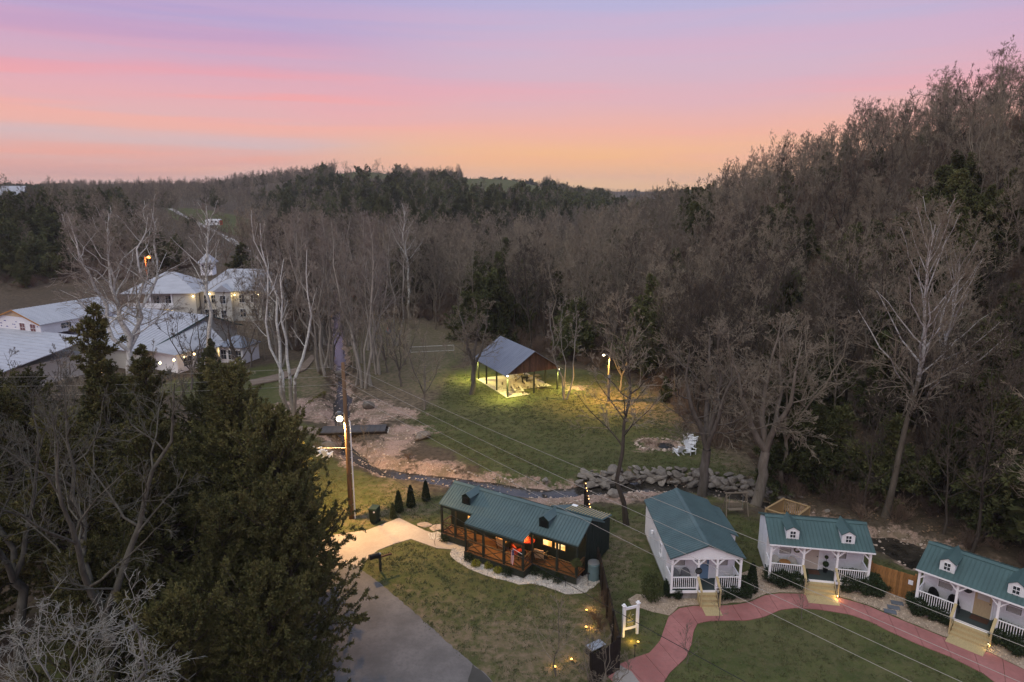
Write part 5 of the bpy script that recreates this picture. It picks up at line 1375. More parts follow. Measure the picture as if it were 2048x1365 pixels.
# ------------------------------------------------------------------ bridge, bank stones, boulders
br = empty('footbridge', G(640, 868, 0), 0, 'dark flat footbridge crossing the creek', 'bridge')
a = Vector(G(640, 870, .12)); b = Vector(G(770, 866, .12)); dv = (b-a).normalized(); nv = Vector((-dv.y, dv.x, 0)); o0 = Vector(br.location)
wd = 2.1; Lb = (b-a).length
br.rotation_euler = (0, 0, math.atan2(dv.y, dv.x)); br.location = (a.x, a.y, 0)
n = 12
dkm = MB().box(0.01, 0, .22, Lb/n-.01, wd, .32).mesh('deck_plank', M_bridge)
for i in range(n): link('deck_plank', dkm, br, (i*Lb/n, 0, 0))
for y in (.25, 1.0, 1.8): MB().box(-.2, y-.1, -.05, Lb+.2, y+.1, .215).build('girder', M_fenceblk, br)
for x in (1.2, 2.5): MB().box(x, .2, -1.0, x+.35, 1.9, -.055).build('pier', M_rock, br)
for x in (-.3, Lb-.4): MB().box(x, -.1, -1.0, x+.7, wd+.1, -.06).build('abutment', M_conc, br)
def rock_mesh(seed, mt, flat=.7, sub=2, rough=.28):
    import bmesh
    bm = bmesh.new(); bmesh.ops.create_icosphere(bm, subdivisions=sub, radius=1.0); rg = random.Random(seed)
    pl = [(Vector((rg.gauss(0, 1), rg.gauss(0, 1), rg.gauss(0, 1))).normalized(), rg.uniform(.50, .82)) for _ in range(14)]
    for v in bm.verts:
        for nrm, d in pl:
            e = v.co.dot(nrm)-d
            if e > 0: v.co -= nrm*e*.92
        v.co *= 1+rg.uniform(-rough, rough)*.18; v.co.z *= flat
    me = bpy.data.meshes.new('rock'); bm.to_mesh(me); bm.free(); me.materials.append(mt); return me
RK = [rock_mesh(i, M_rock, .62+.1*(i % 3)) for i in range(7)]
rg = random.Random(77)
def boulder(px, py, z, s, label, group):
    x, y, _ = G(px, py, z); o = link('boulder', RK[rg.randrange(7)], None, (x, y, z), (rg.uniform(-.4, .4), rg.uniform(-.4, .4), rg.uniform(0, 6.28)), (s*(1 if px < 1560 else .6)*rg.uniform(.8, 1.5), s*(1 if px < 1560 else .6)*rg.uniform(.7, 1.1), s*(1 if px < 1560 else .6)*rg.uniform(.55, .9)))
    tag(o, label, 'boulder', group)
def bankline(px):  # far water's edge in the photograph
    return float(np.interp(px, [1140, 1300, 1400, 1480, 1540, 1600, 1700, 1800], [972, 961, 967, 980, 996, 1012, 1046, 1076]))
for row, (dy, z, st) in enumerate(((0, -.5, 12), (-9, -.2, 13), (-17, .05, 13), (-25, .2, 17))):
    px = 1156+row*4
    while px < (1690, 1660, 1610, 1560)[row]:
        boulder(px+rg.uniform(-3, 3), bankline(px)+dy+rg.uniform(-2.5, 2.5), z, rg.choice((.30, .38, .46, .6, .78))*(1.0 if row < 3 else .85), 'grey limestone boulder in the pile lining the far creek bank', 'boulders piled along the far creek bank')
        px += st*rg.uniform(.75, 1.25)
for q in ((848, 872, .25, .75, 'large grey boulder at the end of the gravel mound by the footbridge'), (838, 876, .2, .5, 'grey boulder beside the largest one near the footbridge'), (681, 747, -.35, .95, 'big pale rounded rock standing in the creek above the bridge'),
          (1228, 990, .1, .75, 'flat grey boulder on the near gravel bank behind the dark cabin'), (655, 893, -.2, 1.0, 'pale rock ledge under the left end of the footbridge'), (1209, 975, -.55, .4, 'small pale rock in the creek beside the boulder bank'),
          (1090, 960, .05, .4, 'flat pale rock at the edge of the field above the creek'), (735, 812, .2, .9, 'dark rounded rock on the right bank upstream of the bridge')):
    boulder(*q, None)
# loose stones over the gravel banks
ST = [rock_mesh(30+i, M_pinkrock, .6, 1, .5) for i in range(4)]
rx = np.random.RandomState(9); x = rx.uniform(-32, 40, 60000); y = rx.uniform(38, 100, 60000)
gv = np.full(x.shape, -9.)
for p in GRAVEL[:6]: gv = np.maximum(gv, poly_sd(x, y, p))
cd = creek_d(x, y); keep = ((gv > 0) | ((cd < 1.1) & (cd > -.2))) & (rx.uniform(0, 1, x.shape) < .7); keep |= (cd <= -.2) & (cd > -1.4) & (rx.uniform(0, 1, x.shape) < .10)
x, y = x[keep], y[keep]
sz_ = 0.04+0.16*rx.uniform(0, 1, len(x))**4
scatter('bank_stones', 'pale pink stones strewn over the creek banks', 'stones', ST, x, y, np.maximum(terrain(x, y), -.80)+sz_*.2, sz_, seed=8, tilt=.5)
def bed_poly(name):
    o = bpy.data.objects[name]; n_ = len(o.data.vertices)//2; return [tuple(v.co)[:2] for v in list(o.data.vertices)[:n_]]
SW = [rock_mesh(50+i, mat('white_pebble', (0.50, 0.46, 0.42), .9, .3, 3, rand=.4), .6, 1, .5) for i in range(3)]; SP = [rock_mesh(55+i, mat('tan_pebble', (0.42, 0.33, 0.25), .9, .3, 3, rand=.4), .6, 1, .5) for i in range(3)]
for nm, src, ms, N_, lab in (('white_pebbles', 'white_gravel_bed', SW, 14000, 'white pebbles of the bed round the dark cabin'), ('tan_pebbles', 'white_cabin_gravel_bed', SP, 30000, 'tan pebbles of the beds in front of the white cabins')):
    pl = bed_poly(src); pa = np.array(pl); x = rx.uniform(pa[:, 0].min(), pa[:, 0].max(), N_); y = rx.uniform(pa[:, 1].min(), pa[:, 1].max(), N_)
    k = poly_sd(x, y, pl[::3]) > .02
    if nm == 'tan_pebbles': k &= poly_sd(x, y, GP(pO)) < -.05
    x, y = x[k], y[k]; z_ = .03+.045*rx.uniform(0, 1, len(x))**2; scatter(nm, lab, 'gravel', ms, x, y, .024+z_*.2, z_, seed=21, tilt=.6)
# dry grass tufts and fallen sticks on lawns
def tuft_mesh(seed, n=14, h=.075):
    rr = np.random.RandomState(seed); p = np.c_[rr.normal(size=(n, 2))*.10, np.zeros(n)]; d = np.c_[rr.normal(size=(n, 2))*.5, np.ones(n)]*h*rr.uniform(.5, 1.2, (n, 1)); s_ = np.c_[rr.normal(size=(n, 2)), np.zeros(n)]; s_ /= np.linalg.norm(s_, axis=1, keepdims=True)
    V = np.stack([p-s_*.022, p+s_*.022, p+d], 1).reshape(-1, 3); return V, np.arange(3*n).reshape(-1, 3)
def grassmat():
    m = bpy.data.materials.new('grass_blades'); t = NT(m); r = t.rnd()
    c = t.mix(r, (.060, .074, .024), (.115, .108, .045)); t.link(c, t.b.inputs['Base Color']); t.b.inputs['Roughness'].default_value = .9; return m
M_gb = grassmat(); TF = []
for i in range(4):
    V, T = tuft_mesh(i); TF.append(np_mesh('tuft', V, tris=T, mats=[M_gb], smooth=False))
x = rx.uniform(-30, 36, 70000); y = rx.uniform(30, 92, 70000); gv = np.full(x.shape, -9.)
for p in GRASS[:2]: gv = np.maximum(gv, poly_sd(x, y, p))
for p in GRAVEL: gv = np.minimum(gv, -poly_sd(x, y, p))
cd = creek_d(x, y); nz = wav(x, y, .6, 21); keep = (gv > .3) & (cd > 1.2) & (rx.uniform(-1, 1, x.shape) < nz+.1)
keep &= poly_sd(x, y, GP(pO)) < -.05
block = [o for o in bpy.data.objects if o.name in ('road', 'driveway', 'white_cabin_gravel_bed', 'white_gravel_bed', 'road_patch', 'path_end_patch')]
for o in block:
    n_ = len(o.data.vertices)//2; pl = [tuple(o.data.vertices[i].co)[:2] for i in range(0, n_, max(1, n_//160))]; keep &= poly_sd(x, y, pl) < -.05
for (r_, w_, d0, d1) in ((c1, 5.3, 0, 8), (c2, 6.2, 0, 4.2), (c3, 6.2, 0, 4.2), (dk, 11.3, -1.2, 5.4)):
    a_ = r_.rotation_euler.z; lx = (x-r_.location.x)*math.cos(a_)+(y-r_.location.y)*math.sin(a_); ly = -(x-r_.location.x)*math.sin(a_)+(y-r_.location.y)*math.cos(a_)
    keep &= ~((lx > 0) & (lx < w_) & (ly > d0) & (ly < d1))
x, y = x[keep], y[keep]
scatter('lawn_grass', 'short patchy green and brown grass of the lawns', 'grass', TF, x, y, terrain(x, y), rx.uniform(.6, 1.4, len(x)), seed=11)

# ------------------------------------------------------------------ fences
def fence(p, q, h, label, mt, bw=.14, cat='fence', posts_every=2.2, z=0.0, gap=.01, bulbs=False):
    p = Vector((p[0], p[1], z)); q = Vector((q[0], q[1], z)); d = q-p; L = d.length; o = empty('wooden_fence', p, math.atan2(d.y, d.x), label, cat)
    n = max(2, int(L/bw)); me = MB().box(gap/2, -.012, .05, L/n-gap/2, .012, h).mesh('board', mt)
    for i in range(n): link('board', me, o, (i*L/n, 0, rg.uniform(-.02, .02)))
    k = max(1, round(L/posts_every))
    for i in range(k+1): MB().box(i*L/k-.06, .015, 0, i*L/k+.06, .13, h+.1).build('fence_post', mt, o)
    for zz in (.35, h-.3): MB().box(0, .0125, zz, L, .05, zz+.09).build('fence_rail', mt, o)
    return o
fence((5.82, 32.1), (5.80, 41.3), 2.0, 'dark brown fence running edge-on beside the sign', M_fenceblk)
fence((4.15, 30.8), (5.7, 32.05), 1.95, 'short dark fence panel turned towards the viewer near the bench', M_fenceblk)
fence((5.86, 46.9), (5.97, 51.2), 2.1, 'dark fence hung with fairy lights behind the dark cabin', M_fenceblk)
for i in range(7):
    f = i/6; o = MB().lathe([(.01, .045), (.032, .012), (.028, -.02), (.01, -.04)], 8).build('fairy_light', M_fairy, None, loc=(5.86+.11*f-.02, 46.95+4.2*f, 2.22-.10*math.sin(f*9)**2))
    tag(o, 'small warm bulb in the fairy light string on the dark fence', 'light', 'fairy lights on the dark fence')
    if i % 3 == 0: point('fairy_glow', (5.75, 46.9+4.2*f, 2.15), 2.2, (1, .5, .18), .04)
ga, gb = G(1743, 1126, 1.75), G(1832, 1153, 1.75)
fence(ga, gb, 1.75, 'orange brown board fence joining two white cabins', M_cedarfence, .16)
o = MB().box(0, 0, 0, .26, .02, .3).build('notice', M_trim, None, loc=(gb[0]-.42, gb[1]+.02, 1.2), rot=(0, 0, math.atan2(gb[1]-ga[1], gb[0]-ga[0]))); tag(o, 'small white notice fixed to the orange brown fence', 'notice')
# railed deck behind the beige-door cabin
dp = [G(1532, 1018, 1.7), G(1567, 998, 1.7), G(1619, 1014, 1.7), G(1590, 1036, 1.7)]
de = empty('railed_deck', (dp[0][0], dp[0][1], 0), 0, 'new pine deck with solid rails behind the beige-door cabin', 'deck')
L0 = Vector(dp[0]); lc = [Vector(p)-Vector((L0.x, L0.y, 0)) for p in dp]
MB().prism([(p.x, p.y) for p in lc], .45, .6).build('deck_floor', M_pine2, de)
for i in range(4):
    a, b = lc[i].copy(), lc[(i+1) % 4].copy(); a.z = b.z = 0; d = b-a; L = d.length; nn = int(L/.15); dd = d.normalized()
    r_ = MB().bar(a+Vector((0, 0, 1.7)), b+Vector((0, 0, 1.7)), .16, .05).build('deck_rail', M_pine2, de)
    for k in range(nn):
        if i == 3 and k > nn*0.75: continue
        c = a+dd*(k+.5)*L/nn; w_ = .135 if i != 1 else .07
        ob = MB().box(-w_/2, -.015, 0, w_/2, .015, 1.2).build('rail_board', M_pine2, r_, loc=(c.x, c.y, .45), rot=(0, 0, math.atan2(dd.y, dd.x)))
    post(de, a.x, a.y, 0, 1.75, .12, M_pine2)
cc = sum(lc, Vector())/4
o = empty('fire_table', (dp[0][0]+cc.x, dp[0][1]+cc.y-.4, .6), .3, 'black round fire table on the new pine deck', 'table')
MB().lathe([(.3, 0), (.28, .4), (.45, .45), (.45, .5)], 14).build('tabletop', M_black, o)
# swing
sa, sb = Vector(G(1448, 1030, 0)), Vector(G(1492, 1029, 0)); sw = empty('garden_swing', sa, math.atan2(sb.y-sa.y, sb.x-sa.x), 'wooden swing bench hanging in an A-frame by the creek', 'swing'); Ls = (sb-sa).length
for x, s in ((0, 1), (Ls, -1)):
    for y in (-.5, .5): MB().bar((x, y, 0), (x+s*.1, 0, 1.85), .07).build('frame_leg', M_oldwood, sw)
MB().bar((-.05, 0, 1.87), (Ls+.05, 0, 1.87), .09).build('crossbeam', M_oldwood, sw)
for x, s in ((.12, 1), (Ls-.12, -1)): MB().bar((x, 0, 1.5), (x+s*.35, 0, 1.85), .06).build('brace', M_oldwood, sw)
MB().box(.3, -.2, .45, Ls-.3, .2, .49).build('seat', M_oldwood, sw)
for k in range(3): MB().box(.3, .2, .58+k*.12, Ls-.3, .23, .67+k*.12).build('backrest_slat', M_oldwood, sw)
for x in (.35, Ls-.35): MB().bar((x, 0, .49), (x, 0, 1.83), .018).build('hanging_chain', M_metal, sw)
# sign
sg = empty('garden_sign', (6.45, 34.93, 0), math.radians(20), 'lit white-posted garden sign with green panel beside the red path', 'sign')
Lg = .92
for x in (0, Lg):
    MB().box(x-.065, -.065, 0, x+.065, .065, 2.0).build('post', M_trim, sg)
    MB().box(x-.11, -.11, 2.0, x+.11, .11, 2.04).lathe([(.10, .0), (.08, .08), (.02, .12)], 8, (x, 0, 2.04)).build('post_cap', M_trim, sg)
MB().box(.068, -.03, 1.72, Lg-.068, .03, 1.88).build('frame', M_trim, sg); MB().box(.068, -.03, .42, Lg-.068, .03, .58).build('frame', M_trim, sg)
for xx in (.068, Lg-.068-.06): MB().box(xx, -.028, .582, xx+.06, .028, 1.718).build('frame', M_trim, sg)
M_olive = mat('sign_green', (.13, .14, .05), .6, .1); M_gold = mat('sign_gold', (.75, .62, .25), .5, .05); M_sil = mat('sign_silver', (.55, .58, .62), .5, .05)
MB().box(.13, -.012, .585, Lg-.13, .012, 1.715).build('panel', M_olive, sg)
mb = MB(); cx = Lg/2
for k, (x0, h, s) in enumerate(((-.16, .36, -1), (-.10, .50, -1), (-.03, .44, 1), (.05, .30, 1))):   # rising curls
    pts = [(cx+x0+s*.05*math.sin(t*4+k), -.018, 1.06+h*t) for t in [i/8 for i in range(9)]]; mb.tube(pts, .010, 4)
mb.extr([(cx-.24, 1.06), (cx+.16, 1.06), (cx+.10, .96), (cx-.18, .96)], 1, -.024, -.013); mb.build('emblem', M_gold, sg)
mb = MB(); mb.tube([(cx+.08, -.018, 1.28), (cx+.14, -.018, 1.34), (cx+.20, -.018, 1.32)], .012, 4); mb.tube([(cx-.26, -.018, .93), (cx, -.018, .88), (cx+.22, -.018, .93)], .012, 4); mb.build('emblem_wave', M_sil, sg)
mb = MB(); rr = random.Random(4)
for z, w in ((.82, .44), (.74, .34), (.66, .40)):
    x = cx-w/2
    while x < cx+w/2-.02: l = rr.uniform(.02, .04); mb.box(x, -.018, z-.02, x+l, -.0125, z+.02); x += l+.012
mb.build('lettering', M_gold, sg)
def spot(px, py, e, label, dirv=(0, .3), group='garden spotlights', col=(1, .55, .15), h=.12):
    x, y, _ = G(px, py, 0); o = empty('garden_spotlight', (x, y, 0), 0, label, 'light', group)
    MB().lathe([(.02, -.05), (.03, .05), (.06, .07), (.07, .13)], 10).build('housing', M_black, o); MB().lathe([(.02, .17), (.06, .15), (.065, .132)], 10).build('lens', M_amber, o)
    point('spot_glow', (dirv[0], dirv[1], .22), e, col, .05, o)
spot(1173, 1224, 12, 'topmost lit spotlight on the lawn left of the dark fence', (.3, .2)); spot(1172, 1258, 18, 'second lit spotlight on the lawn left of the dark fence', (.3, .1))
spot(1143, 1323, 9, 'lit spotlight on the lawn in front of the bench', (0, .1)); spot(1110, 1338, 9, 'lit spotlight lowest on the lawn near the photo bottom', (0, .1))
spot(1276, 1288, 16, 'yellow spotlight aimed up at the garden sign', (-.35, .15), col=(1, .62, .10))
def path_light(px, py, h, label):
    x, y, _ = G(px, py, 0); o = empty('path_light', (x, y, 0), 0, label, 'light', 'black path lights')
    MB().tube([(0, 0, 0), (0, 0, h)], .02, 6).build('stake', M_black, o); MB().lathe([(.03, 0), (.11, -.02), (.03, .05)], 10, (0, 0, h)).build('shade', M_black, o)
path_light(1131, 1174, .75, 'black path light in the white gravel by the dark cabin'); path_light(1269, 1316, .8, 'black path light on the lawn below the garden sign'); path_light(1176, 1172, .9, 'black path light beside the pale water tank')
# bench by the fence
o = empty('bench', G(1190, 1306, 0), .6, 'dark bench with pale grey top beside the fence panel', 'bench')
for k in range(3): MB().box(-.5, -.3+k*.2, .45, .55, -.12+k*.2, .5).build('seat_slat', M_metal, o)
for x in (-.4, .4): MB().box(x-.05, -.28, 0, x+.05, .28, .445).build('leg', M_black, o)
# bin, mailbox, tank
o = empty('wheelie_bin', G(750, 1045, 0), -.25, 'dark green wheelie bin standing by the driveway', 'bin')
MB().add([(-.26, -.28, .08), (.26, -.28, .08), (.26, .26, .08), (-.26, .26, .08), (-.33, -.38, 1.2), (.33, -.38, 1.2), (.33, .33, 1.2), (-.33, .33, 1.2)], [(3,2,1,0),(4,5,6,7),(0,1,5,4),(1,2,6,5),(2,3,7,6),(3,0,4,7)]).build('body', M_bin, o)
MB().add([(-.35, -.42, 1.202), (.35, -.42, 1.202), (.35, .35, 1.202), (-.35, .35, 1.202), (-.3, -.36, 1.3), (.3, -.36, 1.3), (.32, .36, 1.32), (-.32, .36, 1.32)], [(3,2,1,0),(4,5,6,7),(0,1,5,4),(1,2,6,5),(2,3,7,6),(3,0,4,7)]).build('lid', M_bin, o)
for x in (-.30, .30): MB().tube([(x-.03, .27, .12), (x+.03, .27, .12)], .12, 10).build('wheel', M_black, o)
MB().lathe([(.07, 0), (.07, .01)], 12).build('badge', M_trim, o, loc=(.15, -.39, 1.05), rot=(math.radians(88), 0, 0))
o = empty('mailbox', G(761, 1142, 0), math.radians(32), 'black mailbox on a dark post beside the driveway', 'mailbox')
MB().box(-.07, -.07, 0, .07, .07, 1.25).build('post', M_darkwood, o); MB().box(-.25, -.05, .98, .85, .05, 1.08).build('arm', M_barn, o)
n = 10; vs = []
for x in (-.75, -.05):
    vs += [(x, -.15, 1.09), (x, .15, 1.09)]+[(x, .15*math.cos(math.pi*i/n), 1.27+.15*math.sin(math.pi*i/n)) for i in range(n+1)]
k = n+3; MB().add(vs, [tuple(range(k)), tuple(range(2*k-1, k-1, -1))]+[(i, k+i, k+(i+1) % k, (i+1) % k) for i in range(k)]).build('box', M_black, o)
MB().lathe([(.08, 0), (.09, .04), (.02, .12)], 8, (0, 0, 1.25)).build('post_cap', M_metal, o)
o = empty('water_tank', G(1187, 1158, 0), 0, 'pale blue grey water tank at the corner of the dark cabin', 'tank')
MB().lathe([(.40, 0), (.42, .3), (.40, .9), (.42, 1.15), (.38, 1.2)], 18).build('drum', M_aqua, o, smooth=False); MB().lathe([(.39, 1.202), (.40, 1.24), (.2, 1.26)], 18).build('lid', M_metal, o)
# stepping stones, white flagstones
for i, (px, py) in enumerate(((1794, 1208), (1787, 1217), (1780, 1225))):
    x, y, _ = G(px, py, 0); o = MB().box(-.34, -.2, 0, .34, .2, .05).build('stepping_stone', M_slate, None, loc=(x, y, .03), rot=(0, 0, -.35)); tag(o, 'slate stepping stone, %s of three between the fence and the red path' % ('nearest the fence', 'middle', 'nearest the path')[i], 'stone', 'slate stepping stones')
for i, (px, py, s) in enumerate(((851, 1050, .55), (871, 1056, .6))):
    x, y, _ = G(px, py, 0); o = link('flagstone', rock_mesh(60+i, M_pinkrock, .2), None, (x, y, .02), (0, 0, i), (s*1.3, s, .5)); tag(o, ['pale flagstone farther from the dark cabin porch', 'pale flagstone touching the dark cabin porch'][i], 'stone', 'pale flagstones')
# adirondack chairs
def adirondack(loc, rz, label, group, tiltx=0):
    o = empty('adirondack_chair', loc, rz, label, 'chair', group); o.rotation_euler = (tiltx, 0, rz)
    for k in range(4): MB().bar((-.27, -.30+k*.15, .36-k*.035), (.27, -.30+k*.15, .36-k*.035), .12, .03).build('seat_slat', M_trim, o)
    for k in range(5): x = -.24+k*.12; MB().bar((x, .22, .2), (x*1.15, .55, 1.0-.05*abs(k-2)), .10, .02, up=(0, 1, 0)).build('back_slat', M_trim, o)
    for s in (-1, 1):
        MB().bar((s*.36, -.42, .57), (s*.36, .35, .55), .12, .03).build('armrest', M_trim, o); MB().bar((s*.32, -.35, 0), (s*.32, -.35, .56), .08, .04).build('leg', M_trim, o)
        MB().bar((s*.30, -.35, .34), (s*.30, .55, .0), .04, .12).build('leg', M_trim, o)
    return o
adirondack(G(640, 909, 0), 2.3, 'white slatted lawn chair, left of the pair by the bridge', 'white lawn chairs by the bridge'); adirondack(G(655, 916, 0), 2.7, 'white slatted lawn chair, right of the pair by the bridge', 'white lawn chairs by the bridge')
L_ = ['nearest the creek', 'second from the creek', 'in the middle', 'second from the woods', 'nearest the woods']
for i, (px, py) in enumerate(((1381, 908), (1378, 899), (1384, 892), (1376, 887), (1385, 883))): adirondack(G(px, py, 0), .5+.4*i, 'white slatted chair in the huddle right of the fire ring, '+L_[i], 'white chairs by the fire ring')
adirondack(G(1356, 908, 0), 3.6, 'lone white slatted chair just right of the fire ring', 'white chairs by the fire ring')
# fire ring
f0 = Vector(G(1316, 890, 0)); fr_ = empty('fire_ring', f0, 0, 'ring of pale stones round a pile of brush on the field', 'fire pit')
for i in range(26):
    a = i/26*6.283; link('stone', ST[i % 4], fr_, (math.cos(a)*2.2, math.sin(a)*1.6, .08), (rg.random(), rg.random(), a), rg.uniform(.2, .34))
link('brush_pile', BR[0], fr_, (-.2, 0, -.35), (.2, .1, 0), (1.1, 1.0, .45)); MB().lathe([(.9, 0), (.6, .12), (.1, .18)], 12, (.7, -.3, .0)).build('ash', M_black, fr_)
# volleyball net, play ball
na_, nb2 = Vector(G(821, 694, 2.3)), Vector(G(908, 690, 2.3)); nt_ = empty('volleyball_net', (na_.x, na_.y, 0), math.atan2(nb2.y-na_.y, nb2.x-na_.x), 'volleyball net stretched between two thin posts on the upper field', 'net'); Ln = (nb2-na_).length
mb = MB(); mb.box(0, -.008, 2.24, Ln, .008, 2.28); mb.box(0, -.008, 1.44, Ln, .008, 1.47)
mb.box(0, -.008, 1.47, .02, .008, 2.24); mb.box(Ln-.02, -.008, 1.47, Ln, .008, 2.24); mb.build('net_border', M_trim, nt_)
mb = MB()
for i in range(1, 40): mb.box(i*Ln/40-.006, -.004, 1.47, i*Ln/40+.006, .004, 2.24)
for k in range(1, 7): mb.box(.05, -.005, 1.47+k*.11-.005, Ln-.05, .005, 1.47+k*.11+.005)
o = mb.build('netting', M_grey, nt_); o['kind'] = 'stuff'
for x in (-.05, Ln+.05): MB().tube([(x, 0, -.3), (x, 0, 2.4)], .04, 6).build('post', M_oldwood, nt_)
o = empty('spring_rider', G(777, 668, 0), 0, 'blue and red spring rider toy at the edge of the far lawn', 'toy')
MB().lathe([(.1, 0), (.45, .25), (.5, .5), (.3, .8), (.05, .85)], 12).build('body', mat('toy_blue', (.02, .16, .32), .5, .05), o); MB().box(-.1, -.5, .6, .1, -.2, 1.2).build('head', M_red, o)

# ------------------------------------------------------------------ lodge and restaurant on the left
def wbox(root, nm, x0, y0, z0, x1, y1, z1, mt): return MB().box(x0, y0, z0, x1, y1, z1).build(nm, mt, root)
def hip(root, x0, y0, x1, y1, z0, z1, mt, ov=.6, nm='roof', inset=None, t=.12):
    x0 -= ov; y0 -= ov; x1 += ov; y1 += ov; i = inset if inset is not None else (y1-y0)/2; ym = (y0+y1)/2
    vs = [(x0,y0,z0),(x1,y0,z0),(x1,y1,z0),(x0,y1,z0),(x0+i,ym,z1),(x1-i,ym,z1)]; vs = vs+[(a,b,c-t) for a,b,c in vs[:4]]
    return MB().add(vs, [(0,1,5,4),(2,3,4,5),(1,2,5),(3,0,4),(9,8,7,6),(0,6,7,1),(1,7,8,2),(2,8,9,3),(3,9,6,0)]).build(nm, mt, root)
lg = empty('lodge', (-73.5, 128.0, 0), math.radians(3), 'two-storey cream lodge with white hipped roofs and small cupola', 'building')
wbox(lg, 'wall', 3.5, 1.6, 0, 13, 10, 5.75, M_cream)
hip(lg, 0, 0, 13.2, 11, 5.9, 9.3, M_lroof, .5, inset=6.2)
wbox(lg, 'wall', 9.0, 0.0, 0, 13.2, 1.59, 5.75, M_cream)
# balcony on the left wing
wbox(lg, 'balcony_floor', .5, -.0, 2.8, 8.98, 1.58, 3.0, M_trim)
bl = wbox(lg, 'balcony_parapet', .5, -.08, 3.003, 8.98, -.0, 3.95, M_trim)
for x in (.6, 4.6, 8.6): MB().box(x, 0.01, 0, x+.25, .25, 2.79).box(x, .01, 3.96, x+.25, .25, 5.75).build('column', M_trim, lg)
for x in (4.6, 6.9): window(lg, x, x+1.1, 3.6, 5.1, 1.6, M_dglass, bars=(1, 1)); window(lg, x, x+1.1, .8, 2.2, 1.6, M_dglass, bars=(1, 1))
hw = wbox(lg, 'wall', 13.21, 2.2, 0, 28, 12, 5.75, M_cream)
wbox(lg, 'wall', 16.5, 1.0, 0, 19.5, 2.19, 5.9, M_cream)
MB().extr([(16.2, 5.9), (19.8, 5.9), (18, 7.2)], 1, .7, 6).build('cross_gable', M_lroof, lg)
hip(lg, 13.2, 2.2, 28, 12.5, 5.95, 9.6, M_lroof, .5, inset=4.5)
for x in (13.9, 15.3, 17.4, 20.6, 22.8, 25.2):
    yy = 1.0 if x == 17.4 else 2.2
    window(lg, x, x+1.0, 3.6, 5.1, yy, M_dglass, bars=(1, 1)); window(lg, x, x+1.0, .8, 2.3, yy, M_dglass, bars=(1, 1))
cp = wbox(lg, 'cupola', 12.7, 5.0, 8.6, 14.9, 7.2, 11.0, M_trim)
for x in (12.95, 13.6, 14.25): MB().box(x, 4.95, 9.7, x+.4, 4.998, 10.7).build('cupola_window', M_dglass, cp)
MB().add([(12.2, 4.5, 11.0), (15.4, 4.5, 11.0), (15.4, 7.7, 11.0), (12.2, 7.7, 11.0), (13.8, 6.1, 13.0)], [(3,2,1,0),(0,1,4),(1,2,4),(2,3,4),(3,0,4)]).build('cupola_roof', M_lroof, cp)
def wall_lamp(root, x, y, z, e, col=(1, .72, .3), r=.16, kind=None):
    MB().lathe([(r*.4, r), (r, r*.3), (r, -r*.6), (r*.3, -r)], 10, (x, y, z)).build('wall_lamp', kind or M_bulb, root); point('wall_glow', (x, y-.7, z-.2), e, col, .15, root)
for x, y, z in ((12.9, -.35, 5.3), (15.2, 1.8, 5.4), (7.9, 1.2, 2.5), (19.9, 1.8, 5.2), (24.5, 1.8, 5.2)): wall_lamp(lg, x, y, z, 32, r=.13)
# restaurant: long low roof
rsA, rsB = Vector((-66.0, 112.0, 0)), Vector((-46.9, 103.0, 0)); ang = math.atan2(rsB.y-rsA.y, rsB.x-rsA.x); Lr = (rsB-rsA).length
rs = empty('restaurant', rsB, ang, 'long low restaurant with broad pale metal roof and warmly lit entrance', 'building')
mb = MB(); xl = -Lr-6
def slope(y): return 6.3+y*.30 if y < 0 else 6.3-y*.42
for (y0, y1) in ((-11.5, 0), (0, 6.5)): mb.extr([(y0, slope(y0)), (y0, slope(y0)+.1), (y1, slope(y1)+.1), (y1, slope(y1))], 0, xl, .5)
for i in range(36):
    x = xl+.02+i*(0.46-xl)/35; mb.extr([(-11.5, slope(-11.5)+.09), (-11.5, slope(-11.5)+.14), (0, 6.45), (0, 6.39)], 0, x-.03, x+.03)
mb.build('roof', M_lroof, rs)
MB().extr([(-11.2, 0), (5.8, 0), (5.8, slope(5.8)-.01), (0, 6.28), (-11.2, slope(-11.2)-.01)], 0, -.3, -.15).build('gable_wall', M_cream, rs)
MB().box(xl+.2, -11.0, 0, -.31, -10.9, 2.9).build('wall', M_cream, rs)
MB().bar((.53, -11.5, 2.9), (.53, 0, 6.35), .06, .2).bar((.53, 0, 6.35), (.53, 6.5, 3.62), .06, .2).build('bargeboard', M_groof, rs)
MB().add([(.0, -11.2, 3.3), (5.2, -10.2, 2.75), (5.2, -1.5, 2.75), (.0, -.5, 5.6), (.0, -11.2, 3.42), (5.2, -10.2, 2.87), (5.2, -1.5, 2.87), (.0, -.5, 5.72)],
         [(3,2,1,0),(4,5,6,7),(0,1,5,4),(1,2,6,5),(2,3,7,6),(3,0,4,7)]).build('wing_roof', M_lroof, rs)
wbox(rs, 'wing_wall', 0, -9.6, 0, 4.7, -1.8, 2.8, M_trim)
for y in (-8.6, -6.4, -4.2): window(rs, y, y+1.3, .8, 2.1, 4.7, M_dglass, out=1, axis='x', bars=(1, 1))
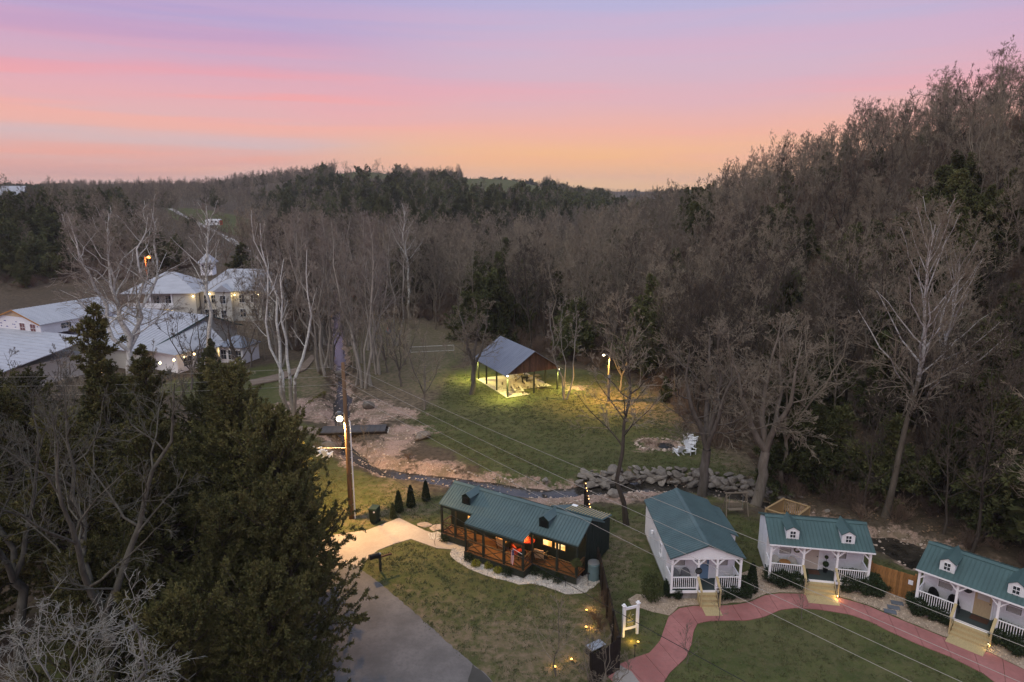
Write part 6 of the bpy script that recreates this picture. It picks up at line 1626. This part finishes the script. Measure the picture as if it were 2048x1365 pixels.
# lit porch at the corner and an annex with dark windows
en = empty('porch_annex', G(388, 729, 0), math.radians(-8), 'lit entrance porch at the restaurant corner with glowing wall', 'porch')
wbox(en, 'wall', 0, 1.6, 0, 3.6, 1.75, 2.7, mat('warm_wall', (.62, .42, .30), .8, .05)); wbox(en, 'roof', -.4, -.3, 2.72, 4.2, 2.6, 2.85, M_lroof)
for x in (0, 1.8, 3.55): post(en, x, 0, 0, 2.71, .14, M_trim)
window(en, 2.2, 3.3, .3, 2.3, 1.6, M_lit, bars=(1, 1)); window(en, .4, 1.2, .9, 2.1, 1.6, M_lit, bars=(0, 1))
point('entrance_glow', (1.8, .8, 2.3), 110, (1, .55, .2), .12, en)
an = empty('annex', G(441, 727, 0), math.radians(-14), 'small white annex with dark windows and hipped grey roof', 'building')
wbox(an, 'wall', 0, 0, 0, 3.9, 4, 2.6, M_trim); hip(an, 0, 0, 3.9, 4, 2.62, 4.0, M_pavroof, .3, inset=1.9)
for x in (.25, 1.5, 2.75): window(an, x, x+.9, .7, 2.1, 0, M_dglass, bars=(1, 1))
# upper storey with unfinished house wrap, and lean-to roof below it
hw = empty('wrapped_house', (-73.4, 99.0, 0), math.atan2(-2.0, 5.0), 'gabled house with unfinished white house wrap and pale metal roof', 'building')
HL = 13.5; Wd = 5.4
MB().extr([(-Wd, 4.6), (Wd, 4.6), (Wd, 6.05), (0, 7.75), (-Wd, 6.05)], 1, -.0, .12).build('gable_wall', M_wrap, hw)
MB().extr([(-Wd*.55, 6.9), (Wd*.55, 6.9), (0, 7.68)], 1, -.02, -.003).build('plywood_gable', M_ply, hw)
wbox(hw, 'side_wall', Wd-.12, .13, 4.4, Wd, HL, 5.98, M_wrap)
mb = MB()
for s in (-1, 1): mb.extr([(0, 7.8), (s*(Wd+.3), 5.98), (s*(Wd+.3), 6.08), (0, 7.9)], 1, -.3, HL+.3)
for i in range(28): y = -.28+i*(HL+.54)/27; mb.extr([(0, 7.89), (Wd+.3, 6.07), (Wd+.3, 6.12), (0, 7.94)], 1, y-.03, y+.03)
mb.build('roof', M_lroof, hw)
MB().bar((0, -.32, 7.85), (Wd+.3, -.32, 6.03), .06, .2).bar((0, -.32, 7.85), (-Wd-.3, -.32, 6.03), .06, .2).build('bargeboard', M_cedarfence, hw)
for x in (.9, 3.2): window(hw, x, x+1.15, 4.75, 6.0, 0, mat('rust_pane', (.16, .07, .07), .4, .1), bars=(1, 1))
for y in (3.0, 6.0): window(hw, y, y+1.6, 4.9, 5.7, Wd, M_dglass, out=1, axis='x', bars=(1, 0))
rr = random.Random(8); mb = MB()
for i in range(22):
    x = rr.uniform(-4.5, 4.6); z = 4.8+.42*(i % 4)
    if .75 < x+.2 and x < 2.2 or 3.0 < x+.2 and x < 4.4: continue
    mb.extr([(x, z), (x+.34, z), (x+.27, z+.11), (x+.17, z+.15), (x+.07, z+.11)], 1, -.004, -.002)
mb.build('wrap_print', mat('wrap_blue', (.05, .07, .30), .7, .05), hw)
lt = empty('lean_to_building', (-78, 84, 0), math.atan2(-2.0, 5.0), 'large pale blue metal lean-to roof below the wrapped house', 'building')
mb = MB(); mb.add([(-6, 0, 3.0), (16, 0, 3.0), (14.5, 16, 4.9), (-6, 16, 4.9), (-6, 0, 3.1), (16, 0, 3.1), (14.5, 16, 5.0), (-6, 16, 5.0)], [(3,2,1,0),(4,5,6,7),(0,1,5,4),(1,2,6,5),(2,3,7,6),(3,0,4,7)])
for k in range(17): y = .05+k*.99; z = 3.1+y*1.9/16; mb.bar((-6, y, z+.01), (15.8-y*.09, y, z+.01), .07, .05)
mb.build('roof', M_lroof, lt); wbox(lt, 'wall', -5.8, .3, 0, 14.0, 15, 2.98, M_cream)
# garden wire of bulbs by the restaurant
for i, (px, py, z) in enumerate(((320, 723, 2.6), (348, 717, 2.7), (370, 711, 2.8), (388, 705, 2.8), (203, 740, 2.6), (262, 736, 2.5))):
    x, y, _ = G(px, py+3, z); y -= 0; o = MB().lathe([(.03, .2), (.13, .06), (.14, -.08), (.04, -.17)], 8).build('string_bulb', M_bulb, None, loc=(x, y, z)); tag(o, ['warm bulb at the left end of the string beside the restaurant', 'warm bulb second from the left beside the restaurant', 'warm bulb third from the left beside the restaurant', 'warm bulb nearest the restaurant entrance', 'orange bulb glimmering through the far cedar', 'orange bulb glimmering beside the restaurant cedar'][i], 'light', 'bulbs by the restaurant')
    point('string_glow', (x, y-.3, z), 22, (1, .55, .2), .1)
# far things: house on the left hill, trailer on the pasture
hx, hy = -176.0, 232.0; hz = th(hx, hy)
fh = empty('hill_house', (hx, hy, hz), .35, 'pale-roofed house high on the left hill among cedars', 'building')
wbox(fh, 'wall', 0, 0, 0, 11, 8, 4.2, M_cream); mb = MB()
for s in (-1, 1): mb.extr([(4, 8.2), (4+s*5, 4.0), (4+s*5, 4.2), (4, 8.4)], 0, -.5, 11.5)
mb.build('roof', M_lroof, fh)
tx, ty, _ = G(414, 480, 3.2); tz = th(tx, ty)
tr = empty('travel_trailer', (tx, ty, tz), math.radians(-4), 'white travel trailer with orange end parked on the far pasture', 'trailer')
MB().extr([(0, .6), (6.2, .6), (6.2, 2.9), (5.8, 3.1), (.5, 3.1), (0, 2.6)], 1, 0, 2.4).build('body', M_trim, tr); MB().box(6.22, .2, .7, 6.6, 2.2, 2.6).build('rear_panel', M_red, tr)
for x in (.8, 2.4, 4.2): MB().box(x, -.03, 1.7, x+.9, -.003, 2.4).build('window', M_dglass, tr)
for x in (2.4, 3.3): MB().tube([(x, .0, .35), (x, .3, .35)], .35, 12).build('wheel', M_black, tr)
MB().box(-1.3, 1.1, .6, 0, 1.3, .7).build('drawbar', M_black, tr)

# ------------------------------------------------------------------ trees that stand out
def special(x, y, meshes, label, rz=0.0, s=1.0, z=None, group=None, name='bare_tree', sz=None):
    o = empty(name, (x, y, (th(x, y) if z is None else z)-.1), rz, label, 'tree', group); o.scale = (s, s, sz or s)
    link('trunk', meshes[0], o); link('crown', meshes[1], o); return o
SY1 = tree_mesh(601, B_wsyc, B_syctwig, 'sycamore', H=22, r0=.42, clear=.30, nl=50, spread=8.0, form='fork', forks=5, n=(7, 6, 5), twig=.016, lowang=72, topang=26, up=.22, wig=.20, wob=.035, sides=(9, 6, 4, 3, 3))
SY2 = tree_mesh(602, B_wsyc, B_syctwig, 'sycamore', H=23, r0=.36, clear=.45, nl=22, spread=5.2, form='single', n=(6, 5, 5), twig=.016, lowang=62, topang=24, wob=.015, sides=(9, 6, 4, 3, 3), wig=.12)
SY3 = tree_mesh(603, B_wsyc, B_syctwig, 'sycamore', H=22, r0=.24, clear=.42, nl=24, spread=3.4, form='multi', forks=4, n=(6, 5, 4), twig=.015, lowang=50, topang=20, sides=(9, 5, 4, 3, 3))
SY4 = tree_mesh(605, B_syc2, B_twig, 'sycamore', H=23, r0=.27, clear=.38, nl=26, spread=6.2, form='single', n=(7, 6, 5), twig=.013, lowang=66, topang=20, wob=.012, sides=(9, 6, 4, 3, 3), wig=.12, up=.3)
BG1 = tree_mesh(611, B_lbark, B_ltwig, 'tall_bare', H=20, r0=.21, clear=.35, nl=26, spread=4.4, n=(7, 6, 5), twig=.013, lowang=55, topang=20)
BG2 = tree_mesh(612, B_lbark, B_ltwig, 'tall_bare', H=20, r0=.19, clear=.40, nl=26, spread=3.8, form='multi', forks=3, n=(7, 6, 5), twig=.013, lowang=50, topang=18)
BG5 = tree_mesh(615, B_dark, B_twig, 'tall_dark_bare', H=20, r0=.25, clear=.40, nl=20, spread=4.4, n=(7, 5, 4), twig=.013, lowang=70, topang=25)
BG3 = tree_mesh(613, B_grey, B_twig, 'spreading_bare', H=14, r0=.42, clear=.32, nl=30, spread=5.0, form='fork', forks=4, n=(8, 6, 5), twig=.013, lowang=75, topang=35, up=.12, wig=.18)
BG4 = tree_mesh(614, B_grey, B_twig, 'small_bare', H=10, r0=.16, clear=.22, nl=22, spread=3.2, form='fork', forks=5, n=(7, 5, 4), twig=.012, lowang=60, topang=30)
special(-46.5, 78, SY1, 'huge white-limbed sycamore spreading in front of the lodge', 1.2, 1.0, group=None, name='sycamore_tree')
special(-43, 93, SY2, 'tall slender white sycamore between the lodge and the restaurant annex', .4, 1.0, name='sycamore_tree')
special(-25.2, 74.6, SY3, 'cluster of tall white stems left of the creek above the bridge', .3, 1.0, name='sycamore_tree')
special(-20, 132, SY2, 'white-crowned sycamore rising over the valley woods behind the creek', 2.0, .93, name='sycamore_tree')
special(29.6, 49.8, SY4, 'big white-limbed sycamore behind the beige-door cabin', 4.0, 1.0, name='sycamore_tree')
special(35.2, 52.5, SY4, 'leaning pale sycamore at the hillside foot right of the biggest one', 1.0, .78, name='sycamore_tree')
special(45.5, 50, SY4, 'pale-limbed sycamore reaching into the photo from its edge', 3.1, .95, name='sycamore_tree')
special(8.9, 48.5, BG5, 'tall dark-trunked tree between the dark cabin and the white cabin', 1.0, .86)
special(16.2, 53.6, BG3, 'thick-trunked spreading tree behind the blue-door cabin at the creek', .6, 1.0)
special(20.3, 52.6, BG3, 'leaning dark tree with twisted limbs beside the wooden swing', 2.6, 1.08)
special(-5.0, 82.4, BG3, 'broad bare tree at the left corner of the pavilion', 1.5, .82)
special(6.5, 80.3, BG2, 'bare tree with several stems at the right corner of the pavilion', .6, .62)
special(13.6, 83.5, BG4, 'bare tree just behind the lit field lamp pole', .2, .95)
special(-10.4, 76.4, BG4, 'small bare tree on the field edge right of the creek gravel', 1.1, .9)
special(-14.5, 86, BG4, 'small bare tree on the upper field left of the net', 2.1, 1.0)
special(-41.5, 84.5, BG4, 'many-branched bare tree in front of the restaurant entrance', .5, 1.05)
special(-36.5, 88, BG4, 'bare tree in front of the white annex', 1.9, 1.1)
pts = [(628, 690), (640, 742), (652, 752), (661, 735), (712, 768), (728, 776), (742, 772), (756, 748), (768, 720), (700, 690), (735, 700), (560, 735), (545, 700), (590, 700), (610, 670), (790, 690), (650, 690), (720, 725)]
for i, (px, py) in enumerate(pts):
    x, y, _ = G(px, py, 0); special(x, y, (BG1, BG2)[i % 2], 'tall bare tree crowding the creek above the footbridge', i*1.3, r2.uniform(.85, 1.1), group='tall bare trees crowding the creek')
for i, (px, py) in enumerate([(500, 735), (515, 700), (530, 720), (548, 690), (565, 705), (575, 680), (600, 680), (618, 700), (632, 720), (520, 672), (556, 660), (640, 700), (664, 715), (705, 745), (715, 720), (748, 725), (775, 745), (800, 665), (830, 650), (690, 668), (655, 665), (812, 730), (870, 660)]):
    x, y, _ = G(px, py, 0); special(x, y, (BG4, FV[2], FV[4], BG2)[i % 4], 'bare tree in the brown thicket along the upper creek', i*2.1, r2.uniform(.7, 1.0), group='bare trees in the thicket along the upper creek')
special(4.3, 28.6, BG4, 'bushy bare tree whose crown fills the lawn at the photo bottom', .7, .42)
# bare trees at the left edge, nearest the viewer
B_nb = bark('near_grey_bark', (0.055, 0.052, 0.042), (0.125, 0.12, 0.10))
NB1 = tree_mesh(621, B_nb, B_nb, 'near_bare', H=18, r0=.30, clear=.35, nl=26, spread=5.2, form='fork', forks=3, n=(7, 6, 3), twig=.008, lowang=60, topang=25, wig=.16, sides=(12, 7, 5, 4, 3))
B_pale = bark('pale_bark', (0.17, 0.165, 0.145), (0.30, 0.29, 0.26)); 
NB2 = tree_mesh(622, B_pale, B_pale, 'near_pale', H=12.5, r0=.18, clear=.45, nl=30, spread=4.4, form='fork', forks=5, n=(6, 5, 3), twig=.009, ratios=(.7, .62, .55), lowang=80, topang=40, up=-.02, wig=.30, sides=(12, 7, 5, 4, 3), drop=.08, wob=.05)
special(-19.5, 28.5, NB1, 'tall grey bare tree standing before the dark cedars at the left edge', .6, 1.0)
special(-25.5, 31, NB1, 'grey bare tree partly cut off by the left photo edge', 2.9, .93)
special(-15.6, 21.0, NB2, 'tangled pale-branched tree in the lower left corner', 1.2, .84)
special(-11.2, 19.8, NB2, 'low pale-branched tree reaching right from the lower left corner', 3.9, .58)
# big cedars in front
NC = [cedar_mesh(701, H=14, R=4.6, nl=190, ntuft=31000, leaf=.22, wleaf=.036, fol=F_cedar, name='near_cedar', shape=.55, ragged=.35, base=.08),
      cedar_mesh(702, H=17, R=3.6, nl=170, ntuft=25000, leaf=.23, wleaf=.037, fol=F_cedar, name='near_cedar', shape=.95, ragged=.45, base=.1),
      cedar_mesh(703, H=10, R=4.0, nl=160, ntuft=28000, leaf=.20, wleaf=.034, fol=F_cedar, name='near_cedar', shape=.5, ragged=.3, base=.05)]
for x, y, k, s, lab in [(-28.6, 46, 1, 1.04, 'tall spired cedar standing against the pale lean-to roof'), (-24.2, 44, 1, .90, 'narrow cedar right of the tallest spire'), (-18.6, 42.5, 0, .97, 'broad olive cedar rising left of the utility pole'),
                        (-14.3, 39, 2, 1.08, 'rounded olive cedar nearest the utility pole'), (-11.9, 33, 2, .92, 'cedar overhanging the edge of the road'), (-10.8, 27.0, 2, .80, 'low cedar at the bottom beside the road'),
                        (-20.5, 36.5, 0, .85, 'dark cedar in the middle of the front group'), (-25.5, 36, 0, .90, 'dark cedar behind the tall grey bare tree'), (-32.5, 41, 1, .80, 'dark cedar near the left edge below the lean-to roof'),
                        (-15.2, 32, 0, .68, 'shaded cedar between the road and the left bare trees'), (-29.5, 33, 0, .8, 'shaded cedar at the far left edge'), (-14.6, 26, 2, .75, 'low shaded cedar near the photo bottom'), (-20, 29.5, 2, .8, 'low dark cedar under the grey bare tree'), (-22.5, 51, 0, .72, 'olive cedar top between the spire and the restaurant bulbs')]:
    special(x, y, NC[k], lab, x*7.3 % 6.28, s, name='cedar_tree', sz=s*(1.0 if k != 2 else 1.1))
for i, (x, y, k, s) in enumerate([(-38, 52, 0, .78), (-33, 56, 2, .95), (-28, 60, 0, .68), (-43, 47, 1, .70), (-36, 46, 2, 1.1), (-25, 57, 2, .85), (-46, 58, 2, .9), (-20.5, 49.5, 2, .95), (-17, 47, 0, .62), (-31, 50, 2, 1.0)]):
    special(x, y, NC[k], 'cedar crown filling the space behind the front cedars', x*3.3 % 6.28, s, name='cedar_tree', group='cedars behind the front row')
for i, (x, y, s) in enumerate([(-40, 60, .9), (-34, 63, 1.0), (-29, 66, .85), (-46, 66, 1.0)]):
    special(x, y, BG4, 'small bare tree among the cedars below the restaurant', i*1.7, s, group='small bare trees below the restaurant')
# cedars by the lodge and around
for i, (px, py, s, lab) in enumerate([(426, 748, .55, 'small cedar in front of the restaurant porch wall'), (1330, 805, .30, 'low cedar bush at the foot of the hillside right of the lamp pole'), (990, 660, 1.25, 'tall full cedar directly behind the pavilion'), (960, 640, 1.1, 'cedar left of the tall one behind the pavilion'), (1035, 650, 1.0, 'cedar right of the tall one behind the pavilion')]):
    x, y, _ = G(px, py, 0); special(x, y, CV[i % 4], lab, i, s, name='cedar_tree')
# skyline trees on the far pasture
for i, (px, Y) in enumerate(((692, 700), (755, 700), (718, 705), (740, 705))):
    x = (px-1024)/FPX/1.029*Y; kinds = (FV[2], FV[5], CV[2], CV[0])[i]
    special(x, Y, kinds, ['lone bare tree at the left end of the skyline pasture', 'bare tree at the right end of the skyline pasture', 'small round cedar beside the lone skyline tree', 'dark cedar clump in the middle of the skyline pasture'][i], i, (.95, 1.0, .8, .8)[i], name=('bare_tree' if i < 2 else 'cedar_tree'))

# ------------------------------------------------------------------ shrubs
def shrub_mesh(seed, n, leaf, w, fol, shape='ball', name='foliage'):
    rr = np.random.RandomState(seed); d = rr.normal(size=(n, 3)); d /= np.linalg.norm(d, axis=1, keepdims=True); r = rr.uniform(.35, 1, (n, 1))**.4
    p = d*r*(1+.14*np.sin(d[:, :1]*7+1)+.12*np.sin(d[:, 1:2]*6+2))
    if shape == 'ball': p[:, 2] = p[:, 2]*.8+.72
    else:
        h = rr.uniform(0, 1, n)**.9; rad = (1-h)**.6*np.minimum(h*8+.3, 1)*rr.uniform(.5, 1, n)**.3; a = rr.uniform(0, 6.28, n); p = np.c_[np.cos(a)*rad*.42, np.sin(a)*rad*.42, h*2.0]
    V = []
    for j in range(2):
        dr = rr.normal(size=(n, 3))+(p-[0, 0, .6])*.8; dr[:, 2] += .4; dr /= np.linalg.norm(dr, axis=1, keepdims=True); s_ = np.cross(dr, rr.normal(size=(n, 3))); s_ /= np.linalg.norm(s_, axis=1, keepdims=True)
        l = leaf*rr.uniform(.6, 1.3, (n, 1)); V.append(np.stack([p, p+dr*l*.5+s_*w, p+dr*l, p+dr*l*.5-s_*w], 1))
    V = np.concatenate(V).reshape(-1, 3); return np_mesh(name, V, quads=np.arange(len(V)).reshape(-1, 4), mats=[fol], smooth=False)
stem_me = MB().tube([(0, 0, -.1), (0, 0, .5)], .04, 5).mesh('stem', B_dark)
SH = {'ball': shrub_mesh(1, 4200, .15, .030, F_shrub), 'cone': shrub_mesh(2, 2200, .12, .022, F_shrub, 'cone'), 'tuft': shrub_mesh(3, 260, .55, .05, F_shrub), 'yellow': shrub_mesh(4, 260, .6, .06, F_yellow), 'loose': shrub_mesh(5, 1500, .17, .03, F_holly), 'conel': shrub_mesh(6, 2200, .12, .022, F_holly, 'cone')}
def shrub(px, py, kind, s, label, group=None, sz=None, xy=None):
    x, y, z = xy if xy else G(px, py, 0); o = empty('shrub', (x, y, z), rg.uniform(0, 6), label, 'shrub', group); link('foliage', SH[kind], o, None, None, (s, s, sz or s)); link('stem', stem_me, o)
for q in [(1346, 1192, 'ball', .62, 'round shrub left of the blue-door cabin steps'), (1449, 1195, 'ball', .62, 'brownish round shrub right of the blue-door cabin steps'), (1477, 1190, 'ball', .78, 'large round shrub at the right corner of the blue-door cabin'),
          (1502, 1184, 'cone', 1.0, 'dark conical evergreen between the blue-door and beige-door cabins'), (1556, 1166, 'ball', .82, 'large round shrub at the left under the beige-door porch'), (1588, 1170, 'ball', .78, 'round shrub left of the beige-door steps'),
          (1699, 1178, 'ball', .82, 'round shrub right of the beige-door steps'), (1738, 1186, 'ball', .85, 'large round shrub at the right corner of the beige-door cabin'), (1769, 1180, 'ball', .5, 'small shrub in front of the orange brown fence'),
          (1842, 1226, 'ball', .80, 'dense shrub under the left end of the pine-door porch'), (1878, 1240, 'ball', .72, 'dense shrub left of the pine-door steps'), (2010, 1290, 'ball', .82, 'dense shrub right of the pine-door steps'), (2040, 1306, 'ball', .75, 'dense shrub at the photo edge before the pine-door cabin'),
          (1303, 1202, 'loose', .62, 'leafy upright shrub in the gravel bed above the garden sign')]:
    shrub(*q, sz=(1.25 if q[2] == 'loose' else None))
for i, (px, py, k, s) in enumerate([(786, 1036, 'conel', .62), (798, 1024, 'cone', .9), (822, 1014, 'cone', .92), (852, 1002, 'cone', .88)]):
    shrub(px, py, k, s, ['lower olive columnar shrub nearest the wheelie bin', 'slim dark columnar shrub second from the bin', 'broad dark columnar shrub third from the bin', 'dark columnar shrub nearest the creek'][i], 'columnar shrubs by the driveway')
for i, (a, b) in enumerate([(250, 760), (490, 955), (855, 1090), (1125, 1080), (1230, 1115), (1345, 1155)]):
    px, py = R1(a, b); py += 7; shrub(px, py, 'tuft', .36, 'small dark shrub in the gravel round the dark cabin, %s' % ['by the flagstones', 'at the porch corner', 'below the flag', 'right of the porch corner', 'second from the right end', 'at the right end'][i], 'small dark shrubs in the white gravel')
for i, (a, b) in enumerate([(545, 1003), (670, 1022), (760, 1068)]):
    px, py = R1(a, b); py += 7; shrub(px, py, 'yellow', .26, 'yellow green tuft in the white gravel, %s of three' % ('left', 'middle', 'right')[i], 'yellow tufts in the white gravel')
# hanging plant at the right end of the dark porch, brush by the fence, saplings
shrub(0, 0, 'loose', .33, 'drooping leafy plant hanging at the right end of the dark porch', xy=(on(dk, 11.35, -.25, 1.6)))
SAP = tree_mesh(631, B_grey, B_twig, 'sapling', H=3.0, r0=.03, clear=.25, nl=12, spread=1.1, n=(4, 3, 0), twig=.006, big_in_trunk=False, lowang=50)
for px, py, s, lab in [(1372, 1330, .8, 'bare reddish sapling beside the red path near the bottom'), (1434, 1242, .75, 'thin bare sapling on the path edge before the blue-door cabin'), (1606, 1240, .8, 'thin bare sapling on the lawn before the beige-door steps'), (1069, 1215, .55, 'tiny bare sapling on the lower lawn'), (872, 1092, .55, 'thin bare sapling in the small gravel bed'),
                       (731, 912, 1.2, 'thin bare sapling on the bank below the bridge')] + [(1117, 1352, 1.5, 'bare sapling on the lawn at the photo bottom'), (1175, 1355, 1.1, 'brushy sapling beside the short fence panel')]:
    x, y, _ = G(px, py, 0); special(x, y, SAP, lab, px, s, z=.1, name='sapling', group=None)
for i, (px, py, s) in enumerate([(1190, 1240, .6), (1200, 1262, .7), (1205, 1215, .5)]):
    x, y, _ = G(px, py, 0); o = link('dry_bush', BR[i], None, (x, y, 0), (0, 0, i), s*.7); tag(o, ['dry brown bush halfway along the dark fence', 'dry brown bush nearest the short fence panel', 'dry brown bush at the far end of the dark fence'][i], 'bush', 'dry bushes along the dark fence')
# shrubs along creek below the far woods
x, y = jitter_grid(-40, 60, 36, 120, 3.2, np.random.RandomState(33)); cd = creek_d(x, y); m = (cd > .6) & (cd < 2.8) & (y > 52) & (np.random.RandomState(3).uniform(0, 1, x.shape) < .35)
x, y = x[m], y[m]; scatter('creekside_brush', 'low dry brush growing along the creek banks', 'brush', BR, x, y, terrain(x, y), np.random.RandomState(4).uniform(.2, .5, len(x)), seed=15)

# ------------------------------------------------------------------ thin evening haze in the valley
hm = bpy.data.materials.new('haze_air'); hm.use_nodes = True; hn = hm.node_tree.nodes; hn.clear()
ho = hn.new('ShaderNodeOutputMaterial'); hv = hn.new('ShaderNodeVolumePrincipled')
hv.inputs['Color'].default_value = (.86, .86, .90, 1); hv.inputs['Density'].default_value = 0.00016; hv.inputs['Anisotropy'].default_value = 0.1
hm.node_tree.links.new(hv.outputs[0], ho.inputs['Volume'])
hz_ = MB().box(-3800, -200, -6, 3800, 3200, 75).build('haze', hm); hz_['kind'] = 'stuff'
